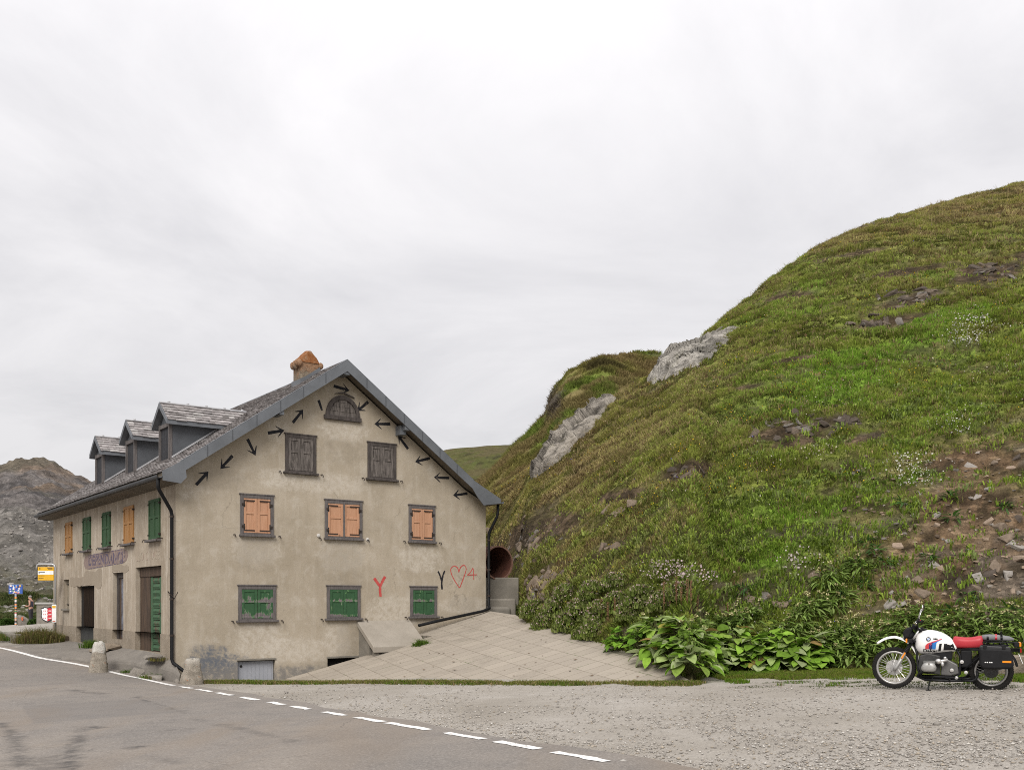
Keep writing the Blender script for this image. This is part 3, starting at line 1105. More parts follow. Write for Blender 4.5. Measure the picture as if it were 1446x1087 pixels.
# patches of smooth new plaster on the front, 6 mm proud
def patch(poly, name='plaster_patch'):
    mb = MB()
    P = []
    for k in range(len(poly)):
        a, b = np.array(poly[k]), np.array(poly[(k + 1) % len(poly)])
        n = max(2, int(np.linalg.norm(b - a) / .18))
        for t in np.arange(n) / n:
            q = a * (1 - t) + b * t
            j = (vnoise(q[:1] * 3, q[1:] * 3, 41)[0] - .5) * .12 if 0 < t else 0
            P.append((-.006, q[0] + j, q[1] + j))
    mb.prism(P, (.006, 0, 0))
    mb.build(name, M_SMOOTHP, house)


patch([(11.3, 2.85), (11.2, 2.57), (10.34, 2.57), (8.02, 2.57), (7.6, 2.45), (7.1, 2.55), (7.1, 3.03), (9.2, 3.02), (9.3, 2.86)])
patch([(5.95, 2.91), (4.2, 2.93), (4.15, 3.06), (4.4, 3.12), (5.95, 3.10)])

# roof ------------------------------------------------------------
TH = .13
mb = MB()
top = [(u, z) for u, z in RS]
sec = top + [(u, z - TH) for u, z in reversed(RS)]
mb.prism([(u, -OV, z) for u, z in sec], (0, LEN + OV + .3, 0))
roof = mb.build('roof', M_SOFFIT, house)


def slates(a, b, v0, v1, ex=.20, wmin=.22, wmax=.42, cut=None, seed=3, lift=.012, xf=None):
    """rows of slates from eave point a=(u,z) up to b=(u,z), between v0 and v1"""
    rr = random.Random(seed)
    mb = MB()
    du, dz = b[0] - a[0], b[1] - a[1]
    L = math.hypot(du, dz)
    tu, tz = du / L, dz / L
    nu, nz = -tz, tu
    if nz < 0: nu, nz = -nu, -nz
    s = -.04
    row = 0
    while s < L:
        v = v0 - rr.random() * .2
        while v < v1:
            w = rr.uniform(wmin, wmax)
            va, vb = max(v, v0) + .004, min(v + w, v1) - .004
            v += w
            if vb - va < .03: continue
            ln = ex * 1.55
            e = min(s + ln, L + .02)
            s0 = s + rr.uniform(-.018, .018)
            if cut and cut((va + vb) / 2, (s0 + e) / 2, L): continue
            h0 = lift + .028 + rr.uniform(0, .010); h1 = lift
            g = rr.uniform(.74, 1.14)
            c = (.255 * g, .235 * g, .230 * g)
            if rr.random() < .15: c = (.30 * g, .285 * g, .275 * g)
            if rr.random() < .10: c = (.17 * g, .155 * g, .15 * g)
            mb.col = c
            pts = []
            for (ss, hh) in ((s0, h0), (e, h1)):
                for vv in (va, vb):
                    for th in (0, .016):
                        pts.append((a[0] + tu * ss + nu * (hh - th), vv, a[1] + tz * ss + nz * (hh - th)))
            if xf: pts = [xf(p) for p in pts]
            mb.quads(pts, [(0, 2, 6, 4), (0, 1, 3, 2), (0, 4, 5, 1), (2, 3, 7, 6), (4, 6, 7, 5)])
        s += ex
        row += 1
    return mb


M_SLATE = attr_mat('grey_slate', .75, .5, 25, fine=9, dist=.01, spec=.35)
mb = slates(RS[0], RS[1], -OV + .02, LEN + .28, ex=.16, wmin=.15, wmax=.30, seed=1)
m2 = slates(RS[1], RS[2], -OV + .02, LEN + .28, ex=.16, wmin=.15, wmax=.30, seed=2)
m3 = slates(RS[4], RS[3], -OV + .02, LEN + .28, ex=.25, wmin=.4, wmax=.7, seed=3)
m4 = slates(RS[3], RS[2], -OV + .02, LEN + .28, ex=.25, wmin=.4, wmax=.7, seed=4)
for q in (m2, m3, m4):
    o_ = len(mb.v)
    mb.v += q.v; mb.f += [tuple(i + o_ for i in f) for f in q.f]; mb.c += q.c
mb.build('slate_cover', M_SLATE, roof, fix=False)
# ridge strip
mb = MB(); mb.col = (1, 1, 1)
mb.prism([(4.5 - .16, -OV, 8.6 - .10), (4.5, -OV, 8.655), (4.5 + .16, -OV, 8.6 - .105), (4.5, -OV, 8.60)], (0, LEN + OV + .3, 0))
mb.build('ridge_cap', M_ZINC, roof)


def rake(v, d):
    mb = MB()
    H = .27
    L_ = [(-.475, 5.235), (-.004, 5.515), (4.5, 8.635), (4.5, 8.635 - H - .04), (.10, 5.30), (.12, 5.12), (-.02, 4.965), (-.46, 5.01)]
    R_ = [(4.5, 8.635), (8.644, 5.645), (9.63, 5.15), (9.63, 5.02), (9.0, 4.93), (8.78, 5.16), (8.60, 5.645 - H + .03), (4.5, 8.635 - H - .04)]
    for L in (L_, R_):
        # split the concave board into convex pieces: long arm + eave box
        mb.prism([(u, v, z) for u, z in L], (0, d, 0))
    return mb


rake(-OV - .03, .03).build('rake_board', M_ZINC, house)
rake(LEN + .30, .03).build('rake_board', M_ZINC, house)
# folded seams of the sheet metal: thin standing joints across the rake board
mb = MB()
for k in range(1, 7):
    for sgn in (0, 1):
        t = k / 7
        (ua, za), (ub, zb) = ((RS[1], RS[2]) if sgn == 0 else (RS[3], RS[2]))
        u = ua + (ub - ua) * t; z = za + (zb - za) * t + .036
        mb = MB(); mb.box(u - .012, u + .012, -OV - .036, -OV - .0305, z - .27, z - .002)
        mb.build('sheet_joint', M_ZINCD, house)
# top flashing that folds over the slates
mb = MB()
for (ua, za), (ub, zb) in ((RS[1], RS[2]), (RS[2], RS[3])):
    mb.prism([(ua, -OV - .03, za + .038), (ub, -OV - .03, zb + .038), (ub, -OV - .03, zb + .052), (ua, -OV - .03, za + .052)], (0, .13, 0))
mb.build('rake_flashing', M_ZINC, house)
# eave box on the gable's left foot and right foot (sides of the boxed eaves)
mb = MB()
mb.prism([(-.47, -OV, 5.03), (0, -OV, 4.99), (0, -OV, 5.30), (-.47, -OV, 5.09)], (0, LEN + OV + .29, 0))
mb.build('eave_soffit', M_SOFFIT, house)
mb = MB()
mb.prism([(W, -OV, 5.00), (9.6, -OV, 5.02), (9.6, -OV, 5.08), (W, -OV, 5.12)], (0, LEN + OV + .29, 0))
mb.build('eave_soffit', M_SOFFIT, house)
# purlin ends clad in zinc
for u, w_, h_ in ((4.5, .17, .17), (2.62, .13, .16), (6.42, .2, .2)):
    z = rt(u) - .30 - h_ / 2
    if u > 5: z += .10
    mb = MB(); mb.box(u - w_ / 2, u + w_ / 2, -OV + .0, .05, z - h_ / 2 + .1, z + h_ / 2 + .06)
    mb.build('purlin_end', M_ZINC, house, bevel=.006)
mb = MB(); mb.box(6.26, 6.44, -.30, .05, 6.80, 7.06)
mb.build('purlin_end', M_ZINC, house, bevel=.006)
# gutter: half-round channel along the road eave, and the one at the back
for u, z in ((-.53, 5.135), (9.68, 5.08)):
    mb = MB()
    rows = []
    for v in np.linspace(-OV - .02, LEN + .3, 24):
        rows.append([(u + .075 * math.cos(t), v, z + .075 * math.sin(t)) for t in np.linspace(PI, 2 * PI, 9)] + [(u + .067 * math.cos(t), v, z + .067 * math.sin(t)) for t in np.linspace(2 * PI, PI, 9)])
    mb.grid(rows, wrap=True)
    mb.build('gutter', M_ZINCD, house, smooth=False)

# downpipes
mb = MB()
P = [(-.53, -.33, 5.06), (-.53, -.33, 4.86), (-.49, -.30, 4.78), (-.13, -.04, 4.33), (-.10, -.02, 4.22), (-.10, -.02, .63), (-.08, -.06, .54), (.14, -.30, .32), (.36, -.40, .16)]
mb.tube(P, .044, 10)
dp = mb.build('downpipe', M_BLACKP, house, smooth=True)
mb = MB()
for z in (4.15, 3.1, 2.1, 1.2):
    mb = MB(); mb.tube([(-.10, -.02, z), (-.10, -.02, z + .05)], .055, 10)
    mb.build('pipe_bracket', M_IRON, dp)
mb = MB(); mb.tube([(-.17, -.06, 2.22), (-.20, -.02, 2.32), (-.06, -.10, 2.14), (-.01, -.2, 2.30)], .012, 5)
mb.build('pipe_hook', M_IRON, dp)
mb = MB()
P = [(9.64, -.30, 5.02), (9.64, -.30, 4.75), (9.62, -.28, 4.62), (9.52, -.06, 4.22), (9.50, -.02, 4.1), (9.50, -.02, 1.95), (9.47, -.10, 1.86), (9.2, -.16, 1.77), (7.6, -.2, 1.50), (6.9, -.22, 1.37)]
mb.tube(P, .045, 10)
dp = mb.build('downpipe', M_BLACKP, house, smooth=True)
mb = MB()
for z in (3.9, 3.0, 2.2):
    mb = MB(); mb.tube([(9.50, -.02, z), (9.50, -.02, z + .05)], .056, 10)
    mb.build('pipe_bracket', M_IRON, dp)

# chimney
mb = MB()
cu, cv = 4.16, 1.45
mb.box(cu - .27, cu + .27, cv - .27, cv + .27, 7.6, 8.88)
for k in range(26):
    a = k * 2.4; mb.ell((cu + .31 * (1 if k % 2 else -1) + R.uniform(-.03, .03), cv - .28 + .56 * k / 25, 8.77 + R.uniform(-.04, .05)), (.09, .07, .10), 8)
m = Mat('lichen_stone', .95, .1)
n1 = m.noise(m.co(), 3.2, 8, .7, .5); n2 = m.noise(m.co(), 14, 6, .7)
s_ = m.xyz(m.co())
hgt = m.math('ADD', m.rng(s_['Z'], 8.2, 8.95, 0, .42), n1)
c = m.mix(m.rng(n2, .3, .7), (.27, .225, .17), (.13, .10, .075))
c = m.mix(m.rng(hgt, .62, .85, 0, .6), c, (.30, .15, .075))
c = m.mix(m.rng(n2, .64, .72, 0, .7), c, (.5, .44, .38))
m.base(c); m.bump(m.math('ADD', n2, n1), 1.0, .06)
M_LICHEN = m.m
m = Mat('orange_lichen', .95, .1)
n1 = m.noise(m.co(), 9, 8, .7, .5)
c = m.ramp(n1, [(.3, (.11, .045, .022)), (.48, (.225, .09, .035)), (.58, (.25, .13, .065)), (.68, (.32, .27, .22))])
m.base(c); m.bump(n1, .7, .02)
M_ORLICH = m.m
chim = mb.build('chimney', M_LICHEN, house, bevel=.02)
mb = MB()
rows = []
for t in np.linspace(-1, 1, 13):
    h = float(np.interp(t, [-1, -.75, -.45, -.12, .12, .4, .75, 1], [0, .14, .24, .36, .37, .26, .13, 0])) + R.uniform(-.012, .012)
    k = .30 * t
    rows.append([(cu + k, cv - .29, 8.82), (cu + k * .97, cv - .28, 8.84 + h * .86), (cu + k * .8, cv, 8.84 + h * 1.0), (cu + k * .97, cv + .28, 8.84 + h * .86), (cu + k, cv + .29, 8.82)])
mb.grid(rows)
mb.face([r[0] for r in rows] + [rows[k][1] for k in range(12, -1, -1)])
mb.face([r[4] for r in rows] + [rows[k][3] for k in range(12, -1, -1)])
mb.build('chimney_cap', M_ORLICH, chim)
mb = MB()
for dz, gx in ((0, .345), ):
    mb.prism([(cu - .31, cv - .30, rt(cu - .31) + .03), (cu + .30, cv - .30, rt(cu + .30) + .03), (cu + .30, cv - .30, rt(cu + .30) + .16), (cu - .12, cv - .30, rt(cu - .12) + .15), (cu - .31, cv - .30, rt(cu - .31) + .18)], (0, .60, 0))
mb.build('chimney_flashing', M_ZINC, chim)


# dormers
def dormer(vc):
    u0 = .55
    zb = rt(u0)
    ze = 6.93
    mb = MB()
    ub = 4.5 - (8.6 - ze) / .693
    for s in (-1, 1):
        v = vc + s * .43
        mb.prism([(u0, v - .02, zb - .05), (ub + .2, v - .02, ze + .1), (ub + .2, v - .02, ze + .12), (u0, v - .02, ze + .12)], (0, .04, 0))
    # gable front above the window
    mb.prism([(u0, vc - .45, 6.86), (u0, vc + .45, 6.86), (u0, vc, 7.33)], (.03, 0, 0))
    d = mb.build('dormer', M_ZINCD, house)
    # apron flashing along the foot of the cheeks
    mb = MB()
    for s in (-1, 1):
        v = vc + s * .455
        mb.prism([(u0 + .02, v - .012, zb + .07), (ub - .1, v - .012, rt(ub - .1) + .07), (ub - .1, v - .012, rt(ub - .1) + .12), (u0 + .02, v - .012, zb + .12)], (0, .024, 0))
    mb.build('dormer_flashing', flat_light, d)
    # window posts, head, sill and dark glazing
    mb = MB()
    mb.box(u0 - .05, u0 + .04, vc - .46, vc - .39, zb - .05, 6.93)
    mb.box(u0 - .05, u0 + .04, vc + .39, vc + .46, zb - .05, 6.93)
    mb.box(u0 - .05, u0 + .04, vc - .39, vc + .39, 6.80, 6.90)
    mb.box(u0 - .07, u0 + .04, vc - .46, vc + .46, zb - .03, zb + .05)
    f = mb.build('dormer_frame', M_SILL, d)
    mb = MB()
    for k in range(5):
        v = vc - .385 + k * .155
        mb.box(u0 + .0, u0 + .02, v + .006, v + .149, zb + .05, 6.80)
    mb.build('dormer_shutter', M_OLDSH, d)
    # little pitched roof running back to the main roof
    A, E = 7.46, 6.93
    uf = u0 - .16
    pk = 4.5 - (8.6 - A) / .693; ek = 4.5 - (8.6 - E) / .693
    mb = MB()
    for s in (-1, 1):
        V = [(uf, vc, A), (uf, vc + s * .66, E), (ek + .05, vc + s * .66, E), (pk + .05, vc, A)]
        mb.prism(V, (0, 0, -.10))
    r = mb.build('dormer_roof', M_ZINC, d)
    for s in (-1, 1):
        # slates: local rows climb from eave (vc+s*.66,E) to ridge (vc,A); swap axes
        L = math.hypot(.66, A - E)

        def cut(u, ss, L_=None):
            z = E + (A - E) * min(max(ss / L, 0), 1)
            return u > 4.5 - (8.6 - z) / .693 + .03
        q = slates((0, 0), (.66, A - E), uf + .01, pk + .05, ex=.14, wmin=.16, wmax=.3, cut=cut, seed=int(vc * 10) + s, lift=.006,
                   xf=lambda p, s=s: (p[1], vc + s * (.66 - p[0]), E + p[2]))
        q.build('dormer_slates', M_SLATE, r, fix=False)
    mb = MB()
    mb.tube([(uf, vc, A + .03), (pk, vc, A + .03)], .03, 6)
    for k in range(5):
        mb.ell((uf + .25 + k * .52, vc, A + .065), (.045, .03, .03), 8)
    mb.build('dormer_ridge', flat_light, r)
    # barge boards of the dormer front
    mb = MB()
    for s in (-1, 1):
        mb.prism([(uf - .02, vc, A + .03), (uf - .02, vc + s * .68, E + .02), (uf - .02, vc + s * .68, E - .11), (uf - .02, vc, A - .12)], (.02, 0, 0))
        mb.prism([(uf, vc + s * .66, E - .115), (ek + .05, vc + s * .66, E - .115), (ek + .05, vc + s * .66, E + .005), (uf, vc + s * .66, E + .005)], (0, s * .018, 0))
    mb.build('dormer_barge_board', M_ZINC, r)


flat_light = simple('light_zinc_strip', (.46, .46, .47), (.36, .36, .37), 6, .5, .05, 20, .004, metal=.3)
M_OLDSH = simple('dark_dormer_shutter', (.035, .036, .042), (.02, .02, .022), 8, .8, .4, 40, .005)
for vc in (2.6, 5.9, 9.55):
    dormer(vc)


# ------------------------------------------------------------------ gable windows: frame, sill, two panelled shutters, hinges
def gable_window(u0, u1, w0, w1, mat, hinges=False, centre_bar=False, fw=.09, frame=None, sill_w=.06, mats=None):
    mb = MB()
    y0, y1 = -.035, .02
    mb.box(u0, u0 + fw, y0, y1, w0, w1)
    mb.box(u1 - fw, u1, y0, y1, w0, w1)
    mb.box(u0 + fw, u1 - fw, y0, y1, w1 - fw, w1)
    mb.box(u0 + fw, u1 - fw, y0 + .012, y1, w0, w0 + fw * .5)
    mb.box(u0 - .03, u1 + .03, y0 - .012, y1, w1, w1 + .035)
    f = mb.build('window', frame or M_SILL, house, bevel=.008)
    mb = MB()
    mb.box(u0 - sill_w, u1 + sill_w, -.10, .02, w0 - .06, w0)
    mb.build('sill', frame or M_SILL, f, bevel=.012)
    uc = (u0 + u1) / 2
    for k, (a, b) in enumerate(((u0 + fw, uc - .006), (uc + .006, u1 - fw))):
        lo, hi = w0 + fw * .5, w1 - fw
        mid = lo + (hi - lo) * .58
        st = .075
        mb = MB()
        mb.box(a, a + st, -.028, .01, lo, hi)
        mb.box(b - st, b, -.028, .01, lo, hi)
        mb.box(a + st, b - st, -.027, .01, lo, lo + st)
        mb.box(a + st, b - st, -.027, .01, hi - st, hi)
        mb.box(a + st, b - st, -.0275, .01, mid - st * .5, mid + st * .5)
        mb.box(a + st, b - st, -.012, .008, lo + st, mid - st * .5)
        mb.box(a + st, b - st, -.012, .008, mid + st * .5, hi - st)
        mb.build('shutter', (mats or [mat, mat])[k], f, bevel=.006)
        if hinges:
            s = 1 if k == 0 else -1
            e = a if k == 0 else b
            for z, dz in ((lo + .06, -1), (hi - .06, 1)):
                h = MB()
                h.box(min(e - s * .05, e + s * .02), max(e - s * .05, e + s * .02), -.055, -.028, z - dz * .10 - .03, z - dz * .10 + .03)
                h.box(min(e, e + s * .03), max(e, e + s * .03), -.034, -.0285, min(z, z - dz * .17), max(z, z - dz * .17))
                h.box(min(e, e + s * .30), max(e, e + s * .30), -.0345, -.029, z - .016, z + .016)
                h.build('hinge', M_IRON, f)
    if centre_bar:
        mb = MB(); mb.box(uc - .025, uc + .025, -.045, 0, w0 + .02, w1 - .02)
        mb.build('centre_bar', M_SILL, f)
    # shutter catches either side of the sill
    for u in (u0 - .17, u1 + .15):
        mb = MB(); mb.tube([(u, .02, w0 - .02), (u, -.10, w0 - .02), (u + .02, -.12, w0 - .09)], .014, 5)
        mb.build('shutter_catch', M_IRON, f)
    return f


M_OLDFRAME = simple('old_frame_wood', (.085, .072, .066), (.035, .030, .028), 7, .9, .5, 50, .006, stretch=(2, 2, .6))
gable_window(2.90, 3.79, 5.53, 6.53, M_OLDWOOD, frame=M_OLDFRAME)
gable_window(5.36, 6.27, 5.53, 6.53, M_OLDWOOD, frame=M_OLDFRAME)
for a_, b_, cb in ((1.66, 2.57, False), (4.05, 5.19, True), (6.69, 7.58, False)):
    gable_window(a_, b_, 3.81, 4.84, M_ORANGE, hinges=True, centre_bar=cb, sill_w=.03)
gable_window(1.61, 2.64, 1.58, 2.47, M_GPEEL, mats=[M_GPEEL, M_GPEEL])
gable_window(4.11, 5.13, 1.60, 2.48, M_GPEEL2)
gable_window(6.74, 7.64, 1.63, 2.48, M_GPEEL2)
# half-round attic window
mb = MB()
uc, w0, ro = 4.59, 7.15, .52
N_ = 15
arc = [(uc + ro * math.cos(t), w0 + .60 / .52 * ro * math.sin(t)) for t in np.linspace(PI, 0, N_)]
arci = [(uc + (ro - .10) * math.cos(t), w0 + .60 / .52 * (ro - .10) * math.sin(t)) for t in np.linspace(PI, 0, N_)]
for k in range(N_ - 1):
    mb.prism([(arc[k][0], -.05, arc[k][1]), (arc[k + 1][0], -.05, arc[k + 1][1]), (arci[k + 1][0], -.05, arci[k + 1][1]), (arci[k][0], -.05, arci[k][1])], (0, .07, 0))
f = mb.build('attic_window', M_OLDFRAME, house)
mb = MB(); mb.box(uc - .57, uc + .55, -.08, .02, w0 - .10, w0 + .02)
mb.build('sill', M_OLDFRAME, f, bevel=.01)
mb = MB(); mb.prism([(a, -.006, b) for a, b in arc] , (0, .006, 0)); mb.build('back_board', M_OLDWOOD, f)
for k in range(4):
    za = w0 + .02 + k * .125; zb_ = za + .118
    t = math.sqrt(max(0, 1 - ((zb_ - w0) / (.60 / .52 * .42)) ** 2)); hw_ = .42 * max(.25, t) + .02
    mb = MB(); mb.box(uc - hw_, uc + hw_, -.02 - .004 * (k % 2), .015, za, zb_)
    mb.build('board', M_OLDWOOD, f)
mb = MB(); mb.prism([(uc - .25, -.055, 7.77), (uc + .02, -.055, 7.80), (uc + .36, -.055, 7.70), (uc + .30, -.055, 7.745), (uc, -.055, 7.845)], (0, .05, 0))
mb.build('lintel_board', M_OLDFRAME, f)
# cellar windows
mb = MB(); mb.box(1.61, 2.61, .10, .13, -.06, .50)
for k in range(9):
    mb.box(1.61 + k * .111 + .052, 1.61 + k * .111 + .058, .095, .101, -.06, .50)
f = mb.build('cellar_hatch', simple('grey_painted_board', (.30, .31, .34), (.25, .26, .285), 2.5, .7, .1, 40, .003), house)
mb = MB(); mb.lathe([(.035, 0), (.035, .01)], (1.72, .094, .38), (0, -1, 0), 12)
mb.build('vent_hole', M_DARK, f)
mb = MB(); mb.box(1.57, 2.65, -.02, .12, .52, .575); mb.box(1.60, 2.62, -.05, .26, -.10, -.06)
mb.build('lintel', M_CONCD, f, bevel=.012)
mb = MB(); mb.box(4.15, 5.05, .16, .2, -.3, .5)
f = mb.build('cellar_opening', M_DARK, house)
mb = MB(); mb.box(4.11, 5.08, -.02, .1, .50, .56)
mb.build('lintel', M_CONCD, f, bevel=.01)


# ------------------------------------------------------------------ road front: shutters, doors, lettering
def front_shutter(v0, v1, w0, w1, mat):
    mb = MB()
    mb.box(-.14, .02, v0 - .05, v1 + .05, w0 - .07, w0 - .01)
    f = mb.build('front_window', M_SILL, house, bevel=.01)
    vc = (v0 + v1) / 2
    for a, b in ((v0, vc - .004), (vc + .004, v1)):
        mb = MB()
        st = .07
        mid = w0 + (w1 - w0) * .55
        mb.box(-.045, .01, a, a + st, w0, w1); mb.box(-.045, .01, b - st, b, w0, w1)
        for z in (w0, mid - st / 2, w1 - st):
            mb.box(-.044, .01, a + st, b - st, z, z + st)
        mb.box(-.025, .01, a + st, b - st, w0 + st, mid - st / 2); mb.box(-.025, .01, a + st, b - st, mid + st / 2, w1 - st)
        mb.build('shutter', mat, f, bevel=.004)
    for s, v in ((-1, v0), (1, v1)):
        for z in (w0 + .12, w1 - .12):
            mb = MB(); mb.box(-.06, .0, v - .03, v + .03, z - .02, z + .02)
            mb.build('hinge', M_IRON, f)
        mb = MB(); mb.tube([(0, v + s * .17, w0 + .0), (-.13, v + s * .17, w0 + .0), (-.16, v + s * .17, w0 - .07)], .013, 5)
        mb.build('shutter_catch', M_IRON, f)


for (a, b), mt in zip(((10.93, 11.86), (8.43, 9.37), (6.06, 6.95), (3.62, 4.56), (1.22, 2.15)), (M_OCHRE, M_GFRONT, M_GFRONT, M_OCHRE, M_GFRONT)):
    front_shutter(a, b, 3.70, 4.75, mt)

# doors (recessed .22 m)
M_BROWNW = simple('brown_old_door', (.085, .055, .036), (.035, .024, .018), 6, .85, .5, 40, .006, stretch=(2, 2, .3))
mb = MB()
mb.box(.15, .20, 8.05, 10.34, .70, 2.56)
d = mb.build('door', M_DARK, house)  # black panel standing for the dark inside of the open doorway
mb = MB()
for k in range(7):
    mb.box(.125, .148, 8.06 + k * .27, 8.06 + k * .27 + .262, 1.25, 2.5)
mb.build('door_boards', simple('dark_brown_boards', (.030, .020, .014), (.012, .009, .007), 6, .95, .5, 40, .006, spec=.05, stretch=(2, 2, .3)), d)
mb = MB(); mb.box(.115, .148, 8.05, 10.30, .72, 1.22); mb.build('kick_panel', simple('dull_black_door', (.045, .047, .046), (.03, .03, .03), 5, .7, .2), d)
mb = MB(); mb.tube([(.09, 8.3, .75), (.09, 8.3, 2.54)], .025, 8); mb.build('door_post', simple('blue_grey_post', (.12, .14, .17), (.09, .1, .12), 5, .5, .1), d)
mb = MB()
mb.box(.15, .2, 4.72, 5.85, .95, 2.9)
d = mb.build('door', M_BROWNW, house)
mb = MB(); mb.box(.11, .149, 4.72, 4.9, .96, 2.9); mb.box(.11, .149, 5.66, 5.83, .96, 2.9); mb.box(.11, .149, 4.9, 5.66, 2.75, 2.9)
mb.build('door_frame', M_OLDFRAME, d)
mb = MB(); mb.box(.13, .1495, 5.15, 5.4, 1.0, 2.72); mb.build('door_strip', simple('bluish_worn_paint', (.17, .18, .22), (.06, .05, .05), 5, .8, .3), d)
mb = MB()
mb.box(.17, .21, 1.17, 3.47, .72, 3.0)
d = mb.build('door', M_BROWNW, house)
mb = MB()
mb.box(.12, .168, 1.17, 1.5, .72, 2.74)
mb.box(.12, .168, 2.55, 3.46, .72, 2.74)
mb.box(.10, .168, 1.17, 3.46, 2.74, 2.98)
mb.build('door_frame', M_BROWNW, d)
mb = MB()
mb.box(.13, .165, 1.52, 1.72, .74, 2.72); mb.box(.13, .165, 2.34, 2.53, .74, 2.72)
for k in range(12):
    z = .76 + k * .163
    mb.box(.142, .166, 1.72, 2.34, z, z + .145)
    mb.prism([(.142, 1.74, z + .02), (.142, 2.32, z + .02), (.122, 2.30, z + .07), (.122, 1.76, z + .07)], (0.018, 0, .05))
mb.build('door_leaf', M_GDOOR, d, bevel=.004)
mb = MB(); mb.tube([(.13, 1.62, 1.75), (.08, 1.62, 1.75), (.08, 1.68, 1.75)], .015, 6); mb.build('door_handle', M_IRON, d)
# slot window
mb = MB(); mb.box(.12, .18, 11.43, 12.26, 1.80, 2.80)
f = mb.build('front_window', simple('mortar_blocked', (.26, .225, .17), (.2, .17, .13), 3, .9, .4), house)
mb = MB(); mb.box(-.08, .12, 11.38, 12.30, 1.74, 1.80); mb.build('sill', M_CONCD, f, bevel=.01)
mb = MB(); mb.tube([(.10, 12.2, 2.65), (.10, 11.5, 2.65)], .018, 6); mb.tube([(.10, 12.2, 1.95), (.10, 11.5, 1.95)], .018, 6)
mb.build('bar', M_IRON, f)


# painted writing on the front
def text_mesh(s, size, M, mat, name, parent, extr=.0015, bold=0.0, width=1.0):
    cu_ = bpy.data.curves.new('lettering', 'FONT')
    cu_.body = s; cu_.size = size; cu_.extrude = extr; cu_.offset = bold
    cu_.align_x = 'CENTER'; cu_.align_y = 'CENTER'
    cu_.space_character = 1.05
    o = bpy.data.objects.new('lettering', cu_)
    COL.objects.link(o)
    dg = bpy.context.evaluated_depsgraph_get()
    me = bpy.data.meshes.new_from_object(o.evaluated_get(dg))
    bpy.data.objects.remove(o)
    bpy.data.curves.remove(cu_)
    me.transform(Matrix.Diagonal((width, 1, 1, 1)))
    me.transform(M)
    me.name = name
    me.materials.clear(); me.materials.append(mat)
    o = bpy.data.objects.new(name, me)
    COL.objects.link(o)
    o.parent = parent
    return o


# faded blue-violet panel: frame, ground, letters
M_VIOLET = peeling('faded_violet_paint', (.105, .085, .125), (.33, .26, .21), .53, .60, (.24, .185, .165), .5)
M_PANEL = peeling('faded_brown_ground', (.235, .175, .155), (.36, .30, .24), .58, .66, (.30, .235, .195), .5)
mb = MB()
P = [(-.004, 8.75, 3.08), (-.004, 4.75, 3.16), (-.004, 4.40, 3.22), (-.004, 4.22, 3.36), (-.004, 4.30, 3.50), (-.004, 4.75, 3.58), (-.004, 8.75, 3.54), (-.004, 9.2, 3.50), (-.004, 9.4, 3.30), (-.004, 9.2, 3.12)]
mb.prism(P, (.004, 0, 0))
sg = mb.build('painted_sign', M_PANEL, house)
FRONT_M = lambda v, w, d=-.0065: Matrix(((0, 0, -1, d), (-1, 0, 0, v), (0, 1, 0, w), (0, 0, 0, 1)))
text_mesh('DEPENDANCE', .42, FRONT_M(6.65, 3.33), M_VIOLET, 'painted_lettering', sg, bold=.012, width=1.5)
mb = MB()
for a, b in (((8.72, 3.10), (4.75, 3.175)), ((8.72, 3.525), (4.75, 3.565))):
    mb.prism([(-.0065, a[0], a[1] - .014), (-.0065, b[0], b[1] - .014), (-.0065, b[0], b[1] + .014), (-.0065, a[0], a[1] + .014)], (.002, 0, 0))
mb.build('painted_border', M_VIOLET, sg)
M_GHOST = peeling('ghost_lettering', (.33, .255, .205), (.43, .37, .295), .47, .50, (.40, .34, .27), .3)
text_mesh('LLO CITASE', .34, FRONT_M(2.35, 3.28, -.003), M_GHOST, 'faded_lettering', house, width=1.15)


# black arrows on the gable
def arrow(t, h, headless=False):
    t, h = np.array(t), np.array(h)
    d = h - t; L = np.linalg.norm(d); d /= L
    n = np.array([-d[1], d[0]])
    mb = MB()
    w = .038
    jit = lambda: (R.random() - .5) * .014
    q = lambda a, b: (t + d * a + n * b)
    e = L if headless else L - .06
    sh = [q(0, w + jit()), q(0, -w + jit()), q(e, -w * .85 + jit()), q(e, w * .85 + jit())]
    mb.prism([(p[0], -.004, p[1]) for p in sh], (0, .003, 0))
    if not headless:
        for s in (-1, 1):
            hd = [q(L, 0), q(L - .22, s * (.155 + jit())), q(L - .20, s * (.115 + jit())), q(L - .10, s * .02)]
            mb.prism([(p[0], -.005 - .0006 * s, p[1]) for p in hd], (0, .003, 0))
        hd = [q(L - .005, .0), q(L - .13, .045), q(L - .13, -.045)]
        mb.prism([(p[0], -.0068, p[1]) for p in hd], (0, .003, 0))
    return mb.build('painted_arrow', M_ARROW, house)


for t_, h_ in [((.51, 5.01), (.83, 5.37)), ((1.46, 5.82), (1.14, 5.46)), ((1.86, 6.29), (2.08, 5.88)), ((2.42, 6.50), (2.88, 6.62)), ((3.12, 6.85), (3.42, 7.23)), ((4.32, 7.98), (4.80, 7.91)),
               ((5.38, 7.67), (5.04, 7.38)), ((6.09, 7.12), (5.58, 7.07)), ((6.67, 6.46), (6.34, 6.82)), ((7.41, 6.25), (6.91, 6.11)), ((8.08, 5.72), (7.55, 5.71)), ((8.73, 5.30), (8.22, 5.22))]:
    arrow(t_, h_)
arrow((3.87, 7.54), (3.97, 7.27), True)


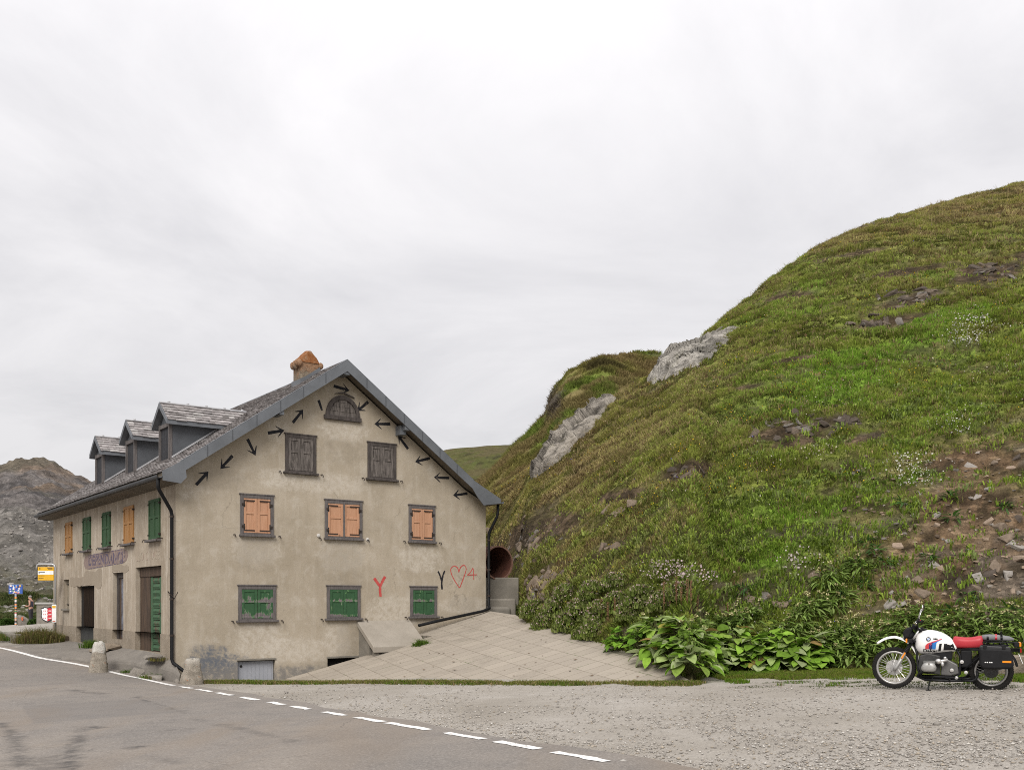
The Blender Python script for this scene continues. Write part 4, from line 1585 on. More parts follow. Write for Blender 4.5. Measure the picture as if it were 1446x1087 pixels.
def strokes(name, lines, w, mat):
    mb = MB()
    for i, ln in enumerate(lines):
        P = smooth_line(ln, .03) if len(ln) > 2 else np.array(ln, float)
        tt = np.gradient(P, axis=0); tt /= np.linalg.norm(tt, axis=1)[:, None] + 1e-9
        nn = np.c_[-tt[:, 1], tt[:, 0]]
        rows = []
        for k in range(len(P)):
            ww = w * (.8 + .4 * R.random())
            a, b = P[k] - nn[k] * ww / 2, P[k] + nn[k] * ww / 2
            rows.append([(a[0], -.004 - .0007 * i, a[1]), (b[0], -.004 - .0007 * i, b[1])])
        mb.grid(rows)
    return mb.build(name, mat, house, fix=False)


strokes('painted_letter', [[(5.57, 2.72), (5.62, 2.66), (5.75, 2.50)], [(5.92, 2.77), (5.84, 2.64), (5.76, 2.45), (5.775, 2.2)]], .075, M_RED)
strokes('painted_letter', [[(7.69, 2.95), (7.75, 2.84), (7.81, 2.69)], [(7.92, 2.97), (7.85, 2.80), (7.815, 2.6), (7.83, 2.42)]], .055, M_ARROW)
strokes('painted_heart', [[(8.42, 2.93), (8.37, 3.07), (8.25, 3.115), (8.14, 3.04), (8.15, 2.90), (8.26, 2.70), (8.44, 2.47)], [(8.42, 2.93), (8.48, 3.08), (8.60, 3.15), (8.68, 3.06), (8.65, 2.92), (8.55, 2.68), (8.45, 2.47)]], .028, M_RED)
strokes('painted_number', [[(8.92, 3.07), (8.84, 2.95), (8.73, 2.86)], [(8.72, 2.855), (8.9, 2.865), (9.08, 2.87)], [(8.935, 3.06), (8.95, 2.9), (8.955, 2.72)]], .024, M_RED)
# dark flaked plaster spots and insulator discs
for u, w_ in ((3.86, 3.86), (5.36, 3.80)):
    mb = MB(); mb.lathe([(.05, 0), (.05, .02), (.02, .03)], (u, .0, w_), (0, -1, 0), 12)
    mb.build('wall_bracket', simple('white_ceramic', (.6, .58, .55), (.4, .38, .35), 20, .5, .1), house)
# ------------------------------------------------------------------ paved ramp beside the gable
e1 = (rp(613, 898) - rA); e1.normalize()
nz_ = _nr.normalized()
if nz_.z < 0: nz_ = -nz_
e2 = nz_.cross(e1)
RM = Matrix((e1, e2, nz_)).transposed().to_4x4()
RM.translation = rA
RMI = RM.inverted()
m = Mat('concrete_paving', .9, .2)
P_ = m.co()
br = m.n('ShaderNodeTexBrick')
m.put(br.inputs['Vector'], P_)
br.offset = 0.0; br.squash = 1.0
br.inputs['Scale'].default_value = 1.0
br.inputs['Brick Width'].default_value = .60; br.inputs['Row Height'].default_value = .40
br.inputs['Mortar Size'].default_value = .009; br.inputs['Mortar Smooth'].default_value = .2
br.inputs['Color1'].default_value = (.325, .285, .236, 1); br.inputs['Color2'].default_value = (.27, .236, .195, 1)
br.inputs['Mortar'].default_value = (.17, .14, .105, 1)
n1 = m.noise(P_, 1.1, 7, .7, .4); n2 = m.noise(P_, 40, 5, .7)
c = m.mix(m.rng(n1, .4, .72, 0, .5), br.outputs['Color'], (.33, .29, .235))
c = m.mix(m.rng(n2, .3, .7, .25, 0), c, (.23, .21, .18))
gr = m.math('MULTIPLY', m.rng(m.noise(P_, 1.7, 5, .7), .56, .62), br.outputs['Fac'])
c = m.mix(m.rng(m.noise(P_, .6, 8, .75, .5), .52, .68, 0, .45), c, (.17, .148, .12))
c = m.mix(gr, c, (.07, .10, .03))
m.base(c)
m.bump(m.math('SUBTRACT', m.math('MULTIPLY', n2, .3), br.outputs['Fac']), .6, .012)
M_PAVE = m.m
w0_ = HC + GD * W                                                    # house corner
outline = [rA, rp(520, 962.5), rp(700, 963.5), rB, rp(930, 936), rp(865, 912), rp(800, 893), rp(745, 878), rp(729, 868), rC, hw(6.9, -.02, 0), rp(612, 897)]
poly = [(p.x, p.y, rz(p.x, p.y)) for p in outline]
# light-well: keep the strip next to the wall open between the tip and the hatch
loc = [RMI @ Vector(p) for p in poly]
mb = MB()
mb.prism([(p.x, p.y, 0) for p in loc], (0, 0, -.10))
ramp = mb.build('paved_path', M_PAVE, bevel=.012)
ramp.matrix_world = RM
tag(ramp, kind='structure')
mb = MB()
inn = [(p[0], p[1]) for p in poly]
for k in range(len(poly)):
    a, b = Vector(poly[k]), Vector(poly[(k + 1) % len(poly)])
    cen = sum((Vector(p) for p in poly), Vector()) / len(poly)
    a2 = a + (cen - a).normalized() * .03; b2 = b + (cen - b).normalized() * .03
    mb.face([a2 - Vector((0, 0, .09)), b2 - Vector((0, 0, .09)), b2 - Vector((0, 0, 2.2)), a2 - Vector((0, 0, 2.2))])
tag(mb.build('path_base', M_CONCD), kind='structure')
# dead leaves on the path
M_LEAFLIT = simple('dry_leaf', (.13, .075, .04), (.08, .05, .03), 30, .8, .1)
mb = MB()
for k in range(46):
    px = R.uniform(560, 960); py = R.uniform(885, 958)
    p = rp(px, py)
    L = RMI @ p
    if px > 700 + (py - 880) * 2.9 or px < 640 - (py - 905) * 3: continue
    a = R.uniform(0, 6.28); s = R.uniform(.02, .06)
    M = Matrix.Translation(p + Vector((0, 0, .012))) @ Matrix.Rotation(a, 4, 'Z')
    mb.face([M @ Vector((s, 0, .012)), M @ Vector((0, s * .5, 0)), M @ Vector((-s, 0, .015)), M @ Vector((0, -s * .5, .004))])
tag(mb.build('fallen_leaves', M_LEAFLIT, fix=False), kind='stuff')

# ------------------------------------------------------------------ sloping concrete hatch over the cellar stairs
hatch = thing('cellar_entrance', 'sloping concrete slab roofing the cellar stairs at the foot of the gable', 'cellar hatch', HC, HROT)
u0, u1 = 5.03, 6.74
mb = MB()
mb.prism([(u0, .0, 1.53), (u0, -.98, .83), (u0, -.98, .67), (u0, 0, 1.37)], (u1 - u0, 0, 0))
mb.build('cover_slab', M_CONC, hatch, bevel=.015)
mb = MB(); mb.prism([(u0 + .06, -.0, 1.365), (u0 + .06, -.62, .93), (u0 + .06, -.62, -.4), (u0 + .06, 0, -.4)], (.12, 0, 0))
mb.prism([(u0 + .07, -.62, .925), (u0 + .07, -.72, .86), (u0 + .07, -.72, .80), (u0 + .07, -.62, .80)], (.10, 0, 0))
mb.build('side_wall', M_CONCD, hatch)
mb = MB(); mb.box(u0 + .06, u0 + .2, -.93, -.80, -.4, .71)
mb.build('front_post', M_CONCD, hatch)
mb = MB(); mb.box(u0 + .3, u0 + .95, -.90, -.82, -.4, .71); mb.build('front_wall', M_CONCD, hatch)
mb = MB(); mb.box(u1 - .14, u1 - .02, -.85, -.02, -.4, .70); mb.build('side_wall', M_CONCD, hatch)
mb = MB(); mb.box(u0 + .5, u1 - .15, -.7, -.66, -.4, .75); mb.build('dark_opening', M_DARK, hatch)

# ------------------------------------------------------------------ culvert pipe and concrete steps behind the corner
m = Mat('rusty_steel', .85, .3)
n1 = m.noise(m.co(), 2.4, 8, .7, .4); n2 = m.noise(m.co(), 22, 6, .7)
c = m.ramp(n1, [(.3, (.055, .022, .016)), (.5, (.105, .042, .028)), (.65, (.15, .065, .042)), (.8, (.20, .12, .09))])
c = m.mix(m.rng(n2, .4, .75, 0, .4), c, (.03, .016, .014))
m.base(c); m.bump(n2, .3, .01)
M_RUST = m.m
pc = pt(704.5, 794.5, 31.9)
pd = AD.copy()
pipe = thing('steel_pipe', 'big rusty steel culvert pipe lying behind the house corner', 'pipe', pc, 0)
mb = MB()
ro = .535
mb.lathe([(ro - .02, .0), (ro, .0), (ro, 3.2), (ro - .02, 3.2)], (0, 0, 0), pd, 40, close=True)
mb.build('pipe_shell', M_RUST, pipe, smooth=False)
mb = MB(); mb.lathe([(ro - .03, -.012), (ro + .012, -.012), (ro + .012, .05), (ro - .03, .05)], (0, 0, 0), pd, 40, close=True)
mb.build('pipe_rim', simple('rust_edge_highlight', (.23, .13, .095), (.14, .07, .05), 9, .8, .3, 40, .005), pipe)  # rim coloured lighter as a painted highlight
mb = MB()
for h in (.5, 1.6, 2.7):
    mb.lathe([(ro + .001, h), (ro + .02, h + .01), (ro + .02, h + .06), (ro + .001, h + .07)], (0, 0, 0), pd, 40, close=True)
mb.build('pipe_band', M_RUST, pipe)
mb = MB(); mb.lathe([(0.001, 2.2), (ro - .022, 2.2), (ro - .022, 2.25), (.001, 2.25)], (0, 0, 0), pd, 32)  # near-black disc painted for the darkness deep in the pipe
mb.build('pipe_shade_disc', M_DARK, pipe)
stp = thing('concrete_steps', 'weathered concrete block with two rounded steps under the rusty pipe', 'steps', (0, 0, 0))


def cblock(px0, px1, pyt, pyb, Y, dep, name, bev, mat):
    a, b = pt(px0, pyt, Y), pt(px1, pyb, Y)
    w = b.x - a.x
    M = Matrix.Translation(Vector((a.x, Y, 0))) @ Matrix.Rotation(.12, 4, 'Z')
    mb = MB(); mb.box(0, w, 0, dep, b.z - .5, a.z, M)
    return mb.build(name, mat, stp, bevel=bev, seg=3)


cblock(680, 733, 815, 846, 31.75, 1.5, 'block', .03, M_CONCD)
cblock(683, 729, 845, 857, 31.3, .6, 'step', .06, M_CONCD)
cblock(686, 722, 856.5, 866, 30.9, .6, 'step', .10, M_CONCD)

# ------------------------------------------------------------------ sloping apron along the road front with a broken kerb
mb = MB()
outer = [(-.10, -.50, .28), (-.30, .1, .40), (-.55, 1.0, .42), (-1.05, 2.4, .43), (-1.30, 4.2, .45), (-1.60, 6.2, .50), (-1.95, 8.5, .57), (-2.35, 11, .63), (-2.6, 12.6, .66), (-2.9, 14.6, .68)]
inner = [(-.02, .05, .56), (-.02, .5, .64), (-.02, 1.2, .71), (-.02, 2.4, .73), (-.02, 4.2, .73), (-.02, 6.2, .72), (-.02, 8.5, .71), (-.02, 11, .71), (-.02, 12.6, .71), (-.02, 14.6, .70)]
_rl = (RL - np.array([HC.x, HC.y]))
_ru, _rv = _rl @ np.array([GD.x, GD.y]), _rl @ np.array([AD.x, AD.y])
_k = np.argsort(_rv)
outer = [(max(u if v < .5 else -9, float(np.interp(v, _rv[_k], _ru[_k])) + (.42 if v < 3 else .24)), v, z) for u, v, z in outer]
so, si = smooth_line([o[:2] for o in outer], .12), smooth_line([o[:2] for o in inner], .12)
oz = lambda v: np.interp(v, [o[1] for o in outer], [o[2] for o in outer])
iz = lambda v: np.interp(v, [o[1] for o in inner], [o[2] for o in inner])
n_ = 110
a_ = so[np.linspace(0, len(so) - 1, n_).astype(int)]; b_ = si[np.linspace(0, len(si) - 1, n_).astype(int)]
rows = []
for k in range(n_):
    j = (vnoise(np.array([k * .35]), np.array([2.]), 77)[0] - .5) * .16
    A = np.array([a_[k][0] + j, a_[k][1], oz(a_[k][1]) + j * .3]); B = np.array([b_[k][0], b_[k][1], iz(b_[k][1])])
    row = [(A[0] - .03, A[1], A[2] - .5), (A[0] - .02, A[1], A[2] - .06)]
    for t in np.linspace(0, 1, 9):
        q = A * (1 - t) + B * t
        q[2] += (vnoise(np.array([q[0] * 2.2]), np.array([q[1] * 2.2]), 78)[0] - .5) * .03 * (t < .99)
        row.append(tuple(q))
    rows.append(row)
mb.grid(rows)
ap = mb.build('footpath', simple('worn_tar_apron', (.155, .14, .124), (.215, .195, .17), 1.3, .95, .6, 40, .015), fix=False)
ap.location = HC; ap.rotation_euler = (0, 0, HROT)
tag(ap, kind='structure')


def rough_block(mb, c, s, rot=0.0, seed=0, tilt=0.0, M0=None):
    rr = random.Random(seed)
    bm = bmesh.new()
    pts = []
    for k in range(26):
        p = Vector([rr.uniform(-1, 1) for _ in range(3)])
        mx = max(abs(x) for x in p)
        p = p / mx * rr.uniform(.86, 1.0)
        pts.append(bm.verts.new((p.x * s[0] / 2, p.y * s[1] / 2, p.z * s[2] / 2)))
    bmesh.ops.convex_hull(bm, input=pts)
    bmesh.ops.delete(bm, geom=[v for v in bm.verts if not v.link_faces], context='VERTS')
    M = Matrix.Translation(c) @ Matrix.Rotation(rot, 4, 'Z') @ Matrix.Rotation(tilt, 4, 'X')
    if M0 is not None: M = M0
    bm.verts.index_update()
    mb.quads([M @ v.co for v in bm.verts], [tuple(v.index for v in f.verts) for f in bm.faces])
    bm.free()


M_STONE = simple('grey_granite', (.25, .225, .195), (.16, .145, .125), 4, .95, .9, 25, .03)
M_STONEB = simple('brown_schist', (.26, .215, .165), (.165, .132, .10), 3, .95, .8, 22, .03, stretch=(1, 1, 3))
M_STONEP = simple('pale_schist', (.38, .345, .30), (.27, .235, .20), 4, .9, .8, 25, .02, stretch=(1, 1, 3))


def stone_thing(name, label, cat, c, s, rot, seed, mat, group=None, tilt=0.0):
    mb = MB()
    rough_block(mb, (0, 0, s[2] * .42), s, rot, seed, tilt)
    o = mb.build(name, mat)
    o.location = c
    return tag(o, label, cat, group)


ru = lambda v: float(np.interp(v, _rv[_k], _ru[_k]))                # where the road edge line runs, in house coordinates
# door steps and loose kerb stones
stone_thing('stone_step', 'flat worn stone step beside the black downpipe at the house corner', 'step', hw(-.26, 1.0, .56), (.40, .95, .15), HROT, 3, M_STONE)
stone_thing('stone_step', 'broken stone step stack before the narrow middle door', 'step', hw(-.28, 5.2, .68), (.5, 1.0, .20), HROT, 4, M_STONEB)
stone_thing('stone_step', 'lower cracked slab before the narrow middle door', 'step', hw(-.58, 5.1, .58), (.4, 1.2, .14), HROT, 5, M_STONEB)
stone_thing('kerb_stone', 'long flat kerb stone half buried behind the second stone bollard', 'kerb stone', hw(ru(.55) + .26, .55, -.02), (.20, .8, .26), HROT + .1, 6, M_STONE)
stone_thing('kerb_stone', 'pale broken kerb stone beside weeds in the ditch', 'kerb stone', hw(ru(1.15) + .28, 1.15, .03), (.18, .4, .18), HROT + .4, 7, M_STONE)
stone_thing('kerb_stone', 'grey kerb stone with flat top under the green door apron', 'kerb stone', hw(ru(1.75) + .30, 1.75, .06), (.20, .8, .30), HROT + .15, 15, M_STONE)
stone_thing('rubble_stone', 'small rubble stone against the painted corner bollard', 'stone', hw(-.02, -.34, -.03), (.22, .25, .24), HROT, 8, M_STONE)


# ------------------------------------------------------------------ stone bollards
def bollard(c, h, w0, w1, lean, seed, label, white_top):
    rr = random.Random(seed)
    mb = MB()
    rows = []
    N = 20
    for k in range(15):
        t = k / 13
        row = []
        tt = min(t, 1)
        w = w0 + (w1 - w0) * tt
        for q in range(N):
            a = 2 * PI * q / N
            ca, sa = math.cos(a), math.sin(a)
            r_ = 1 / max(abs(ca) ** 4 + abs(sa) ** 4, 1e-6) ** .25
            n = (vnoise(np.array([a * 2.3 + 10, ]), np.array([t * 5. + seed]), seed)[0] - .5) * .24 + (vnoise(np.array([a * 6.]), np.array([t * 14.]), seed + 2)[0] - .5) * .12
            rad = w / 2 * min(r_, 1.22) * (1 + n) * (1 if k < 13 else (.86 if k == 13 else .01))
            row.append((rad * ca + lean * tt, rad * sa * .8, h * tt + (0 if k < 13 else (.02 if k == 13 else .03)) - (.15 if k == 0 else 0) + (vnoise(np.array([a * 3]), np.array([1.]), seed)[0] - .5) * .05 * (k >= 11)))
        rows.append(row)
    mb.grid(rows, wrap=True)
    m = Mat('painted_granite', .95, .1)
    P = m.co(); s = m.xyz(P)
    n1 = m.noise(P, 7, 8, .7); n2 = m.noise(P, 40, 5, .7)
    c_ = m.mix(m.rng(n1, .35, .65), (.36, .32, .265), (.25, .22, .18))
    c_ = m.mix(m.rng(n2, .35, .65, .35, 0), c_, (.13, .115, .10))
    hh = m.math('ADD', s['Z'], m.math('MULTIPLY', n1, .3))
    c_ = m.mix(m.rng(hh, white_top[0], white_top[1], 0, .85), c_, (.52, .50, .46))
    c_ = m.mix(m.rng(m.noise(P, 11, 4, .6), .64, .70, 0, .8), c_, (.33, .13, .05))
    m.base(c_); m.bump(m.math('ADD', n1, n2), .9, .03)
    o = mb.build('stone_bollard', m.m, smooth=True)
    o.location = c
    return tag(o, label, 'bollard', 'granite bollards along the road edge')


p = pt(139, 944.5, 26.5); bollard((p.x, p.y, p.z - .02), .72, .48, .26, .02, 5, 'granite bollard with white painted top in front of the doors', (.60, .66)).rotation_euler = (0, 0, .5)
p = pt(270, 965, 24.35); bollard((p.x, p.y, p.z - .02), .60, .50, .33, .04, 9, 'squat white dusted granite bollard at the house corner', (.55, 1.0)).rotation_euler = (0, 0, .6)

# ------------------------------------------------------------------ low planter wall at the far end of the front
lw = thing('low_wall', 'low crumbling concrete planter wall at the far end of the house front', 'low wall', HC, HROT)
mb = MB(); mb.box(-1.75, -1.5, 11.2, 14.3, .3, .98); mb.build('front_side', M_CONCD, lw, bevel=.03)
mb = MB(); mb.box(-1.49, -.05, 14.1, 14.3, .3, .96); mb.build('end_side', M_CONCD, lw, bevel=.03)
mb = MB(); mb.box(-1.49, -.04, 11.3, 14.09, .3, .88); mb.build('soil', simple('planter_soil', (.10, .075, .05), (.06, .045, .03), 8, .95, .8, 30, .03), lw)

# ------------------------------------------------------------------ bus stop
M_STEEL = flat('galvanised_steel', (.42, .42, .42), .4, metal=.6)
M_YEL = flat('bus_yellow', (.72, .40, .015), .4)
M_WHT = flat('white_enamel', (.80, .80, .79), .35)
M_INK = flat('black_ink', (.02, .02, .02), .6)
bs = pt(78.3, 905, 34.6)
bus = thing('bus_stop_sign', 'yellow and white bus stop sign on steel frame at the far house corner', 'bus stop sign', (bs.x, bs.y, gzf(bs.x, bs.y)), 0)
H_ = 1.24 + CAMZ - gzf(bs.x, bs.y)
mb = MB()
mb.tube([(0, 0, -.1), (0, 0, H_ - .12), (-.03, 0, H_ - .04), (-.11, 0, H_), (-.56, 0, H_), (-.62, 0, H_ - .03), (-.645, 0, H_ - .1), (-.645, 0, H_ - .2)], .035, 8)
mb.build('frame', M_STEEL, bus, smooth=True)
mb = MB(); mb.box(-.60, -.05, -.025, .025, H_ - .56, H_ - .10); pan = mb.build('panel', M_YEL, bus, bevel=.008)
mb = MB(); mb.box(-.595, -.055, -.030, -.026, H_ - .36, H_ - .23); mb.build('white_band', M_WHT, pan)
mb = MB()
mb.box(-.57, -.35, -.0335, -.031, H_ - .285, H_ - .265); mb.box(-.57, -.52, -.0335, -.031, H_ - .315, H_ - .305)
mb.box(-.57, -.37, -.0305, -.026, H_ - .405, H_ - .39); mb.box(-.57, -.40, -.0305, -.026, H_ - .49, H_ - .478)
mb.box(-.27, -.09, -.0305, -.026, H_ - .145, H_ - .13); mb.box(-.24, -.09, -.0305, -.026, H_ - .175, H_ - .162); mb.box(-.55, -.51, -.0305, -.026, H_ - .17, H_ - .135)
mb.build('small_print', M_INK, pan)
mb = MB(); mb.box(-.10, .06, -.07, -.04, .60, 1.22); tt = mb.build('timetable', M_WHT, bus, bevel=.02)
mb = MB(); mb.box(-.08, .04, -.075, -.071, 1.10, 1.18); mb.build('timetable_header', M_YEL, tt)
mb = MB(); mb.box(-.07, .03, -.075, -.0712, .63, .66); mb.build('timetable_footer', flat('red_print', (.5, .1, .05), .5), tt)

# ------------------------------------------------------------------ blue sign covered in stickers
sp = pt(22.2, 880, 58)
SG = gzf(sp.x, sp.y)
sgn = thing('road_sign', 'blue road sign and post plastered with stickers left of the house', 'road sign', (sp.x, sp.y, SG), 0)
k_ = 58 / FOC
mb = MB()
z0, z1 = CAMZ - (838 - HY) * k_ - SG, CAMZ - (825 - HY) * k_ - SG
STK = [(.75, .72, .70), (.05, .05, .06), (.62, .12, .08), (.70, .48, .05), (.16, .30, .50), (.5, .5, .5), (.75, .3, .1), (.08, .25, .12)]
mb = MB(); mb.col = (.35, .36, .36)
mb.tube([(0, 0, -.2), (0, 0, z0)], .055, 10)
for k in range(26):
    z = .12 + k * (z0 - .2) / 26
    mb.col = R.choice(STK)
    a = R.uniform(-.8, .8)
    mb.lathe([(.0565 + .0005 * (k % 3), z), (.0565 + .0005 * (k % 3), z + R.uniform(.05, .11))], (0, 0, 0), (0, 0, 1), 10)
M_STICK = attr_mat('sticker_print', .5, spec=.4)
mb.build('post', M_STICK, sgn)
mb = MB(); mb.box(-.40, .40, -.02, .02, z0, z1); pn = mb.build('panel', flat('sign_blue', (.035, .095, .36), .4), sgn, bevel=.01)
mb = MB()
lay = 0
for k in range(34):
    w, h = R.uniform(.04, .13), R.uniform(.03, .10)
    x, z = R.uniform(-.38, .38 - w), R.uniform(z0 + .01, z1 - h - .01)
    mb.col = R.choice(STK[:1] * 5 + STK + [(.2, .35, .6)] * 3)
    lay += 1
    y = -.0215 - .0004 * lay
    mb.face([(x, y, z), (x + w, y - .0002, z), (x + w, y, z + h), (x, y, z + h)])
mb.build('stickers', M_STICK, pn, fix=False)
mb = MB(); mb.box(-.42, .42, -.012, .028, z0 - .012, z0); mb.box(-.42, .42, -.012, .028, z1, z1 + .012); mb.build('edge_rail', M_STEEL, pn)

# concrete block with an orange mark, next to the standing person
bp_ = pt(32.5, 880, 59)
bl = stone_thing('boundary_stone', 'grey boundary stone with an orange mark beside the standing person', 'stone', (bp_.x, bp_.y, gzf(bp_.x, bp_.y) - .05), (.58, .45, .72), .1, 12, M_STONE)
mb = MB(); mb.prism([(.04, -.232, .32), (.10, -.232, .36), (.11, -.232, .52), (.05, -.232, .56), (.0, -.232, .47)], (0, .06, 0))
mb.build('orange_mark', flat('orange_mark_paint', (.55, .13, .05), .6), bl)

# boundary monument with the red and white starred shield
mp = pt(64.5, 876, 53)
MG = gzf(mp.x, mp.y) - .1
mon = thing('monument_wall', 'grey concrete block with cap bearing a red and white starred shield', 'monument', (mp.x, mp.y, MG), .06)
k_ = 53 / FOC
mh = (876 - 846.5) * k_
mb = MB(); mb.box(-.40, .62, -.2, .2, -.3, mh); mb.build('block', M_STONE, mon, bevel=.02)
mb = MB(); mb.box(-.47, .69, -.26, .26, mh, mh + .10); mb.build('cap', simple('light_cap_concrete', (.40, .39, .37), (.33, .32, .3), 5, .9, .2), mon, bevel=.02)


def shield(sc, cx, cz, y, n=10):
    L = [(-1, .80), (-.62, .86), (-.5, 1.0), (0, .88), (.5, 1.0), (.62, .86), (1, .80), (.86, .3), (.95, -.2), (.78, -.66), (.3, -.9), (0, -1.0), (-.3, -.9), (-.78, -.66), (-.95, -.2), (-.86, .3)]
    return [(cx + a * sc * .84, y, cz + b * sc) for a, b in L]


cx_, cz_, s_ = .17, mh * .52, .355
mb = MB(); mb.prism(shield(s_ * 1.16, cx_, cz_, -.215), (0, .012, 0)); sh = mb.build('shield', M_INK, mon)
mb = MB(); mb.prism([p for p in shield(s_, cx_, cz_, -.222) if p[0] <= cx_ + 1e-6], (0, .006, 0)); mb.build('white_half', M_WHT, sh)
mb = MB(); mb.prism([p for p in shield(s_, cx_, cz_, -.222) if p[0] >= cx_ - 1e-6], (0, .006, 0)); mb.build('red_half', flat('shield_red', (.50, .02, .035), .45), sh)


def star(mb, x, z, r, y):
    P = []
    for q in range(10):
        a = PI / 2 + q * PI / 5
        rr = r if q % 2 == 0 else r * .42
        P.append((x + rr * math.cos(a), y, z + rr * math.sin(a)))
    mb.prism(P, (0, .003, 0))


mb = MB()
for c0 in (-.19, -.10):
    for r0 in (-.2, 0, .2) if c0 < -.15 else (-.2, 0, .2): star(mb, cx_ + c0 * .95, cz_ + r0 * .95, .04, -.226)
mb.build('red_stars', flat('star_red', (.50, .02, .035), .45), sh)
mb = MB()
for c0 in (.10, .19):
    for r0 in (-.2, 0, .2): star(mb, cx_ + c0 * .95, cz_ + r0 * .95, .045, -.226)
for r0 in (-.24, -.05, .12, .26): star(mb, cx_, cz_ + r0 * .95, .035, -.2265)
mb.build('white_stars', M_WHT, sh)

# ------------------------------------------------------------------ the standing person, seen from the side, reading something held in both hands
pp = pt(43.5, 881.5, 60)
PG = gzf(pp.x, pp.y)


def skin_mesh(name, pts, edges, rad, mat, parent, root=0, lv=2):
    me = bpy.data.meshes.new(name)
    me.from_pydata(pts, edges, [])
    o = bpy.data.objects.new(name, me)
    COL.objects.link(o)
    o.parent = parent
    md = o.modifiers.new('skin', 'SKIN'); md.use_smooth_shade = True
    for i, r in enumerate(rad):
        sv = me.skin_vertices[0].data[i]
        sv.radius = r if hasattr(r, '__len__') else (r, r)
        sv.use_root = (i == root)
    sb = o.modifiers.new('sub', 'SUBSURF'); sb.levels = lv; sb.render_levels = lv
    me.materials.append(mat)
    return o


per = thing('person', 'person standing side on in dark sleeveless top and dark trousers, reading', 'person', (pp.x, pp.y, PG), 0)
M_SKIN = simple('skin', (.52, .30, .215), (.46, .25, .18), 6, .6, .05)
M_TOP = simple('dark_blue_cloth', (.055, .058, .085), (.04, .042, .06), 8, .9, .2)
M_TRS = simple('charcoal_trousers', (.050, .045, .052), (.035, .032, .038), 8, .9, .2)
M_HAIR = simple('grey_hair', (.30, .27, .25), (.16, .14, .13), 30, .8, .4)
# facing -x; y is sideways
B_ = [(0, 0, .92), (.01, 0, 1.10), (.015, 0, 1.30), (.0, 0, 1.42), (-.02, 0, 1.49), (-.05, 0, 1.57), (-.055, 0, 1.66), (-.14, 0, 1.575),
      (0, .10, .86), (-.01, .105, .48), (.03, .105, .09), (-.11, .11, .035), (0, -.10, .86), (.01, -.105, .48), (.05, -.105, .09), (-.09, -.11, .035),
      (.01, .19, 1.39), (.05, .235, 1.12), (-.17, .16, 1.06), (-.26, .10, 1.09), (.01, -.19, 1.39), (.05, -.235, 1.12), (-.17, -.16, 1.06), (-.26, -.10, 1.09)]
E_ = [(0, 1), (1, 2), (2, 3), (3, 4), (4, 5), (5, 6), (5, 7), (0, 8), (8, 9), (9, 10), (10, 11), (0, 12), (12, 13), (13, 14), (14, 15), (3, 16), (16, 17), (17, 18), (18, 19), (3, 20), (20, 21), (21, 22), (22, 23)]
r_ = [(.15, .12), (.15, .125), (.15, .12), (.11, .09), .055, (.085, .095), (.075, .085), .02, .09, .062, .045, (.04, .03), .09, .062, .045, (.04, .03), .06, .045, .036, .03, .06, .045, .036, .03]
skin_mesh('body', B_, E_, r_, M_SKIN, per)
skin_mesh('top', [(.0, 0, 1.0), (.01, 0, 1.12), (.015, 0, 1.3), (0, 0, 1.41), (0, .13, 1.42), (0, -.13, 1.42)], [(0, 1), (1, 2), (2, 3), (3, 4), (3, 5)], [(.175, .145), (.17, .145), (.165, .138), (.12, .105), (.06, .05), (.06, .05)], M_TOP, per)
skin_mesh('trousers', [(0, 0, .98), (0, 0, .90), (0, .10, .82), (-.01, .105, .48), (.03, .105, .16), (0, -.10, .82), (.01, -.105, .48), (.05, -.105, .16)], [(0, 1), (1, 2), (2, 3), (3, 4), (1, 5), (5, 6), (6, 7)],
          [(.165, .135), (.17, .14), .105, .085, .072, .105, .085, .072], M_TRS, per)
mb = MB(); mb.ell((-.035, 0, 1.645), (.105, .092, .085), 12); mb.build('hair', M_HAIR, per, smooth=True)
mb = MB(); mb.ell((-.14, 0, 1.555), (.025, .018, .02), 8); mb.build('nose', M_SKIN, per, smooth=True)
for s in (1, -1):
    mb = MB(); mb.ell((-.03 + .02 * (s < 0), s * .108, .045), (.13, .045, .045), 10); mb.build('shoe', simple('beige_shoe', (.45, .38, .32), (.3, .25, .2), 8, .8, .1), per, smooth=True)
    for k in range(4):
        mb = MB(); mb.tube([(-.27, s * (.07 + k * .018), 1.09), (-.33 - .01 * (k in (1, 2)), s * (.05 + k * .017), 1.10), (-.36, s * (.03 + k * .015), 1.105)], .009, 6); mb.build('finger', M_SKIN, per, smooth=True)
    mb = MB(); mb.tube([(-.25, s * .09, 1.11), (-.29, s * .05, 1.125), (-.33, s * .035, 1.12)], .010, 6); mb.build('thumb', M_SKIN, per, smooth=True)
M_PAPER = flat('booklet_paper', (.6, .58, .55), .7)
mb = MB(); mb.prism([(-.47, -.10, 1.14), (-.28, -.10, 1.105), (-.28, .10, 1.105), (-.47, .10, 1.14)], (0, 0, .012)); bk = mb.build('booklet', M_PAPER)
bk.location = (pp.x, pp.y, PG)
tag(bk, 'small pale booklet held in the standing reader\'s hands', 'booklet')

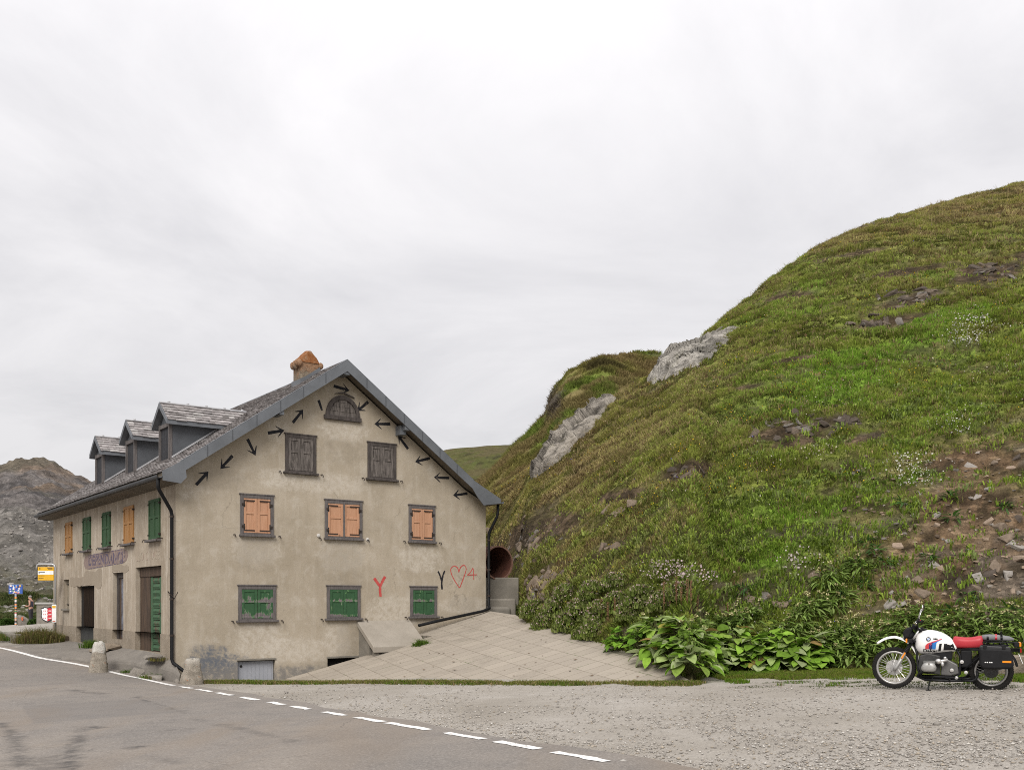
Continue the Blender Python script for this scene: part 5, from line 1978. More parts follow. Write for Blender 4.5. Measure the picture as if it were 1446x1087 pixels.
# boulder and pale stone behind the rear wheel at the right edge
p = pt(1422, 953, 18.6)
stone_thing('boulder', 'brown angular boulder lying behind the rear wheel of the motorcycle', 'boulder', (p.x, p.y, gzf(p.x, p.y) - .12), (.72, .5, .55), .3, 31, M_STONEB)
p = pt(1453, 920, 18.9)
mb = MB(); mb.ell((0, 0, .62), (.09, .09, .12), 14); mb.tube([(0, 0, -.1), (.01, 0, .3), (0, 0, .6)], [.06, .05, .055], 10)
o = mb.build('marker_post', simple('white_painted_post', (.72, .71, .68), (.5, .48, .45), 9, .7, .3), smooth=True); o.location = (p.x, p.y, gzf(p.x, p.y)); tag(o, 'white rounded marker post at the foot of the bank behind the motorcycle', 'post')
# ------------------------------------------------------------------ motorcycle (x forward, y to its left = towards the camera, z up)
M_MWHITE = flat('white_enamel_paint', (.80, .79, .77), .22)
M_MRED = simple('red_seat_vinyl', (.42, .028, .04), (.37, .022, .034), 5, .45, .1, 60, .003, spec=.4)
M_RUB = simple('tyre_rubber', (.015, .0145, .014), (.024, .022, .021), 9, .85, .3, 60, .004, spec=.08)
M_ALU = flat('brushed_aluminium', (.62, .61, .59), .35, metal=.75)
M_RIM = flat('dull_rim_aluminium', (.36, .35, .335), .45, metal=.6)
M_CAST = simple('cast_aluminium', (.40, .395, .38), (.28, .275, .265), 9, .5, .2, 60, .003, metal=.55, spec=.5)
M_BLK = flat('satin_black', (.009, .009, .010), .45, spec=.2)
M_BLKP = simple('black_plastic', (.011, .011, .012), (.016, .016, .017), 12, .55, .25, 90, .002, spec=.15)
M_CHROME = flat('chrome', (.75, .75, .75), .12, metal=1.0)
M_AMB = flat('amber_lens', (.72, .24, .01), .25)
M_REDL = flat('red_lens', (.40, .012, .015), .2)
M_GREYB = simple('grey_bag_cloth', (.20, .20, .205), (.13, .13, .135), 9, .85, .4, 50, .006)

rf, ff = Vector((7.765, 16.2, 0)), Vector((6.39, 16.8, 0))
mid = (rf + ff) / 2
heading = math.atan2(ff.y - rf.y, ff.x - rf.x)
bz = gzf(mid.x, mid.y)
moto = thing('motorcycle', 'white enduro motorcycle with red seat, striped tank and black panniers parked on gravel', 'motorcycle', (mid.x, mid.y, bz - .005), heading)
moto.rotation_euler = (math.radians(-3.0) * 0, 0, heading)
XR, XF = -.73, .735
ZR, ZF = .325, .342


def wheel(x, z, ro, wd, rim_r, name_label, spokes=32, drum=.075, seed=1):
    rr = random.Random(seed)
    mb = MB()
    mb.lathe([(.03, -.07), (.055, -.068), (.055, -.045), (.035, -.04), (.035, .04), (.055, .045), (.055, .068), (.03, .07)], (x, 0, z), (0, 1, 0), 16)
    w = mb.build('wheel', M_CAST, moto)
    # tyre section + knobs
    mb = MB()
    h = ro - rim_r
    prof = []
    for q in range(14):
        a = 2 * PI * q / 14
        prof.append((rim_r + h / 2 + math.cos(a) * h / 2 * .96, math.sin(a) * wd / 2))
    mb.lathe(prof, (x, 0, z), (0, 1, 0), 48, close=True)
    nk = 54
    for k in range(nk):
        a = 2 * PI * k / nk
        M = Matrix.Translation((x, 0, z)) @ Matrix.Rotation(a, 4, 'Y')
        for y0, y1 in ((-.47, -.18), (-.12, .14), (.2, .47)):
            o = (k % 2) * .04 * wd
            mb.box(ro - .020 - (.012 if abs(y0 + y1) > .3 else 0), ro + .004 - (.012 if abs(y0 + y1) > .3 else 0), y0 * wd + o, y1 * wd + o, -.014, .014, M)
    mb.build('tyre', M_RUB, w)
    mb = MB()
    mb.lathe([(rim_r - .022, -wd * .33), (rim_r + .008, -wd * .36), (rim_r + .008, -wd * .30), (rim_r - .008, -wd * .26), (rim_r - .014, 0), (rim_r - .008, wd * .26), (rim_r + .008, wd * .30), (rim_r + .008, wd * .36), (rim_r - .022, wd * .33), (rim_r - .030, 0)], (x, 0, z), (0, 1, 0), 48, close=True)
    mb.build('rim', M_RIM, w, smooth=True)
    mb = MB()
    for k in range(spokes):
        a = 2 * PI * k / spokes
        s = 1 if k % 2 else -1
        d = .42 * (1 if (k // 2) % 2 else -1)
        p0 = Vector((x + .052 * math.cos(a + d), s * .055, z + .052 * math.sin(a + d)))
        p1 = Vector((x + (rim_r - .02) * math.cos(a), s * .008, z + (rim_r - .02) * math.sin(a)))
        mb.tube([p0, p1], .0036, 5, cap=False)
    mb.build('spokes', M_ALU, w)
    return w


wf = wheel(XF, ZF, .345, .082, .272, 'front', seed=2)
wr = wheel(XR, ZR, .330, .108, .240, 'rear', seed=3)
mb = MB(); mb.lathe([(.055, -.062), (.125, -.062), (.13, -.058), (.13, -.052), (.055, -.052)], (XF, 0, ZF), (0, 1, 0), 32, close=True)
mb.build('brake_disc', M_ALU, wf)
mb = MB(); mb.lathe([(.02, .05), (.10, .05), (.108, .062), (.108, .078), (.09, .092), (.02, .095)], (XR, 0, ZR), (0, 1, 0), 32)
for k in range(3):
    a = 2 * PI * k / 3 + .5
    mb.tube([(XR + .045 * math.cos(a), .09, ZR + .045 * math.sin(a)), (XR + .045 * math.cos(a), .108, ZR + .045 * math.sin(a))], .016, 8)
mb.build('drum', simple('dull_drum', (.10, .098, .095), (.05, .05, .05), 9, .6, .2, metal=.3), wr)

# fork
Fd = Vector((-.50, 0, .885)).normalized()
F0 = Vector((XF - .03, 0, ZF))
fp = lambda t, y: F0 + Fd * t + Vector((0, y, 0))
for s in (1, -1):
    y = s * .095
    mb = MB()
    mb.tube([fp(-.05, y), fp(.0, y), fp(.30, y)], [.024, .030, .027], 12)
    mb.lathe([(.036, -.01), (.036, .03)], fp(0, y * .86), (0, s, 0), 10)
    mb.build('fork_leg', M_CAST, moto, smooth=True)
    mb = MB()
    P = [fp(.29 + k * .0125, y) for k in range(19)]
    mb.tube(P, [.035 if k % 2 else .028 for k in range(19)], 12)
    mb.build('fork_gaiter', M_BLKP, moto)
    mb = MB(); mb.tube([fp(.50, y), fp(.76, y)], .0185, 10); mb.build('fork_tube', M_ALU, moto, smooth=True)
    mb = MB(); mb.box(-.012, .012, -.006, .006, -.055, .055, Matrix.Translation(fp(.245, y + s * .033)) @ Matrix.Rotation(-math.atan2(.50, .885), 4, 'Y'))
    mb.build('reflector', M_AMB, moto)
mb = MB()
for t in (.535, .74):
    c = fp(t, 0) - Fd.cross(Vector((0, 1, 0))) * .0
    M = Matrix.Translation(c) @ Matrix.Rotation(-math.atan2(.50, .885), 4, 'Y')
    mb.box(-.05, .035, -.125, .125, -.018, .018, M)
mb.tube([fp(.5, 0) + Vector((-.04, 0, 0)), fp(.77, 0) + Vector((-.04, 0, 0))], .032, 10)
mb.build('fork_yoke', M_BLK, moto, bevel=.006)

# high front mudguard
rows = []
C0 = Vector((XF - .045, 0, ZF + .03))
for k in range(25):
    t = k / 24
    deg = 56 + 106 * t
    a = math.radians(deg)
    r0 = float(np.interp(deg, [56, 62, 75, 92, 112, 135, 162], [.500, .503, .522, .532, .508, .462, .422]))
    p = Vector((XF, 0, ZF)) + Vector((math.cos(a) * r0, 0, math.sin(a) * r0))
    wdt = .075 * (.45 + .55 * min(1, t / .25)) * (1 - .25 * max(0, (t - .8) / .2))
    rad = Vector((math.cos(a), 0, math.sin(a)))
    row = []
    for q in range(9):
        b = -1 + q / 4
        row.append(p + Vector((0, b * wdt, 0)) - rad * (abs(b) ** 2.2 * .035))
    rows.append(row)
mb = MB(); mb.grid(rows)
mg = mb.build('front_mudguard', M_MWHITE, moto, smooth=True)
sd_ = mg.modifiers.new('thick', 'SOLIDIFY'); sd_.thickness = .006
mb = MB()
for s in (1, -1):
    mb.tube([fp(.52, s * .08), fp(.50, s * .06) + Vector((.05, 0, .02))], .012, 6)
mb.build('mudguard_stay', M_ALU, moto)


# lofted bodies: cross-sections along x
def loft(secs, n=24, e=2.6):
    """secs: (x, half width, z bottom, z top[, y offset]) -> closed skin"""
    rows = []
    for s in secs:
        x, hw_, zb, zt = s[:4]
        c = (zb + zt) / 2; h = (zt - zb) / 2
        row = []
        for q in range(n):
            a = 2 * PI * q / n
            ca, sa = math.cos(a), math.sin(a)
            k = (abs(ca) ** e + abs(sa) ** e) ** (-1 / e)
            row.append((x, hw_ * ca * k + (s[4] if len(s) > 4 else 0), c + h * sa * k))
        rows.append(row)
    mb = MB(); mb.grid(rows, wrap=True)
    mb.face(rows[0][::-1]); mb.face(rows[-1])
    return mb


TANK = [(.412, .012, .74, .80), (.408, .06, .69, .85), (.39, .105, .645, .895), (.36, .14, .605, .935), (.31, .165, .582, .962), (.24, .182, .572, .978), (.16, .185, .572, .980), (.08, .182, .585, .968),
        (0, .175, .598, .942), (-.07, .165, .608, .905), (-.13, .155, .617, .860), (-.18, .145, .625, .805), (-.215, .13, .635, .745), (-.225, .10, .645, .70)]
tank = loft(TANK, 28, 2.7).build('fuel_tank', M_MWHITE, moto, smooth=True)
_tx = np.array([t[0] for t in TANK])[::-1]


def tank_y(x, z, off=.0):
    g = lambda i: float(np.interp(x, _tx, np.array([t[i] for t in TANK])[::-1]))
    c, h, w_ = (g(2) + g(3)) / 2, (g(3) - g(2)) / 2, g(1)
    k = min(abs(z - c) / h, .985)
    return w_ * (1 - k ** 2.7) ** (1 / 2.7) + off


def decal(poly, off, name, mat, both=True):
    """filled polygon (x, z) wrapped on the tank side"""
    for s in ((1, -1) if both else (1,)):
        mb = MB()
        n = len(poly) // 2
        A = np.array(poly[:n], float); B = np.array(poly[n:][::-1], float)
        rows = []
        for k in range(n):
            row = []
            for t in np.linspace(0, 1, 9):
                q = A[k] * (1 - t) + B[k] * t
                row.append((q[0], s * tank_y(q[0], q[1], off), q[1]))
            rows.append(row)
        mb.grid(rows)
        mb.build(name, mat, tank, smooth=True, fix=False)


def px2(px, py):                                                     # photo pixel on the tank's near flank -> bike x, z
    return ((1401.2 - px) / 139.9 * 1.465 - .73 - .035, (972.3 - py) / 86.5)


def D(pts, off, name, mat):
    decal([px2(*p) for p in pts], off, name, mat)


def lin(a, b, n):
    return [(a[0] + (b[0] - a[0]) * k / (n - 1), a[1] + (b[1] - a[1]) * k / (n - 1)) for k in range(n)]


M_S1, M_S2, M_S3 = flat('stripe_red', (.62, .05, .055), .3), flat('stripe_navy', (.02, .025, .13), .3), flat('stripe_blue', (.02, .17, .50), .3)
D(lin((1304.4, 914.5), (1309.3, 914.5), 5) + [(1328.3, 899.0), (1316, 903.5), (1309.6, 905.5), (1307, 906.8), (1304.6, 909.5)], .003, 'tank_stripe', M_S1)
D([(1304.6, 909.5), (1309.8, 905.7), (1317, 903), (1328.5, 899), (1328, 900.2), (1320, 903.6), (1312, 907), (1309.4, 910.5)], .0032, 'tank_stripe', M_S1)
D([(1309.6, 908), (1314, 904.9), (1328.5, 899.4), (1328.2, 900.6), (1318, 906), (1314.6, 909.5)], .0034, 'tank_stripe', M_S2)
D([(1309.4, 914.5), (1314.4, 914.5), (1314.8, 906.5), (1309.9, 908)], .0034, 'tank_stripe', M_S2)
D([(1314.4, 914.5), (1319.2, 914.5), (1321, 903.8), (1315, 906)], .0036, 'tank_stripe', M_S3)
D([(1315, 906.2), (1321, 903.2), (1328, 900.2), (1325, 902), (1320.8, 905), (1315, 908)], .0037, 'tank_stripe', M_S3)
# black side panels
D([(1322.8, 917.4), (1326.6, 917.2), (1328.4, 906.3), (1324.8, 906.5)], .003, 'tank_panel', M_BLKP)
D([(1330.5, 915.8), (1347.6, 915.2), (1344.6, 906.6), (1331.5, 906.5)], .003, 'tank_panel', M_BLKP)
# roundel: black ring, silver ring, quarters
bx, bzz = px2(1309, 900.3)
for s in (1, -1):
    y = tank_y(bx, bzz, .0)
    nrm = Vector((0, s, .12)).normalized()
    c = Vector((bx, s * y, bzz))
    ro_ = None
    for r_, h, mt, nm in ((.037, .004, M_CHROME, 'roundel_rim'), (.035, .0055, M_INK, 'roundel_ring'), (.022, .0065, M_WHT, 'roundel_white')):
        mb = MB(); mb.lathe([(r_, 0), (r_, h), (0, h)], c, nrm, 28); mb.build(nm, mt, tank)
    ax = Vector((1, 0, 0)); bx_ = nrm.cross(ax)
    mb = MB()
    for a0 in (0, PI):
        P = [c + nrm * .0075] + [c + nrm * .0075 + (ax * math.cos(a) + bx_ * math.sin(a)) * .020 for a in np.linspace(a0, a0 + PI / 2, 7)]
        mb.face(P)
    mb.build('roundel_blue', M_S3, tank, fix=False)
# lettering under the stripes, small model mark beside the roundel
for s in (1, -1):
    for txt, (px, py), size, wdt in (('Dakar', (1311.7, 916.9), .066, 1.3), ('R80', (1319.2, 899.9), .03, 1.3)):
        x, z = px2(px, py)
        y = tank_y(x, z, .0)
        sl = (tank_y(x, z + .02) - tank_y(x, z - .02)) / .04
        M = Matrix(((-s, 0, 0, x), (0, s * sl, s, s * (y + .006)), (0, 1, 0, z), (0, 0, 0, 1)))
        o = text_mesh(txt, size, M, M_INK, 'tank_lettering', tank, extr=.0006, bold=.0022, width=wdt)
        for v in o.data.vertices:
            v.co.y = s * (tank_y(v.co.x, v.co.z, .004) + (.0006 if abs(v.co.y) > 1 else 0))
mb = MB(); mb.lathe([(.05, 0), (.05, .02), (.042, .032), (0, .034)], (.27, .02, .968), (-.1, 0, 1), 20); mb.build('fuel_cap', M_BLK, tank)

SEAT = [(-.165, .09, .70, .795), (-.175, .115, .69, .865), (-.20, .125, .682, .882), (-.28, .135, .678, .872), (-.36, .14, .676, .864), (-.44, .145, .676, .868), (-.51, .148, .678, .882), (-.565, .145, .68, .895), (-.60, .135, .685, .895), (-.612, .11, .70, .875)]
loft(SEAT, 24, 3.2).build('seat', M_MRED, moto, smooth=True)
mb = MB(); mb.box(-.60, -.18, -.13, .13, .655, .682); mb.build('seat_base', M_BLKP, moto, bevel=.006)

# engine: crankcase, gearbox, two opposed cylinders, carburettors
mb = MB()
mb.prism([(.32, -.14, .27), (.36, -.14, .36), (.34, -.14, .56), (.20, -.14, .60), (.02, -.14, .56), (.02, -.14, .25)], (0, .28, 0))
mb.build('crankcase', simple('dark_engine_case', (.055, .054, .052), (.03, .03, .03), 9, .6, .2, metal=.3), moto, bevel=.02)
mb = MB()
mb.prism([(.015, -.12, .24), (.015, -.12, .50), (-.10, -.12, .50), (-.24, -.12, .42), (-.26, -.12, .27), (-.12, -.12, .235)], (0, .24, 0))
mb.build('gearbox', simple('gearbox_case', (.16, .157, .15), (.10, .098, .095), 9, .55, .2, 60, .003, metal=.5), moto, bevel=.02)
mb = MB(); mb.box(-.16, .25, -.11, .11, .50, .66); mb.build('airbox', M_BLKP, moto, bevel=.02)
for s in (1, -1):
    mb = MB()
    for k in range(9):
        y = s * (.15 + k * .018)
        mb.box(.10, .275, min(y, y + s * .007), max(y, y + s * .007), .305, .48)
    mb.lathe([(.07, 0), (.07, .17)], (.19, s * .14, .39), (0, s, 0), 16)
    mb.build('cylinder', simple('fin_alu', (.20, .198, .19), (.11, .11, .108), 12, .55, .1, metal=.5), moto)
    mb = MB()
    rows = []
    for hh, k in ((0, 1.0), (.03, 1.0), (.06, .93), (.078, .74), (.084, .4)):
        row = []
        for q in range(24):
            a = 2 * PI * q / 24
            ca, sa = math.cos(a), math.sin(a)
            e = (abs(ca) ** 3.4 + abs(sa) ** 3.4) ** (-1 / 3.4)
            xx = ca * e * .115 * k
            zz = sa * e * .078 * k
            if zz > 0: xx *= (1 - .28 * zz / .078)
            row.append((.192 + xx, s * (.315 + hh), .385 + zz))
        rows.append(row)
    mb.grid(rows, wrap=True); mb.face(rows[-1])
    hd = mb.build('valve_cover', M_CAST, moto, smooth=True)
    mb = MB(); mb.tube([(.19, s * .39, .44), (.19, s * .405, .44)], .016, 10); mb.box(.10, .285, min(s * .385, s * .395), max(s * .385, s * .395), .375, .385)
    mb.build('cover_nut', M_CHROME, hd)
    mb = MB()
    mb.ell((.05, s * .22, .475), (.05, .04, .045), 12); mb.ell((-.01, s * .215, .43), (.03, .03, .04), 10)
    mb.tube([(.12, s * .2, .45), (-.09, s * .19, .50)], .026, 10)
    mb.ell((-.05, s * .2, .53), (.025, .025, .025), 8)
    mb.build('carburettor', M_ALU, moto, smooth=True)
    mb = MB(); mb.tube([(.22, s * .24, .32), (.34, s * .23, .27), (.37, s * .20, .22), (.25, s * .16, .165), (-.1, s * .15, .155), (-.35, s * .15, .17)], .021, 10)
    mb.build('exhaust_header', M_BLK, moto, smooth=True)
    mb = MB(); mb.tube([(-.12, s * .14, .19), (-.12, s * .26, .19)], .014, 8); mb.build('foot_peg', M_RUB, moto)
mb = MB(); mb.tube([(-.30, .16, .175), (-.44, .17, .165), (-.50, .17, .19), (-.53, .165, .26), (-.52, .16, .33)], .022, 10)
mb.tube([(-.30, .13, .20), (-.46, .13, .20)], .016, 8)
mb.build('stand_bar', M_BLK, moto, smooth=True)
# silencer on the far side
mb = MB(); mb.tube([(-.1, -.17, .16), (-.35, -.19, .19), (-.5, -.22, .30), (-1.05, -.24, .43)], [.022, .024, .05, .05], 12); mb.build('silencer', M_BLK, moto, smooth=True)
# frame tubes
mb = MB()
for s in (1, -1):
    mb.tube([(.44, s * .03, .83), (.38, s * .08, .60), (.36, s * .13, .32), (.30, s * .13, .21), (-.20, s * .13, .215), (-.27, s * .12, .27), (-.28, s * .12, .55), (-.22, s * .11, .68)], .018, 8)
    mb.tube([(-.22, s * .12, .665), (-.95, s * .13, .745)], .013, 8)
    mb.tube([(-.32, s * .12, .33), (-.55, s * .13, .55), (-.85, s * .13, .72)], .013, 8)
mb.tube([(.46, 0, .86), (.2, 0, .68), (-.22, 0, .665)], .026, 8)
mb.build('frame', M_BLK, moto, smooth=True)
mb = MB(); mb.tube([(-.24, -.09, .34), (-.50, -.12, .34), (XR, -.12, ZR)], [.04, .036, .045], 12); mb.ell((XR, -.09, ZR), (.09, .06, .09), 14)
mb.tube([(-.55, -.13, .36), (-.70, -.13, .66)], .03, 10)
mb.build('swing_arm', M_BLK, moto, smooth=True)
mb = MB(); mb.box(-.45, -.28, -.12, .12, .38, .655); mb.build('battery_box', M_BLKP, moto, bevel=.02)
mb = MB()
for q, (x, z, r0) in enumerate(((-.30, .47, .03), (-.36, .30, .028), (-.15, .33, .03), (-.22, .21, .026))):
    mb.lathe([(r0, 0), (r0, .02), (0, .024)], (x, .125, z), (0, 1, 0), 12)
mb.build('frame_fitting', M_ALU, moto)
mb = MB(); mb.tube([(.13, .15, .215), (.18, .20, .13), (.205, .235, .04), (.20, .25, .012)], .011, 8); mb.box(.16, .24, .235, .27, .0, .010)
mb.build('side_stand', M_BLK, moto)
mb = MB(); mb.prism([(.37, -.12, .30), (.30, -.12, .185), (-.05, -.12, .175), (-.05, -.12, .188), (.295, -.12, .20), (.36, -.12, .305)], (0, .24, 0)); mb.build('skid_plate', M_BLK, moto)

# rear mudguard, lights, number plate
rows = []
for k in range(14):
    a = math.radians(80 + 92 * k / 13)
    r0 = .40
    p = Vector((XR + math.cos(a) * r0, 0, ZR + .03 + math.sin(a) * r0))
    rows.append([p + Vector((0, b * .085, 0)) - Vector((math.cos(a), 0, math.sin(a))) * (b * b * .03) for b in np.linspace(-1, 1, 7)])
mb = MB(); mb.grid(rows)
o = mb.build('rear_mudguard', M_BLKP, moto, smooth=True); q_ = o.modifiers.new('thick', 'SOLIDIFY'); q_.thickness = .006
mb = MB(); mb.box(-.012, .012, -.045, .045, -.035, .035, Matrix.Translation((-1.135, 0, .665))); mb.box(-1.125, -1.02, -.04, .04, .64, .70)
tl = mb.build('tail_light', M_BLKP, moto, bevel=.008)
mb = MB(); mb.box(-1.17, -1.147, -.05, .05, .63, .70); mb.build('tail_lens', M_REDL, tl, bevel=.01)
mb = MB(); mb.prism([(-1.13, -.09, .62), (-1.19, -.09, .46), (-1.183, -.09, .457), (-1.122, -.09, .617)], (0, .18, 0)); mb.build('number_plate', M_WHT, moto)
for (x, z, y, s) in ((-1.11, .765, .13, 1), (-1.11, .765, -.13, -1), (.50, .80, .16, 1), (.50, .80, -.16, -1)):
    mb = MB(); mb.box(x - .02, x + .05, y - .028, y + .028, z - .035, z + .035) if x < 0 else mb.box(x - .05, x + .02, y - .025, y + .025, z - .03, z + .03)
    mb.tube([(x + (.02 if x < 0 else -.02), y, z), (x + (.06 if x < 0 else -.06), y * .4, z)], .009, 6)
    t_ = mb.build('indicator', M_BLKP, moto, bevel=.01)
    e = x - .022 if x < 0 else x + .022
    mb = MB(); mb.box(min(e, e + (-.028 if x < 0 else .028)), max(e, e + (-.028 if x < 0 else .028)), y - .03, y + .03, z - .036, z + .036)
    mb.build('indicator_lens', M_AMB, t_, bevel=.008)

# headlamp, instruments, bars
Mh = Matrix.Translation((.515, 0, .885)) @ Matrix.Rotation(-.25, 4, 'Y')
mb = MB()
mb.lathe([(.03, -.10), (.075, -.085), (.105, -.03), (.112, .03), (.105, .05)], Mh.translation, Mh.to_3x3() @ Vector((1, 0, 0)), 24)
hl = mb.build('headlamp', M_BLKP, moto, smooth=True)
mb = MB(); mb.lathe([(.10, .048), (.06, .072), (0, .08)], Mh.translation, Mh.to_3x3() @ Vector((1, 0, 0)), 24); mb.build('lamp_glass', flat('lamp_glass', (.35, .37, .38), .1), hl, smooth=True)
mb = MB(); mb.prism([(.58, -.12, .84), (.60, -.12, .93), (.555, -.12, 1.0), (.47, -.12, 1.035), (.44, -.12, .98), (.50, -.12, .84)], (0, .24, 0))
mb.build('headlamp_cowl', M_BLKP, hl, bevel=.03, seg=3)
mb = MB()
for y in (-.06, .06):
    mb.lathe([(.045, -.06), (.052, 0), (.045, .012), (0, .014)], (.40, y, 1.04), (-.55, 0, .8), 18)
mb.build('instruments', M_BLK, moto)
Pb = [(.30, .40, 1.115), (.335, .30, 1.125), (.37, .22, 1.12), (.375, .12, 1.04), (.375, .05, 1.01), (.375, 0, 1.01), (.375, -.05, 1.01), (.375, -.12, 1.04), (.37, -.22, 1.12), (.335, -.30, 1.125), (.30, -.40, 1.115)]
mb = MB(); mb.tube(Pb, .012, 8); hb = mb.build('handlebar', M_BLK, moto, smooth=True)
for s in (1, -1):
    mb = MB(); mb.tube([(.30 - .004, s * .415, 1.114), (.338, s * .29, 1.125)], .019, 10); mb.build('grip', M_RUB, hb, smooth=True)
    mb = MB(); mb.tube([(.365, s * .25, 1.13), (.40, s * .30, 1.11), (.375, s * .40, 1.09)], .008, 6); mb.build('lever', M_ALU, hb, smooth=True)
    mb = MB(); mb.box(.33, .385, s * .25 - .025, s * .25 + .025, 1.09, 1.15); mb.build('switch_block', M_BLKP, hb, bevel=.008)
    mb = MB(); mb.tube([(.36, s * .24, 1.14), (.335, s * .28, 1.24), (.30, s * .32, 1.325)], .009, 8); st_ = mb.build('mirror_stalk', M_CHROME, hb, smooth=True)
    mb = MB(); mb.ell((.285, s * .345, 1.345), (.018, .062, .052), 16); mb.build('mirror', M_CHROME if s > 0 else M_BLK, st_, smooth=True)
mb = MB(); mb.ell((.325, .235, 1.14), (.012, .012, .012), 8); mb.build('red_switch', M_REDL, hb)
mb = MB()
mb.tube([(.37, .2, 1.10), (.47, .12, 1.06), (.50, .05, .95), (.42, .03, .80)], .006, 6); mb.tube([(.37, -.2, 1.10), (.48, -.1, 1.05), (.47, .02, .9), (.40, .05, .7)], .006, 6)
mb.tube([(.36, .21, 1.12), (.40, .10, .98), (.36, .06, .84)], .006, 6)
mb.build('cables', M_BLK, moto, smooth=True)

# panniers (each with lid, latches, reflector and small mark)
for s in (1, -1):
    Y0 = .19
    ya, yb = (Y0, Y0 + .20) if s > 0 else (-Y0 - .20, -Y0)
    P = [(-.545, .715), (-.555, .44), (-.60, .375), (-1.02, .385), (-1.045, .45), (-1.005, .70)]
    mb = MB(); mb.prism([(x, ya, z) for x, z in P], (0, yb - ya, 0))
    pb = mb.build('pannier', M_BLKP, moto, bevel=.035, seg=4)
    mb = MB(); mb.prism([(-.55, ya + .01, .70), (-1.0, ya + .01, .685), (-.985, ya + .01, .735), (-.56, ya + .01, .748)], (0, yb - ya - .02, 0)); mb.build('pannier_lid', simple('dark_grey_lid', (.035, .035, .037), (.025, .025, .026), 9, .4, .1, spec=.35), pb, bevel=.012, seg=3)
    yo = yb if s > 0 else ya
    for x in (-.63, -.90):
        mb = MB(); mb.box(x - .03, x + .03, min(yo, yo - s * .06), max(yo, yo - s * .06) , .735, .758); mb.box(x - .025, x + .025, min(yo, yo + s * .004), max(yo, yo + s * .004), .70, .735)
        mb.build('latch', M_BLK, pb, bevel=.004)
    mb = MB(); mb.box(-1.005, -.88, min(yo, yo + s * .006), max(yo, yo + s * .006), .485, .515); mb.build('pannier_reflector', M_AMB, pb)
    mb = MB()
    for x, w_ in ((-.635, .014), (-.665, .02), (-.70, .018), (-.725, .024)):
        mb.box(x - w_ / 2, x + w_ / 2, min(yo, yo + s * .004), max(yo, yo + s * .004), .478, .494)
    mb.build('pannier_mark', M_WHT, pb)

# luggage rack with a bag strapped on it
mb = MB()
for s in (1, -1):
    mb.tube([(-.56, s * .12, .76), (-.62, s * .13, .80), (-1.02, s * .12, .79), (-1.09, s * .05, .79)], .010, 6)
    for x in (-.66, -.76, -.86, -.96):
        mb.tube([(x, s * .13, .80), (x - .01, s * .13, .74)], .008, 6)
    mb.tube([(-.58, s * .13, .75), (-1.0, s * .13, .745)], .009, 6)
for x in (-.65, -.75, -.85, -.95):
    mb.tube([(x, -.13, .80), (x, .13, .80)], .008, 6)
mb.build('luggage_rack', M_BLK, moto, smooth=True)
bag = loft([(-.585, .06, .83, .87), (-.60, .11, .815, .905), (-.68, .125, .81, .92), (-.80, .125, .81, .915), (-.90, .12, .81, .905), (-1.0, .11, .81, .89), (-1.06, .07, .82, .86)], 20, 3).build('luggage_roll', M_GREYB, smooth=True)
bag.location = moto.location; bag.rotation_euler = (0, 0, heading)
tag(bag, 'grey luggage roll strapped on the rack behind the red motorcycle seat', 'bag')
for x, mt in ((-.68, M_BLK), (-.80, M_MRED), (-.88, M_BLK)):
    mb = MB()
    rows = [[(x + d, math.cos(a) * .132, .862 + math.sin(a) * .062) for d in (-.016, .016)] for a in np.linspace(-.5, PI + .5, 15)]
    mb.grid(rows); o = mb.build('strap', mt, bag); q_ = o.modifiers.new('thick', 'SOLIDIFY'); q_.thickness = .006
mb = MB(); mb.tube([(-.88, .10, .90), (-.865, .12, .95), (-.88, .13, .97)], .012, 6); mb.build('strap_end', M_BLK, bag)
# ------------------------------------------------------------------ vegetation and stones
M_GRASS = attr_mat('grass_blade', .85, transl=.42, spec=.05)
M_LEAF = attr_mat('broad_leaf', .75, transl=.38, spec=.12, fine=14)
M_PETAL = attr_mat('petal', .8, transl=.3)
ORG = np.zeros(3)


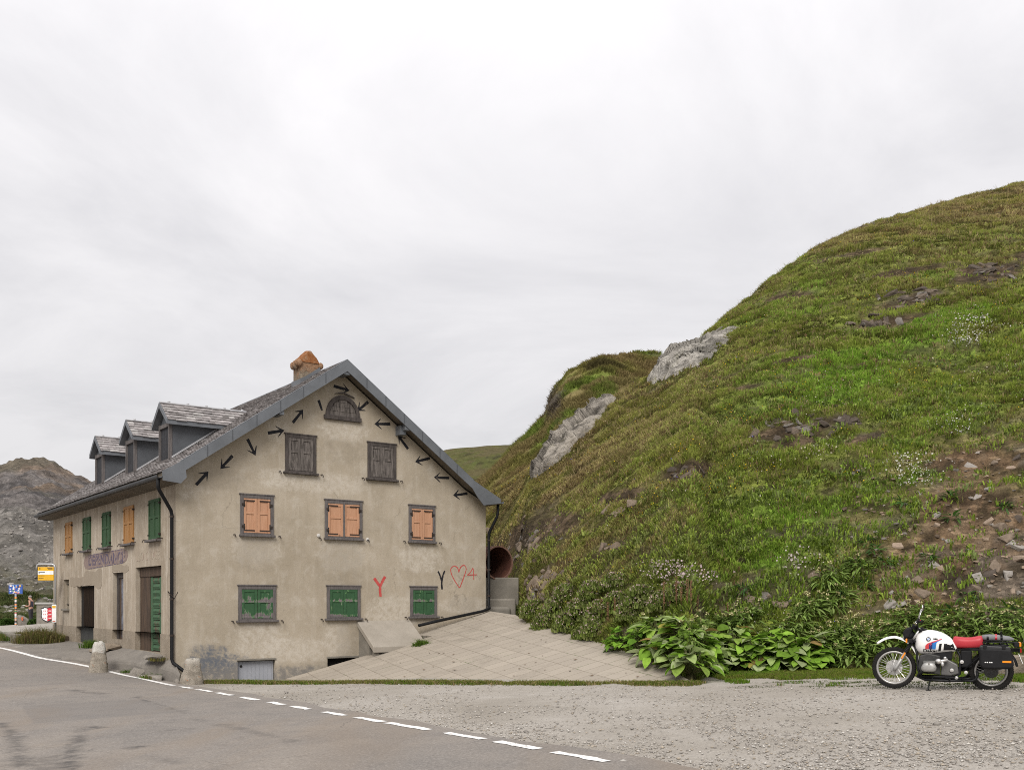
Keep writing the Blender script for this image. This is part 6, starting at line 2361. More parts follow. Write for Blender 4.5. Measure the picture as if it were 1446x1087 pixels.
def blades(P, N, h, w, col, nb, spread, lean=.35, seed=0, droop=.0):
    """tufts of grass: nb triangular blades per point, bent at half height"""
    g = np.random.default_rng(seed)
    n = len(P)
    Pn = np.repeat(P, nb, 0); Nn = np.repeat(N, nb, 0); hh = np.repeat(h, nb) * g.uniform(.55, 1.15, n * nb); ww = np.repeat(w, nb) * g.uniform(.7, 1.3, n * nb)
    cc = np.repeat(col, nb, 0) * g.uniform(.72, 1.3, (n * nb, 1))
    a = g.uniform(0, 2 * PI, n * nb)
    off = np.c_[np.cos(a), np.sin(a), np.zeros_like(a)] * (g.uniform(0, 1, (n * nb, 1)) ** .6) * np.repeat(spread, nb)[:, None]
    off[:, 2] = -(off[:, 0] * Nn[:, 0] + off[:, 1] * Nn[:, 1]) / np.maximum(Nn[:, 2], .3)
    b = Pn + off
    d = np.c_[np.cos(a + g.normal(0, .6, a.size)), np.sin(a + g.normal(0, .6, a.size)), np.zeros_like(a)]
    up = Nn * .35 + np.array([0, 0, .65])
    ln = g.uniform(.1, 1.0, (n * nb, 1)) * lean
    mid = b + (up + d * ln * .5) * (hh * .6)[:, None]
    tip = b + (up * (1 - droop) + d * ln * 1.5) * hh[:, None]
    th = g.uniform(0, PI, n * nb)
    sdv = np.c_[np.cos(th), np.sin(th), np.zeros_like(th)] * (ww / 2)[:, None]
    low = b - up * .04
    V = np.stack([low - sdv, low + sdv, mid + sdv * .75, tip, mid - sdv * .75], 1).reshape(-1, 3)
    i = np.arange(n * nb)[:, None] * 5
    F = np.concatenate([i + np.array([[0, 1, 2, 4]]), ], 0)
    T = i + np.array([[4, 2, 3]])
    F3 = np.concatenate([i + np.array([[0, 1, 2]]), i + np.array([[0, 2, 4]]), T], 0)
    C = np.repeat(cc, 5, 0)
    return V, F3, C


def merge(parts):
    V, F, C = [], [], []
    o = 0
    for v, f, c in parts:
        V.append(v); F.append(f + o); C.append(c); o += len(v)
    return np.concatenate(V), np.concatenate(F), np.concatenate(C)


# ---- grass of the near slope
g = np.random.default_rng(5)
N_ = 205000
px = g.uniform(655, 1720, N_ * 2); t = g.uniform(.0, 1.04, N_ * 2)
fY, cY = np.interp(px, near_hill.c, near_hill.fY), np.interp(px, near_hill.c, near_hill.cY)
Yd = fY + t * (cY - fY)
# even per area seen: thin out the near part a little less than the far part
keep = g.uniform(0, 1, N_ * 2) < np.clip((Yd / 46) ** 1.0, .3, 1) * .95
px, t, Yd = px[keep][:N_], t[keep][:N_], Yd[keep][:N_]
P = near_hill.at(px, t); Nr = near_hill.normal(px, t)
earth, dry, vivid, n1, n2 = near_masks(px, t, P)
cl = fbm(P[:, 0] / .8, (P[:, 1] + P[:, 2]) / .55, 201, 3)
keep = g.uniform(0, 1, len(px)) > np.clip(earth * 1.12, 0, .985)
keep &= g.uniform(0, 1, len(px)) < sstep(.30, .50, cl) * .85 + .15
P, Nr, earth, dry, vivid, n1, n2, cl, t, px = [a[keep] for a in (P, Nr, earth, dry, vivid, n1, n2, cl, t, px)]
ng = len(P)
gc = lerp(GREEN * 1.1, VIVID * 1.15, vivid)
gc = lerp(gc, lerp(OLIVE, STRAW, sstep(.42, .68, n2 + g.normal(0, .08, ng))), np.clip(dry * .9 + g.normal(0, .12, ng), 0, 1))
rs = g.uniform(0, 1, ng)
gc = np.where((rs < .10)[:, None], STRAW * .9, gc)
gc = np.where((rs > .94)[:, None], BROWN * .9, gc)
gc = lerp(gc, np.array((.03, .055, .012)), sstep(.50, .40, cl) * .5)  # low tufts darkened: shade between clumps painted into the colour
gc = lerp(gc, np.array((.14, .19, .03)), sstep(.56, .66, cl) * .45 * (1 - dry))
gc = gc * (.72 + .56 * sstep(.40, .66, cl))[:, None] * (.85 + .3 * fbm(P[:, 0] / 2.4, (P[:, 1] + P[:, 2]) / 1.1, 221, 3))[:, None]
hol = sstep(.56, .66, fbm(P[:, 0] / 1.1, (P[:, 1] + P[:, 2]) / .8, 241, 4))  # noise patches darkened in colour to stand for shaded hollows
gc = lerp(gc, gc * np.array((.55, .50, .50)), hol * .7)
gc = np.where(((g.uniform(0, 1, ng) < .25 * dry) & (n2 > .49))[:, None], np.array((.17, .115, .06)) * g.uniform(.6, 1.3, (ng, 1)), gc)
h = (.055 + .10 * sstep(.38, .62, cl)) * g.uniform(.7, 1.3, ng) * (1 - .35 * earth)
w = .022 + .010 * g.uniform(0, 1, ng)
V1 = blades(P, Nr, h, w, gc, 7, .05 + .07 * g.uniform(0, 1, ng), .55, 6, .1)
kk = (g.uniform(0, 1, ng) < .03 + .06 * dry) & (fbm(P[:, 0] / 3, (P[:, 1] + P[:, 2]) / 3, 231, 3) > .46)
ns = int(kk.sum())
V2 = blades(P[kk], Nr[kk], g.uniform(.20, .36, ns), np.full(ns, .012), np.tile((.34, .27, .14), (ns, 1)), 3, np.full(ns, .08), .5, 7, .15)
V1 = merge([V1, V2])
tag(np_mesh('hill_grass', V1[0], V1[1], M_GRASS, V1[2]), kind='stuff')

# ---- grass of the hill behind
n_ = 42000
px = g.uniform(640, 1010, n_); t = g.uniform(.1, 1.03, n_)
P = back_hill.at(px, t); Nr = back_hill.normal(px, t)
Cb = back_color(px, t, P) * 1.25
cl = fbm(P[:, 0] / 1.6, (P[:, 1] + P[:, 2]) / 1.2, 301, 3)
k = g.uniform(0, 1, n_) < sstep(.3, .5, cl)
V1 = blades(P[k], Nr[k], (.16 + .3 * sstep(.4, .65, cl[k])), np.full(k.sum(), .06), Cb[k], 5, np.full(k.sum(), .22), .6, 8, .1)
tag(np_mesh('far_grass', V1[0], V1[1], M_GRASS, V1[2]), kind='stuff')

# ---- grass verge at the foot of the ramp and along the gravel lot
parts = []
vA, vB = Vector(gp(300, 963)), Vector((rB.x + .1, rB.y - .12))
ax_ = np.array([vB.x - vA.x, vB.y - vA.y]); L = np.linalg.norm(ax_); ax_ /= L; nn_ = np.array([ax_[1], -ax_[0]])
if nn_[1] > 0: nn_ = -nn_
n_ = 9000
s = g.uniform(-.2, L, n_); d = g.normal(.14, .20, n_)
q = np.array([vA.x, vA.y]) + ax_ * s[:, None] + nn_ * d[:, None]
d += (fbm(s * .8, s * 0, 315, 3) - .5) * .3
cl = fbm(q[:, 0] * 1.1, q[:, 1] * 1.1, 311, 4) + g.uniform(-.12, .12, n_)
k = (cl > .30 + .35 * np.abs(d - .1)) & (d > -.30) & (d < .60)
q = q[k]; cl = cl[k]; n_ = len(q)
P = np.c_[q, gz(q[:, 0], q[:, 1])]
cg = lerp(np.array((.155, .165, .042)), np.array((.115, .165, .026)), sstep(.45, .6, cl)); rs = g.uniform(0, 1, n_)
cg = np.where((rs < .30)[:, None], np.array((.28, .22, .11)), cg)
parts.append(blades(P, np.tile([0, 0, 1.], (n_, 1)), g.uniform(.04, .11, n_), np.full(n_, .012), cg, 6, np.full(n_, .07), .9, 12, .3))
n_ = 60000
px = g.uniform(965, 1560, n_); t = g.uniform(-.42, .05, n_)
P = near_hill.at(px, np.maximum(t, 0)); Yp = np.interp(px, near_hill.c, near_hill.fY) + t * 9
P[:, 1] = np.where(t < 0, Yp, P[:, 1]); P[:, 0] = np.where(t < 0, (px - CX) / FOC * Yp, P[:, 0])
P[:, 2] = np.where(t < 0, gz(P[:, 0], P[:, 1]), P[:, 2])
cl = fbm(P[:, 0] * 1.2, P[:, 1] * 1.2, 321, 4) + g.uniform(-.13, .13, len(P))
onp = (P[:, 0] < rB.x + .15) & (P[:, 1] > rB.y)
k = (cl > .30 + .42 * sstep(-.10, -.42, t)) & ~onp & (t > -.03 - .42 * sstep(985, 1060, px))
P = P[k]; cl = cl[k]; n_ = len(P)
cg = lerp(np.array((.145, .175, .03)), np.array((.11, .19, .02)), sstep(.42, .6, cl)); rs = g.uniform(0, 1, n_)
cg = np.where((rs < .12)[:, None], np.array((.20, .16, .07)), cg)
parts.append(blades(P, np.tile([0, 0, 1.], (n_, 1)), g.uniform(.04, .11, n_), np.full(n_, .010), cg, 6, np.full(n_, .06), .8, 13, .2))
# gravel-lot tufts near the motorcycle
for _ in range(46):
    x, y = gp(R.uniform(1000, 1440), R.uniform(961, 972))
    m_ = 24
    q = np.c_[x + g.normal(0, .25, m_), y + g.normal(0, .05, m_)]
    parts.append(blades(np.c_[q, gz(q[:, 0], q[:, 1])], np.tile([0, 0, 1.], (m_, 1)), np.full(m_, .03), np.full(m_, .008), np.tile([.075, .095, .03], (m_, 1)), 4, np.full(m_, .04), .9, R.randrange(9999), .3))
V1 = merge(parts)
tag(np_mesh('grass_verge', V1[0], V1[1], M_GRASS, V1[2]), kind='stuff')


# ---- individual grass clumps by the house
def clump(name, label, cat, c, r, n, hmin, hmax, cols, w=.012, lean=.7, seed=0, rx=1.0, rot=0.0, group=None):
    gg = np.random.default_rng(seed)
    a = gg.uniform(0, 2 * PI, n); d = np.sqrt(gg.uniform(0, 1, n)) * r
    x, y = np.cos(a) * d * rx, np.sin(a) * d
    X = c[0] + x * math.cos(rot) - y * math.sin(rot); Y = c[1] + x * math.sin(rot) + y * math.cos(rot)
    Z = np.full(n, c[2])
    cc = np.array(cols)[gg.integers(0, len(cols), n)]
    V, F, C = blades(np.c_[X, Y, Z] - np.array(c), np.tile([0, 0, 1.], (n, 1)), gg.uniform(hmin, hmax, n) * (1.05 - .5 * (d / r) ** 2), np.full(n, w), cc, 5, np.full(n, .07), lean, seed + 1, .25)
    o = np_mesh(name, V, F, M_GRASS, C)
    o.location = c
    return tag(o, label, cat, group)


DRYG = [(.17, .15, .05), (.22, .18, .08), (.125, .14, .035), (.10, .12, .03), (.14, .105, .055)]
FRG = [(.085, .15, .022), (.105, .17, .03), (.065, .11, .018)]
p = hw(-1.0, 11.3, .72); clump('grass_clump', 'big shaggy dry grass clump between low wall and dark doorway', 'grass clump', p, .95, 620, .35, .75, DRYG, seed=3, rx=.8, rot=HROT)
p = hw(-1.9, 13.3, .78); clump('grass_clump', 'grass overhanging the low planter wall at the far house end', 'grass clump', p, .5, 420, .15, .35, DRYG + FRG, seed=4, rx=3.2, rot=HROT + PI / 2)
p = hw(-.35, 6.8, .70); clump('grass_clump', 'green tuft at the wall foot between the two left doors', 'grass clump', p, .35, 120, .15, .35, FRG, seed=5)
p = hw(ru(.8) + .36, .8, .02); clump('grass_clump', 'green weeds in the kerb ditch behind the corner bollard', 'grass clump', p, .35, 260, .15, .34, FRG + DRYG[:1], seed=6, w=.02)
p = hw(ru(2.4) + .34, 2.4, .10); clump('grass_clump', 'small weed tuft below the broken kerb between bollards', 'grass clump', p, .22, 120, .10, .24, FRG, seed=7, w=.018)
p = rp(601, 909); clump('grass_clump', 'weeds sprouting beside the sloping concrete cellar slab', 'grass clump', (p.x - .1, p.y + .05, p.z - .12), .22, 120, .2, .42, FRG, seed=8, w=.016)
p = hw(-.20, .7, .60); clump('grass_clump', 'brown moss tuft on the step by the downpipe', 'grass clump', p, .2, 80, .05, .12, DRYG, seed=9)
mb = MB()                                                            # a few yellow and white scraps on the apron
for (px_, py_, c_) in ((117, 911, (.6, .42, .03)), (71, 917, (.7, .7, .7))):
    pass

# ---- stones on the slope: angular slabs, each its own object
STONE_M = [simple('schist_brown', (.20, .155, .115), (.125, .095, .07), 4, .95, .8, 22, .02, stretch=(1, 1, 3)), simple('schist_tan', (.31, .235, .175), (.21, .16, .12), 4, .95, .8, 22, .02, stretch=(1, 1, 3)),
           simple('schist_grey', (.29, .265, .24), (.19, .17, .15), 4, .95, .8, 22, .02, stretch=(1, 1, 3)), simple('schist_dark', (.09, .07, .055), (.05, .04, .032), 4, .95, .8, 22, .02)]
PROTO = []
for k in range(14):
    mb = MB(); s_ = R.uniform(.25, .6)
    rough_block(mb, (0, 0, 0), (1.0, R.uniform(.5, .9), s_ if k < 10 else R.uniform(.15, .3)), 0, 100 + k)
    me_o = mb.build('rock', STONE_M[(0, 1, 2, 0, 1, 3, 0, 2, 1, 0, 1, 2, 0, 3)[k]])
    PROTO.append(me_o.data)
    bpy.data.objects.remove(me_o)


LEDGE_M = [simple('ledge_schist_dark', (.085, .066, .050), (.045, .036, .028), 4, .95, .9, 22, .03, stretch=(1, 1, 3)), simple('ledge_schist_brown', (.145, .112, .082), (.075, .058, .044), 4, .95, .9, 22, .03, stretch=(1, 1, 3)),
           simple('ledge_schist_grey', (.185, .165, .145), (.10, .088, .076), 4, .95, .9, 22, .03, stretch=(1, 1, 3))]
for k in range(12):
    mb = MB()
    rough_block(mb, (0, 0, 0), (1.25, R.uniform(.4, .8), R.uniform(.22, .5)), 0, 300 + k)
    me_o = mb.build('rock', LEDGE_M[(0, 1, 0, 2, 1, 0, 1, 0, 2, 1, 0, 0)[k]])
    PROTO.append(me_o.data)
    bpy.data.objects.remove(me_o)


def rock_at(px, py, size, label, group, hill=near_hill, sink=.15, k=None, name='rock', tilt=.5):
    p, n, t_ = hill.find(px, py)
    o = bpy.data.objects.new(name, PROTO[R.randrange(14) if k is None else k])
    COL.objects.link(o)
    s = size
    o.scale = (s, s * R.uniform(.8, 1.1), s * R.uniform(.8, 1.2))
    q = Vector((n.x, n.y, n.z * 1.2)).normalized().to_track_quat('Z', 'X')
    o.rotation_euler = (q @ Euler((R.uniform(-tilt, tilt), R.uniform(-tilt, tilt), R.uniform(0, 6.28))).to_quaternion()).to_euler()
    o.location = p - n * s * sink * .4
    return tag(o, label, 'rock', group)


EARTHG = 'stones lying on the bare earth bank behind the motorcycle'
for (px, py, s) in [(1372, 660, .50), (1404, 655, .34), (1435, 650, .36), (1428, 660, .30), (1392, 690, .3), (1380, 704, .32), (1323, 730, .30), (1324, 744, .22), (1268, 772, .34), (1322, 801, .46), (1330, 806, .26), (1262, 800, .50), (1245, 818, .26), (1276, 820, .38),
                   (1296, 822, .36), (1318, 818, .20), (1312, 776, .2), (1340, 765, .3), (1398, 780, .24), (1378, 831, .44), (1393, 812, .5), (1405, 800, .45), (1382, 818, .4), (1424, 735, .2), (1437, 735, .36), (1396, 742, .45), (1410, 748, .5), (1424, 760, .55), (1435, 775, .6),
                   (1442, 790, .5), (1352, 822, .3), (1425, 815, .4), (1431, 838, .3), (1392, 870, .4), (1260, 838, .22), (1303, 838, .45), (1298, 850, .30), (1252, 852, .6), (1270, 858, .5), (1345, 786, .2), (1366, 778, .16), (1300, 700, .2), (1337, 715, .2), (1288, 730, .18)]:
    rock_at(px, py, s * R.uniform(.62, .85), 'angular tan schist stone lying on the bare earth bank behind the motorcycle', EARTHG)
cm = MB()
for k in range(300):
    a, b = R.uniform(1190, 1500), R.uniform(640, 900)
    p_, n_, _ = near_hill.find(a, b)
    s_ = R.uniform(.04, .15); f_ = R.uniform(.55, 1.3)
    cm.col = R.choice(((.24 * f_, .18 * f_, .13 * f_), (.17 * f_, .125 * f_, .09 * f_), (.23 * f_, .205 * f_, .18 * f_)))
    rough_block(cm, p_, (s_, s_ * R.uniform(.5, 1), s_ * R.uniform(.3, .7)), R.uniform(0, 6), 5000 + k, R.uniform(-.6, .6))
tag(cm.build('stone_chips', attr_mat('chip_stone', .95, .5, 20, fine=12), fix=False), kind='stuff')
for (cx_, cy_, rx, ry, n, grp, lab) in [
        (1108, 605, 42, 12, 20, 'dark ledge stones in mid slope', 'dark ledge stone breaking out of the turf in mid slope'), (1180, 600, 50, 16, 24, 'dark ledge stones in mid slope', 'dark ledge stone breaking out of the turf in mid slope'),
        (1295, 420, 60, 11, 34, 'stones of the upper ledge', 'grey ledge stone high on the right of the slope'), (1400, 385, 44, 16, 26, 'stones of the upper ledge', 'grey ledge stone high on the right of the slope'),
        (1250, 457, 32, 8, 14, 'pale stones below the upper ledge', 'pale flat stone lying below the upper ledge on the slope'), (965, 668, 28, 11, 10, 'stones of the left ledge', 'brown stone in the small ledge left of mid slope'),
        (880, 720, 26, 12, 8, 'stones above the flowering bank', 'grey stone in the brown turf above the flower bank'), (745, 775, 40, 50, 46, 'rubble stones beside the pipe', 'broken rubble stone on the scree beside the rusty pipe'),
        (770, 830, 34, 26, 34, 'slanted slabs by the steps', 'slanted brown schist slab in the outcrop right of the concrete steps'), (1080, 850, 44, 10, 16, 'schist ribs above the big leaves', 'brown schist rib in the bank above the big leaves'),
        (1170, 805, 22, 12, 9, 'schist ribs in the flower bank', 'pale brown schist rib among flowers in the right bank'), (870, 775, 26, 10, 8, 'stones above the flowering bank', 'grey stone in the brown turf above the flower bank')]:
    for k in range(n):
        rock_at(R.gauss(cx_, rx * .5), R.gauss(cy_, ry * .5), R.uniform(.15, .46) * (1 if cy_ > 500 else 1.2), lab, grp, k=14 + R.randrange(12) if cx_ > 900 and cy_ < 700 else R.choice((0, 3, 6, 9, 15, 17, 18, 22, 23)), tilt=.35, sink=.2)
for (px, py, s, lb) in ((1226, 322, .7, 'small dark rock on the skyline in the middle of the slope crest'), (1238, 318, .5, 'smaller dark rock beside another on the slope crest'), (1394, 272, .6, 'dark rock on the skyline near the right photo edge'), (1012, 470, .5, 'small rock on the crest just above the pale outcrop')):
    rock_at(px, py, s, lb, None, k=14 + R.randrange(12), sink=.15)
rock_at(965, 948, .42, 'rounded grey stone under the big leaves at the ramp corner', None, k=2)


# ---- the two bare outcrops on the skyline of the near slope
def outcrop(label, a, b, wid, thick, seed, pale, rg=1.0):
    (ax, ay), (bx, by) = a, b
    g2 = np.random.default_rng(seed)
    nu_, nv_ = 150, 60
    pa, na, ta = near_hill.find(ax, ay); pb, nb, tb = near_hill.find(bx, by)
    axis = pb - pa; L_ = axis.length; axis.normalize()
    nrm = (na + nb).normalized()
    # rock faces left-front towards the road: its cross direction lies down the slope
    crs = nrm.cross(axis).normalized()
    if crs.y > 0: crs = -crs
    LN = [near_hill.find(ax + (bx - ax) * u, ay + (by - ay) * u) for u in np.linspace(0, 1, 40)]
    LP = np.array([tuple(q[0]) for q in LN])
    for _ in range(6): LP[1:-1] = (LP[:-2] + LP[1:-1] + LP[2:]) / 3
    nu_, nv_ = 260, 120
    U, Vv = np.meshgrid(np.linspace(0, 1, nu_), np.linspace(-1, 1, nv_), indexing='ij')
    prof = np.sin(PI * np.clip(U * .98 + .01, 0, 1) ** .85) ** .5 * (.72 + .56 * fbm(U * 6, U * 0 + .5, seed, 3))
    s_al = U * L_; s_cr = Vv * wid * prof * (1 + .25 * (fbm(U * 9, Vv * 0 + (Vv > 0) * 3.0, seed + 3, 3) - .5))
    B0 = np.stack([np.interp(U, np.linspace(0, 1, 40), LP[:, k]) for k in range(3)], -1)
    q = B0 + np.array(crs) * s_cr[..., None]
    warp = fbm(s_al * .5, s_cr * .9, seed + 5, 4) * 1.5
    c1 = (s_cr * 1.15 - s_al * .22 + warp) / .42                      # beds cut the face obliquely
    c2 = (s_cr * .7 + s_al * .38 + fbm(s_al * .8, s_cr * 2, seed + 8, 3) * 1.6) / 1.1
    bed = (c1 % 1.0) * (.35 + .65 * _h(np.floor(c1), np.floor(c2), seed))
    fine = ((c1 * 3.3) % 1.0)
    blk = _h(np.floor(c1), np.floor(c2 + .37 * np.floor(c1)), seed + 2)
    env = np.clip(1 - np.abs(Vv) ** 2.4, 0, 1)
    hgt = thick * prof * env ** .7 * (.45 + .55 * fbm(s_al * .7, s_cr * 1.2, seed + 6, 4)) + ((bed - .35) * .42 * rg + (blk - .5) * .36 * rg + (fine - .5) * .09) * env ** .5 * prof
    hgt += (fbm(s_al * 5, s_cr * 9, seed + 9, 4) - .5) * .16 * env - .22
    # the beds also break the outline
    q = q + np.array(nrm) * hgt[..., None] + np.array(axis) * ((blk - .5) * .08)[..., None]
    idx = np.arange(nu_ * nv_).reshape(nu_, nv_)
    F = np.c_[idx[:-1, :-1].ravel(), idx[:-1, 1:].ravel(), idx[1:, 1:].ravel(), idx[1:, :-1].ravel()]
    m = Mat('outcrop_rock', .95, .15)
    P = m.co()
    cr_ = m.n('ShaderNodeCombineXYZ')
    dt = lambda vec: (lambda nd: (m.put(nd.inputs[0], P), m.put(nd.inputs[1], tuple(vec)), nd.outputs['Value'])[2])(m.n('ShaderNodeVectorMath', operation='DOT_PRODUCT'))
    m.put(cr_.inputs[0], m.math('MULTIPLY', dt(axis), .35)); m.put(cr_.inputs[1], m.math('SUBTRACT', m.math('MULTIPLY', dt(crs), 2.4), m.math('MULTIPLY', dt(axis), .5))); m.put(cr_.inputs[2], dt(nrm))
    n1 = m.noise(cr_.outputs[0], 1.6, 9, .68, .35)
    n2 = m.noise(P, 1.2, 6, .7)
    n3 = m.noise(P, 9, 6, .7)
    c = m.ramp(n1, [(.32, tuple(x * .16 for x in pale)), (.43, tuple(x * .5 for x in pale)), (.52, pale), (.68, tuple(min(.6, x * 1.3) for x in pale))])  # dark end of the ramp paints crevice shade into the rock colour
    c = m.mix(m.rng(n2, .55, .72, 0, .55), c, (.17, .165, .075))
    c = m.mix(m.rng(n3, .3, .7, .35, 0), c, tuple(x * .45 for x in pale))
    m.base(c); m.bump(m.math('ADD', n1, m.math('MULTIPLY', n3, .4)), 1.0, .22)
    o = np_mesh('rock_outcrop', q.reshape(-1, 3), F, m.m)
    return tag(o, label, 'rock outcrop')


outcrop('long pale grey rock outcrop on the skyline of the green slope', (912, 544), (1048, 460), 1.35, .9, 3, (.44, .415, .375), .6)
outcrop('darker jagged rock outcrop lower down the slope edge', (752, 678), (872, 556), 1.25, .95, 8, (.32, .29, .25), 1.1)

# ---- broad-leaved plants
def leaf_verts(L, Wd, bend, fold, n=5):
    """one leaf along +x, heart-shaped, drooping; rows of 3 points"""
    rows = []
    for k in range(n + 1):
        t = k / n
        wdt = Wd * (math.sin(PI * min(1, t * .93 + .07)) ** .7) * (1 - .25 * t)
        x = L * t
        z = -bend * t * t
        rows.append([(x, -wdt, z + fold * wdt), (x, 0, z), (x, wdt, z + fold * wdt)])
    return rows


def plant(name, label, cat, loc, n, L, Wd, height, cols, seed, group=None, spread=.35, flowers=0, fcol=(.60, .56, .30), thin=False, up=.3):
    rr = random.Random(seed)
    root = thing(name, label, cat, loc, rr.uniform(0, 6), group)
    mb = MB(); st = MB()
    for k in range(n):
        az = rr.uniform(0, 2 * PI)
        t = rr.random()
        hz = height * (.25 + .75 * t)
        rad = spread * (1.05 - .6 * t) * rr.uniform(.4, 1.1)
        l = L * rr.uniform(.6, 1.2); wd = Wd * rr.uniform(.65, 1.15)
        base = Vector((math.cos(az) * rad, math.sin(az) * rad, hz))
        pitch = rr.uniform(-.45, .35) + up * (t - .3)
        M = Matrix.Translation(base) @ Matrix.Rotation(az + rr.uniform(-.6, .6), 4, 'Z') @ Matrix.Rotation(-pitch, 4, 'Y') @ Matrix.Rotation(rr.uniform(-.5, .5), 4, 'X')
        c = rr.choice(cols); f = rr.uniform(.75, 1.3)
        mb.col = tuple(x * f for x in c)
        rows = [[M @ Vector(p) for p in row] for row in leaf_verts(l, wd, l * rr.uniform(.15, .6), rr.uniform(-.1, .45), 4 if thin else 6)]
        mb.grid(rows)
        if not thin:
            st.tube([(base.x * .15, base.y * .15, 0), (base.x * .7, base.y * .7, hz * .7), base], .008, 4, cap=False)
    mb.build('leaves', M_LEAF, root, smooth=True, fix=False)
    if not thin:
        st.build('stems', M_STEM, root, fix=False)
    for k in range(flowers):
        az = rr.uniform(0, 2 * PI); rad = spread * rr.uniform(.1, 1.0); hz = height * rr.uniform(.95, 1.45)
        p = Vector((math.cos(az) * rad, math.sin(az) * rad, hz))
        fb = MB()
        fb.col = (.10, .075, .04); fb.ell(p + Vector((0, 0, .012)), (.022, .022, .018), 8)
        for q in range(13):
            a = q * PI / 6.5 + rr.random()
            l = rr.uniform(.045, .075)
            d = Vector((math.cos(a), math.sin(a), rr.uniform(-.5, 1.3))).normalized()
            s_ = Vector((-math.sin(a), math.cos(a), rr.uniform(-.6, .6))) * .018
            f = rr.uniform(.8, 1.2); fb.col = tuple(x * f for x in fcol)
            fb.face([p, p + d * l * .5 + s_, p + d * l, p + d * l * .5 - s_])
        fb.col = (.06, .09, .02); fb.tube([(p.x * .5, p.y * .5, 0), p], .007, 4, cap=False)
        fb.build('flower_head', M_PETAL, root, fix=False)
    return root


M_STEM = simple('plant_stem', (.08, .11, .03), (.10, .07, .04), 10, .8, .1)
DOCK = [(.18, .32, .036), (.22, .37, .046), (.14, .24, .03), (.26, .38, .07), (.28, .36, .13), (.31, .36, .18)] * 9 + [(.34, .30, .07), (.24, .16, .06)]
docks = [(975, 940, .3), (992, 944, .26), (880, 897, .30), (905, 905, .28), (880, 912, .22), (930, 918, .30), (955, 925, .34), (985, 915, .36), (1010, 925, .40), (1040, 915, .42), (1065, 928, .42), (1090, 920, .40), (1118, 926, .36), (1140, 920, .34), (1000, 938, .30), (1045, 942, .30), (1085, 942, .30), (1120, 940, .28), (960, 890, .30), (930, 885, .30), (1150, 938, .26)]
wordd = ['beside the ramp edge', 'above the ramp corner', 'below brown seed spikes', 'in the middle of the leaf bank', 'at the right end of the leaf bank']
for i, (px, py, s) in enumerate(docks):
    p, n, t_ = near_hill.find(px, min(py + 16, 948))
    small = px < 920
    plant('dock_plant', 'broad leaved green dock plant in the leaf bank between ramp and motorcycle', 'leafy plant', (p.x, p.y, p.z - .05), 62 if not small else 70, .31 if not small else .18, .14 if not small else .085, .60 * (s / .34), DOCK if not small else [(.15, .28, .03), (.19, .32, .04), (.11, .22, .025)],
          500 + i, 'broad leaved plants in the leaf bank', spread=.42)
# brown seed spikes of dock
for i, (px, py) in enumerate([(938, 872), (946, 868), (955, 866), (962, 862), (970, 866), (976, 868), (984, 872), (850, 886), (858, 890), (1028, 888), (868, 884)]):
    p, n, t_ = near_hill.find(px, py)
    rr = random.Random(900 + i)
    mb = MB()
    hh = rr.uniform(.5, .8)
    mb.col = (.12, .075, .04)
    mb.tube([(0, 0, 0), (rr.uniform(-.05, .05), 0, hh)], .008, 5)
    for k in range(60):
        z = hh * rr.uniform(.35, 1.0); a = rr.uniform(0, 6.28)
        f = rr.uniform(.6, 1.3); mb.col = (.15 * f, .085 * f, .045 * f)
        mb.ell((math.cos(a) * .018, math.sin(a) * .018, z), (.010, .010, .018), 5)
    o = mb.build('seed_spike', attr_mat('dry_seed', .9) if i == 0 else bpy.data.materials['dry_seed'], fix=False); o.location = p
    tag(o, 'brown dry dock seed spike standing above the leaf bank', 'seed spike', 'brown seed spikes')
# thistles with pale yellow heads
THI = [(.16, .245, .05), (.19, .275, .065), (.125, .19, .04), (.22, .29, .09)]
ths = [(1160, 905, 5), (1185, 900, 8), (1200, 893, 9), (1215, 905, 7), (1225, 915, 5), (1175, 925, 3), (1205, 930, 3), (1225, 925, 3), (1150, 862, 4), (1175, 850, 5), (1190, 840, 4), (1140, 850, 3), (1245, 905, 6), (1262, 890, 6), (1280, 880, 5), (1300, 872, 4), (1330, 905, 3), (1350, 885, 4), (1370, 880, 5), (1385, 895, 2), (1400, 872, 3),
       (1425, 880, 5), (1440, 888, 5), (1040, 880, 6), (1055, 872, 5), (1025, 885, 6), (985, 890, 6), (975, 905, 4), (1110, 890, 4), (1130, 880, 3), (1180, 805, 2), (1215, 795, 2), (1165, 815, 3), (915, 890, 3), (1290, 905, 4), (1320, 890, 3), (1410, 905, 3)]
for i, (px, py, nf) in enumerate(ths):
    p, n, t_ = near_hill.find(px, min(py + 14, 944))
    plant('thistle', 'pale yellow flowered thistle with narrow leaves on the bank foot', 'thistle', (p.x, p.y, p.z - .05), 90, .23, .030, .48 if py > 860 else .34, THI, 700 + i, 'pale yellow thistles', spread=.34, flowers=nf, thin=True, up=.8)
